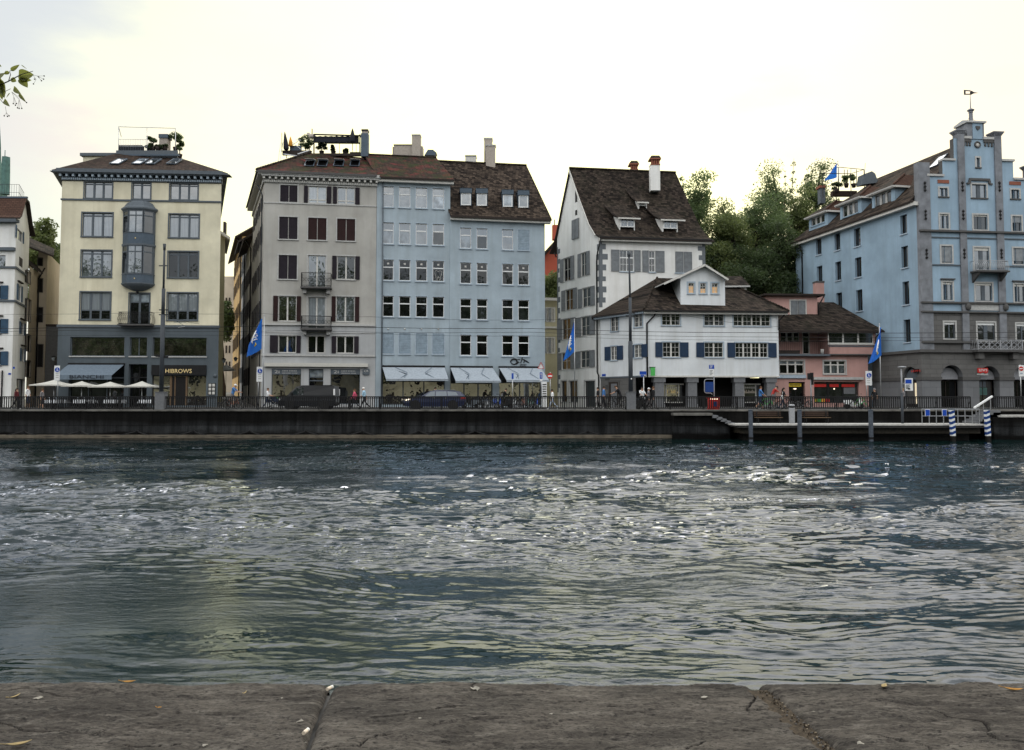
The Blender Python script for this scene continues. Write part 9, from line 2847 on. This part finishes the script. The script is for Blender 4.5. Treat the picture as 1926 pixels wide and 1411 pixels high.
# ------------------------------------------------------------------ people
for nm,c in(("skin",(.42,.25,.17)),("hair_dark",(.018,.013,.010)),("hair_brown",(.09,.045,.022)),("hair_white",(.68,.66,.62)),("hair_blond",(.30,.20,.09)),("shirt_white",(.72,.73,.74)),("shirt_blue",(.06,.17,.40)),("shirt_light_blue",(.32,.48,.60)),("shirt_pink",(.55,.09,.16)),("shirt_black",(.014,.014,.016)),("shirt_red",(.36,.035,.03)),("shirt_wine",(.11,.02,.025)),("shirt_grey",(.20,.19,.20)),("trousers_black",(.013,.013,.017)),("trousers_navy",(.02,.03,.06)),("trousers_stripe",(.36,.42,.52)),("trousers_grey",(.14,.13,.13)),("shoe_dark",(.02,.018,.016)),("shoe_white",(.65,.65,.65))):
    plain(nm,c,.8,var=.18,scale=9)
def make_person(label,px,Y,rz,H=1.72,mode="stand",sw=.35,arm=((.1,.2),(-.1,.2)),lean=0.0,top="shirt_white",bottom="trousers_black",hair="hair_dark",shoes="shoe_dark",bare=False,short_sleeve=True,longhair=False,cap=None,z=STREET,seat_h=None,group=None,bag=None):
    """One skinned body grown from a posed skeleton; it faces +x before rz turns it."""
    k=H/1.72
    J=dict(pel=(0,0,.93),sp=(.01,0,1.12),ch=(.0,0,1.33),nb=(-.01,0,1.45),nk=(.01,0,1.52),hd=(.035,0,1.60),hd2=(.03,0,1.665),pl=(0,.09,.88),pr=(0,-.09,.88),sl=(-.01,.17,1.41),sr=(-.01,-.17,1.41))
    def leg(s_,f,bend):
        y=.10*s_;th=.41;sh=.41
        kx,kz=th*sin(f),.88-th*cos(f);ax,az=kx+sh*sin(f-bend),kz-sh*cos(f-bend);g_=min(.6,max(-.9,f-bend))
        return(kx,y,kz),(ax,y*.95,az),(ax+.16*cos(g_),y*1.05,az-.045+.16*sin(g_)*.8)
    if mode=="walk":LL,RR=leg(1,sw,.10 if sw>0 else .42),leg(-1,-sw,.10 if sw<0 else .42)
    elif mode=="sit":LL,RR=leg(1,1.35,1.35),leg(-1,1.45,1.40)
    elif mode=="bike":LL,RR=leg(1,1.0,1.15),leg(-1,.35,.55)
    else:LL,RR=leg(1,.05,.06),leg(-1,-.05,.06)
    for n_,(kn,an,to)in(("l",LL),("r",RR)):J["k"+n_],J["a"+n_],J["t"+n_]=kn,an,to
    for q in("sp","ch","nb","nk","hd","hd2","sl","sr"):
        x,y,zz=J[q];d=zz-.93;J[q]=(x+d*sin(lean),y,.93+d*cos(lean))
    for s_,n_,(f,bd)in((1,"l",arm[0]),(-1,"r",arm[1])):
        sh=J["s"+n_]
        e=(sh[0]+.27*sin(f),sh[1]+.05*s_,sh[2]-.27*cos(f));w=(e[0]+.24*sin(f+bd),e[1]-.02*s_,e[2]-.24*cos(f+bd));h=(w[0]+.07*sin(f+bd+.15),w[1],w[2]-.07*cos(f+bd+.15))
        J["e"+n_],J["w"+n_],J["d"+n_]=e,w,h
    low=min(J["tl"][2],J["tr"][2])-.03
    drop=low if mode in("stand","walk")else 0.0
    if seat_h is not None:drop=.88-.09-seat_h/k
    J={a_:Vector((b_[0],b_[1],b_[2]-drop))*k for a_,b_ in J.items()}
    R_=dict(pel=.125,sp=.115,ch=.135,nb=.072,nk=.050,hd=.088,hd2=.076,pl=.088,pr=.088,kl=.058,kr=.058,al=.040,ar=.040,tl=.032,tr=.032,sl=.060,sr=.060,el=.041,er=.041,wl=.028,wr=.028,dl=.030,dr=.030)
    E=[("pel","sp"),("sp","ch"),("ch","nb"),("nb","nk"),("nk","hd"),("hd","hd2"),("pel","pl"),("pel","pr"),("pl","kl"),("kl","al"),("al","tl"),("pr","kr"),("kr","ar"),("ar","tr"),("nb","sl"),("nb","sr"),("sl","el"),("el","wl"),("wl","dl"),("sr","er"),("er","wr"),("wr","dr")]
    ks=list(J);ix={a_:i for i,a_ in enumerate(ks)}
    me=bpy.data.meshes.new("skeleton");me.from_pydata([J[a_]for a_ in ks],[(ix[a_],ix[b_])for a_,b_ in E],[])
    ob=bpy.data.objects.new("skeleton",me);COL.objects.link(ob)
    ob.modifiers.new("s","SKIN");su=ob.modifiers.new("u","SUBSURF");su.levels=1;su.render_levels=1
    for i,a_ in enumerate(ks):
        sv=me.skin_vertices[0].data[i];r=R_[a_]*k;sv.radius=(r,r*(1.15 if a_ in("ch","sp","pel")else 1));sv.use_root=a_=="pel"
    dg=bpy.context.evaluated_depsgraph_get();dg.update()
    em=bpy.data.meshes.new_from_object(ob.evaluated_get(dg));bpy.data.objects.remove(ob)
    part_of={}
    for e in E:
        q=e[1]
        if q in("sp","ch","nb","sl","sr"):part_of[e]=top
        elif q in("el","er"):part_of[e]=top
        elif q in("wl","wr"):part_of[e]="skin" if short_sleeve else top
        elif q in("dl","dr","nk","hd","hd2"):part_of[e]="skin"
        elif q in("pl","pr","kl","kr"):part_of[e]=bottom
        elif q in("al","ar"):part_of[e]="skin" if bare else bottom
        else:part_of[e]=shoes
    def near(p):
        best=None
        for e in E:
            a_,b_=J[e[0]],J[e[1]];d=b_-a_;u=max(0,min(1,(p-a_).dot(d)/d.length_squared));dd=(a_+d*u-p).length-R_[e[1]]*.4
            if best is None or dd<best[0]:best=(dd,e,u)
        if best[1]==("nb","nk"):return "skin"
        return part_of[best[1]]
    x=at(px,760,Y).x
    T=thing("person",label,"person",(x,Y,z),group)
    org=ORG[T.name];ORG[T.name]=Vector((0,0,0))
    mb=MB();vs=[v.co.copy()for v in em.vertices];o0=len(mb.v);mb.v+=vs
    for f in em.polygons:
        mb.f.append(list(f.vertices));mb.mi.append(mb._m(near(f.center)));mb.sm.append(True)
    bpy.data.meshes.remove(em)
    for s_,n_ in((1,"l"),(-1,"r")):# fingers and thumb
        d=(J["d"+n_]-J["w"+n_]).normalized();sd_=Vector((0,1,0));sd_=(sd_-d*sd_.dot(d)).normalized();fw=d.cross(sd_)*(-1)
        for q,ln in((-1.5,.060),(-.5,.072),(.5,.068),(1.5,.052)):
            b0=J["d"+n_]+d*.015+fw*q*.015*k;b1=b0+d*ln*.55*k;b2=b1+(d*.8-sd_*s_*.5).normalized()*ln*.5*k;mb.tube([b0,b1,b2],[.0085*k,.0078*k,.006*k],"skin",5)
        b0=J["w"+n_].lerp(J["d"+n_],.5)+fw*.025;mb.tube([b0,b0+(fw*.7+d*.7)*.04*k,b0+(fw*.4+d)*.06*k],[.010*k,.009*k,.007*k],"skin",5)
    hd=J["hd"]*.5+J["hd2"]*.5;ax=(J["hd2"]-J["nk"]).normalized();fx=(Vector((1,0,0))-ax*ax.x).normalized()
    mb.blob(hd+fx*.092*k-ax*.030*k,(.016*k,.012*k,.022*k),"skin",6,4)
    for s_ in(-1,1):
        mb.blob(hd+fx*.080*k+Vector((0,.032*s_*k,0))-ax*.006*k,.010*k,"hair_dark",6,4);mb.blob(hd+Vector((0,.088*s_*k,0))-ax*.018*k,(.016*k,.010*k,.026*k),"skin",6,4)
    mb.blob(hd+fx*.082*k-ax*.062*k,(.008*k,.022*k,.006*k),"brick_red",6,4)
    mb.build("body",T)
    hb=MB();hb.blob(hd-fx*.018*k+ax*.030*k,(.098*k,.095*k,.082*k),hair if not cap else cap,10,8,.04)
    if longhair:hb.tube([hd-fx*.06*k,hd-fx*.085*k-ax*.12*k,hd-fx*.07*k-ax*.25*k],[.085*k,.075*k,.03*k],hair,8)
    hb.build("hair" if not cap else "cap",T)
    if cap:
        hb=MB();hb.prism([hd+fx*.06*k+Vector((0,-.06,.03)),hd+fx*.17*k+Vector((0,-.045,.02)),hd+fx*.17*k+Vector((0,.045,.02)),hd+fx*.06*k+Vector((0,.06,.03))],(0,0,.012),cap);hb.build("cap_peak",T)
    ORG[T.name]=org
    T.rotation_euler=(0,0,rz)
    if bag:
        px_,c_=bag
        b_=thing("shoulder_bag","%s bag carried by the %s"%(c_[1],c_[2]),"bag",(x,Y,z));ORG[b_.name]=Vector((0,0,0))
        mb=MB();mb.blob((-.12*k,-.24*k,.95*k-drop),(.13,.06,.16),c_[0],8,6);mb.build("pouch",b_);mb=MB();mb.tube([(-.12,-.24*k,1.08*k-drop),(-.02,-.15*k,1.42*k-drop),(.04,.1*k,1.36*k-drop)],.012,c_[0],5);mb.build("strap",b_);ORG[b_.name]=org;b_.rotation_euler=(0,0,rz)
    return T
LFT,RGT,CAMW,AWAY=pi,0.0,-pi/2,pi/2
make_person("person in dark red top and dark trousers walking at the left end of the railing",31,61.6,RGT,1.66,"walk",.3,top="shirt_wine",hair="hair_dark",longhair=True,shoes="shoe_white",short_sleeve=False)
make_person("person in white shirt, shorts and dark cap standing at the left end of the railing",52,62.0,RGT,1.78,"stand",top="shirt_white",bottom="trousers_navy",hair="hair_dark",cap="hair_brown",bare=True)
make_person("person in patterned grey blouse with bare legs in front of the cafe tables",79,62.4,RGT,1.60,"walk",-.25,top="shirt_grey",bottom="trousers_black",hair="hair_brown",bare=True)
bk=put(bikes,"brick_red",437,61.9,0.0,"dark red bicycle ridden past the lane mouth by a person in a white cap",None)
make_person("person with white cap, beard and blue shirt riding a bicycle past the lane mouth",436.5,61.9,RGT,1.82,"bike",arm=((.75,.5),(.75,.5)),lean=.28,top="shirt_blue",bottom="trousers_grey",cap="shirt_white",bare=True,seat_h=1.0)
make_person("person in white T-shirt pushing a pram in front of the grey corner house",503,62.4,RGT,1.68,"walk",.3,arm=((.55,.7),(.55,.7)),top="shirt_white",bottom="trousers_navy",hair="hair_brown")
make_person("person in pink top walking in front of the grey house shop window",667,61.9,LFT,1.64,"walk",.42,arm=((.4,.3),(-.4,.2)),top="shirt_pink",hair="hair_brown",longhair=True,short_sleeve=False)
make_person("person with white hair and pale blue shirt walking beside the blue house corner",685,61.8,LFT,1.78,"walk",-.45,arm=((.35,.3),(-.4,.2)),lean=.06,top="shirt_light_blue",bottom="trousers_black",hair="hair_white")
make_person("person in black standing behind the bonnet of the dark blue car",815,65.6,RGT,1.74,"stand",arm=((.5,.6),(.6,.5)),lean=.18,top="shirt_black",hair="hair_dark",short_sleeve=False)
make_person("person in black bending over the bicycles under the last awning",946,67.6,RGT,1.70,"stand",arm=((.7,.3),(.8,.2)),lean=.35,top="shirt_black",hair="hair_dark",short_sleeve=False)
make_person("person in white top and striped wide trousers walking by the last awning",1039,62.0,LFT,1.62,"walk",.45,top="shirt_white",bottom="trousers_stripe",hair="hair_dark",shoes="shoe_white")
make_person("person in black T-shirt and pale trousers walking before the tall white house",1125,62.0,LFT,1.76,"walk",.38,top="shirt_black",bottom="trousers_grey",hair="hair_dark",shoes="shoe_white")
make_person("person in blue shirt walking behind the one in black before the low white house",1135.5,62.9,RGT,1.80,"walk",.25,top="shirt_blue",bottom="trousers_black",hair="hair_dark")
put(bikes,"black_metal",1163,62.6,pi,"black bicycle ridden towards the tall white house by a person in black",None)
make_person("person in black leaning forward on a bicycle left of the second mast",1168,62.6,LFT,1.78,"bike",arm=((.85,.3),(.85,.3)),lean=.55,top="shirt_black",bottom="trousers_black",hair="hair_brown",seat_h=.98)
put(scoot,"black_metal",1207,61.7,CAMW+.25,"black motor scooter with a rider right of the second mast",None)
make_person("person in white T-shirt sitting on the scooter right of the second mast",1207,62.0,CAMW+.25,1.74,"sit",arm=((.7,.5),(.7,.5)),lean=.1,top="shirt_white",bottom="trousers_black",hair="hair_dark",seat_h=.80)
make_person("person with white cap and pale patterned top walking behind the scooter",1220,62.6,RGT,1.70,"walk",.3,top="shirt_grey",bottom="trousers_grey",hair="hair_dark",cap="shirt_white",short_sleeve=False)
make_person("person in black jacket walking right of the scooter",1228.5,62.2,RGT,1.80,"walk",-.35,top="shirt_black",bottom="trousers_grey",hair="hair_brown",short_sleeve=False)
put(bikes,"green_banner",1441,62.5,0.0,"bright green bicycle pushed by a person in a blue shirt",None)
make_person("person in blue shirt walking with a green bicycle by the arcade",1430,62.0,RGT,1.80,"walk",.3,arm=((.6,.2),(.6,.2)),lean=.05,top="shirt_blue",bottom="trousers_navy",hair="hair_dark",cap="hair_brown",bare=True)
put(bikes,"brick_red",1457,63.4,0.0,"dark red bicycle ridden by a person in red",None)
make_person("person in red leaning forward on a bicycle in front of the last arcade pier",1452,63.4,RGT,1.74,"bike",arm=((.85,.25),(.85,.25)),lean=.55,top="shirt_red",bottom="trousers_grey",hair="hair_dark",cap="dark_cloth",bare=True,seat_h=1.0)
put(bikes,"black_metal",1477,62.8,pi/2+.4,"black bicycle pushed away by a person carrying a white bag",None)
make_person("person in dark clothes with white bag beside the pink house doorway",1472,62.4,RGT,1.70,"walk",.28,arm=((.5,.4),(.4,.4)),lean=.12,top="shirt_black",bottom="trousers_navy",hair="hair_dark",longhair=True,bag=(1,("white_paint","white","person in dark clothes by the pink house doorway")))
make_person("person in black with a pale sun hat in the dark passage by the pink house",1645,66.0,CAMW,1.66,"stand",top="shirt_black",bottom="trousers_black",hair="hair_brown",cap="shirt_grey")
make_person("person in pale top half hidden behind the stage pole at the arcade",1699,62.4,LFT,1.66,"walk",.3,top="shirt_grey",bottom="trousers_grey",hair="hair_blond",shoes="shoe_white")
make_person("person in orange brown top standing inside the middle arch doorway",1847,69.6,CAMW,1.66,"stand",top="brick_red",bottom="trousers_black",hair="hair_brown")
# pram
x=at(517,760,62.4).x
T=thing("pram","dark pram with a green trimmed hood pushed by the person in white","pram",(x,62.4,STREET));ORG[T.name]=Vector((0,0,0))
for wx,r in((-.28,.15),(.42,.11)):
    for y in(-.24,.24):
        mb=MB();mb.tube([(wx+r*cos(a_),y,r+r*sin(a_))for a_ in[2*pi*k/14 for k in range(15)]],.02,"rubber",5,False);mb.lathe((wx,y,r),[(.03,-.02),(.03,.02)],"steel",8,axis="y");mb.build("wheel",T)
mb=MB()
for y in(-.22,.22):mb.bar((-.28,y,.15),(.20,y,.62),.025,.025,"steel");mb.bar((.42,y,.11),(-.50,y,1.02),.028,.028,"steel")
mb.bar((-.50,-.22,1.02),(-.50,.22,1.02),.03,.03,"black_metal");mb.build("frame",T)
mb=MB();mb.prism([Vector((-.22,-.19,.50)),Vector((.30,-.19,.42)),Vector((.36,-.19,.56)),Vector((-.02,-.19,.60)),Vector((-.26,-.19,.92))],(0,.38,0),"dark_cloth");mb.build("seat",T)
mb=MB();mb.lathe((-.06,0,.74),[(.30,-.19),(.30,.19)],"trousers_navy",10,axis="y");mb.bar((.18,-.2,.90),(.18,.2,.90),.05,.04,"green_banner");mb.build("hood",T)
ORG[T.name]=Vector(T.location)
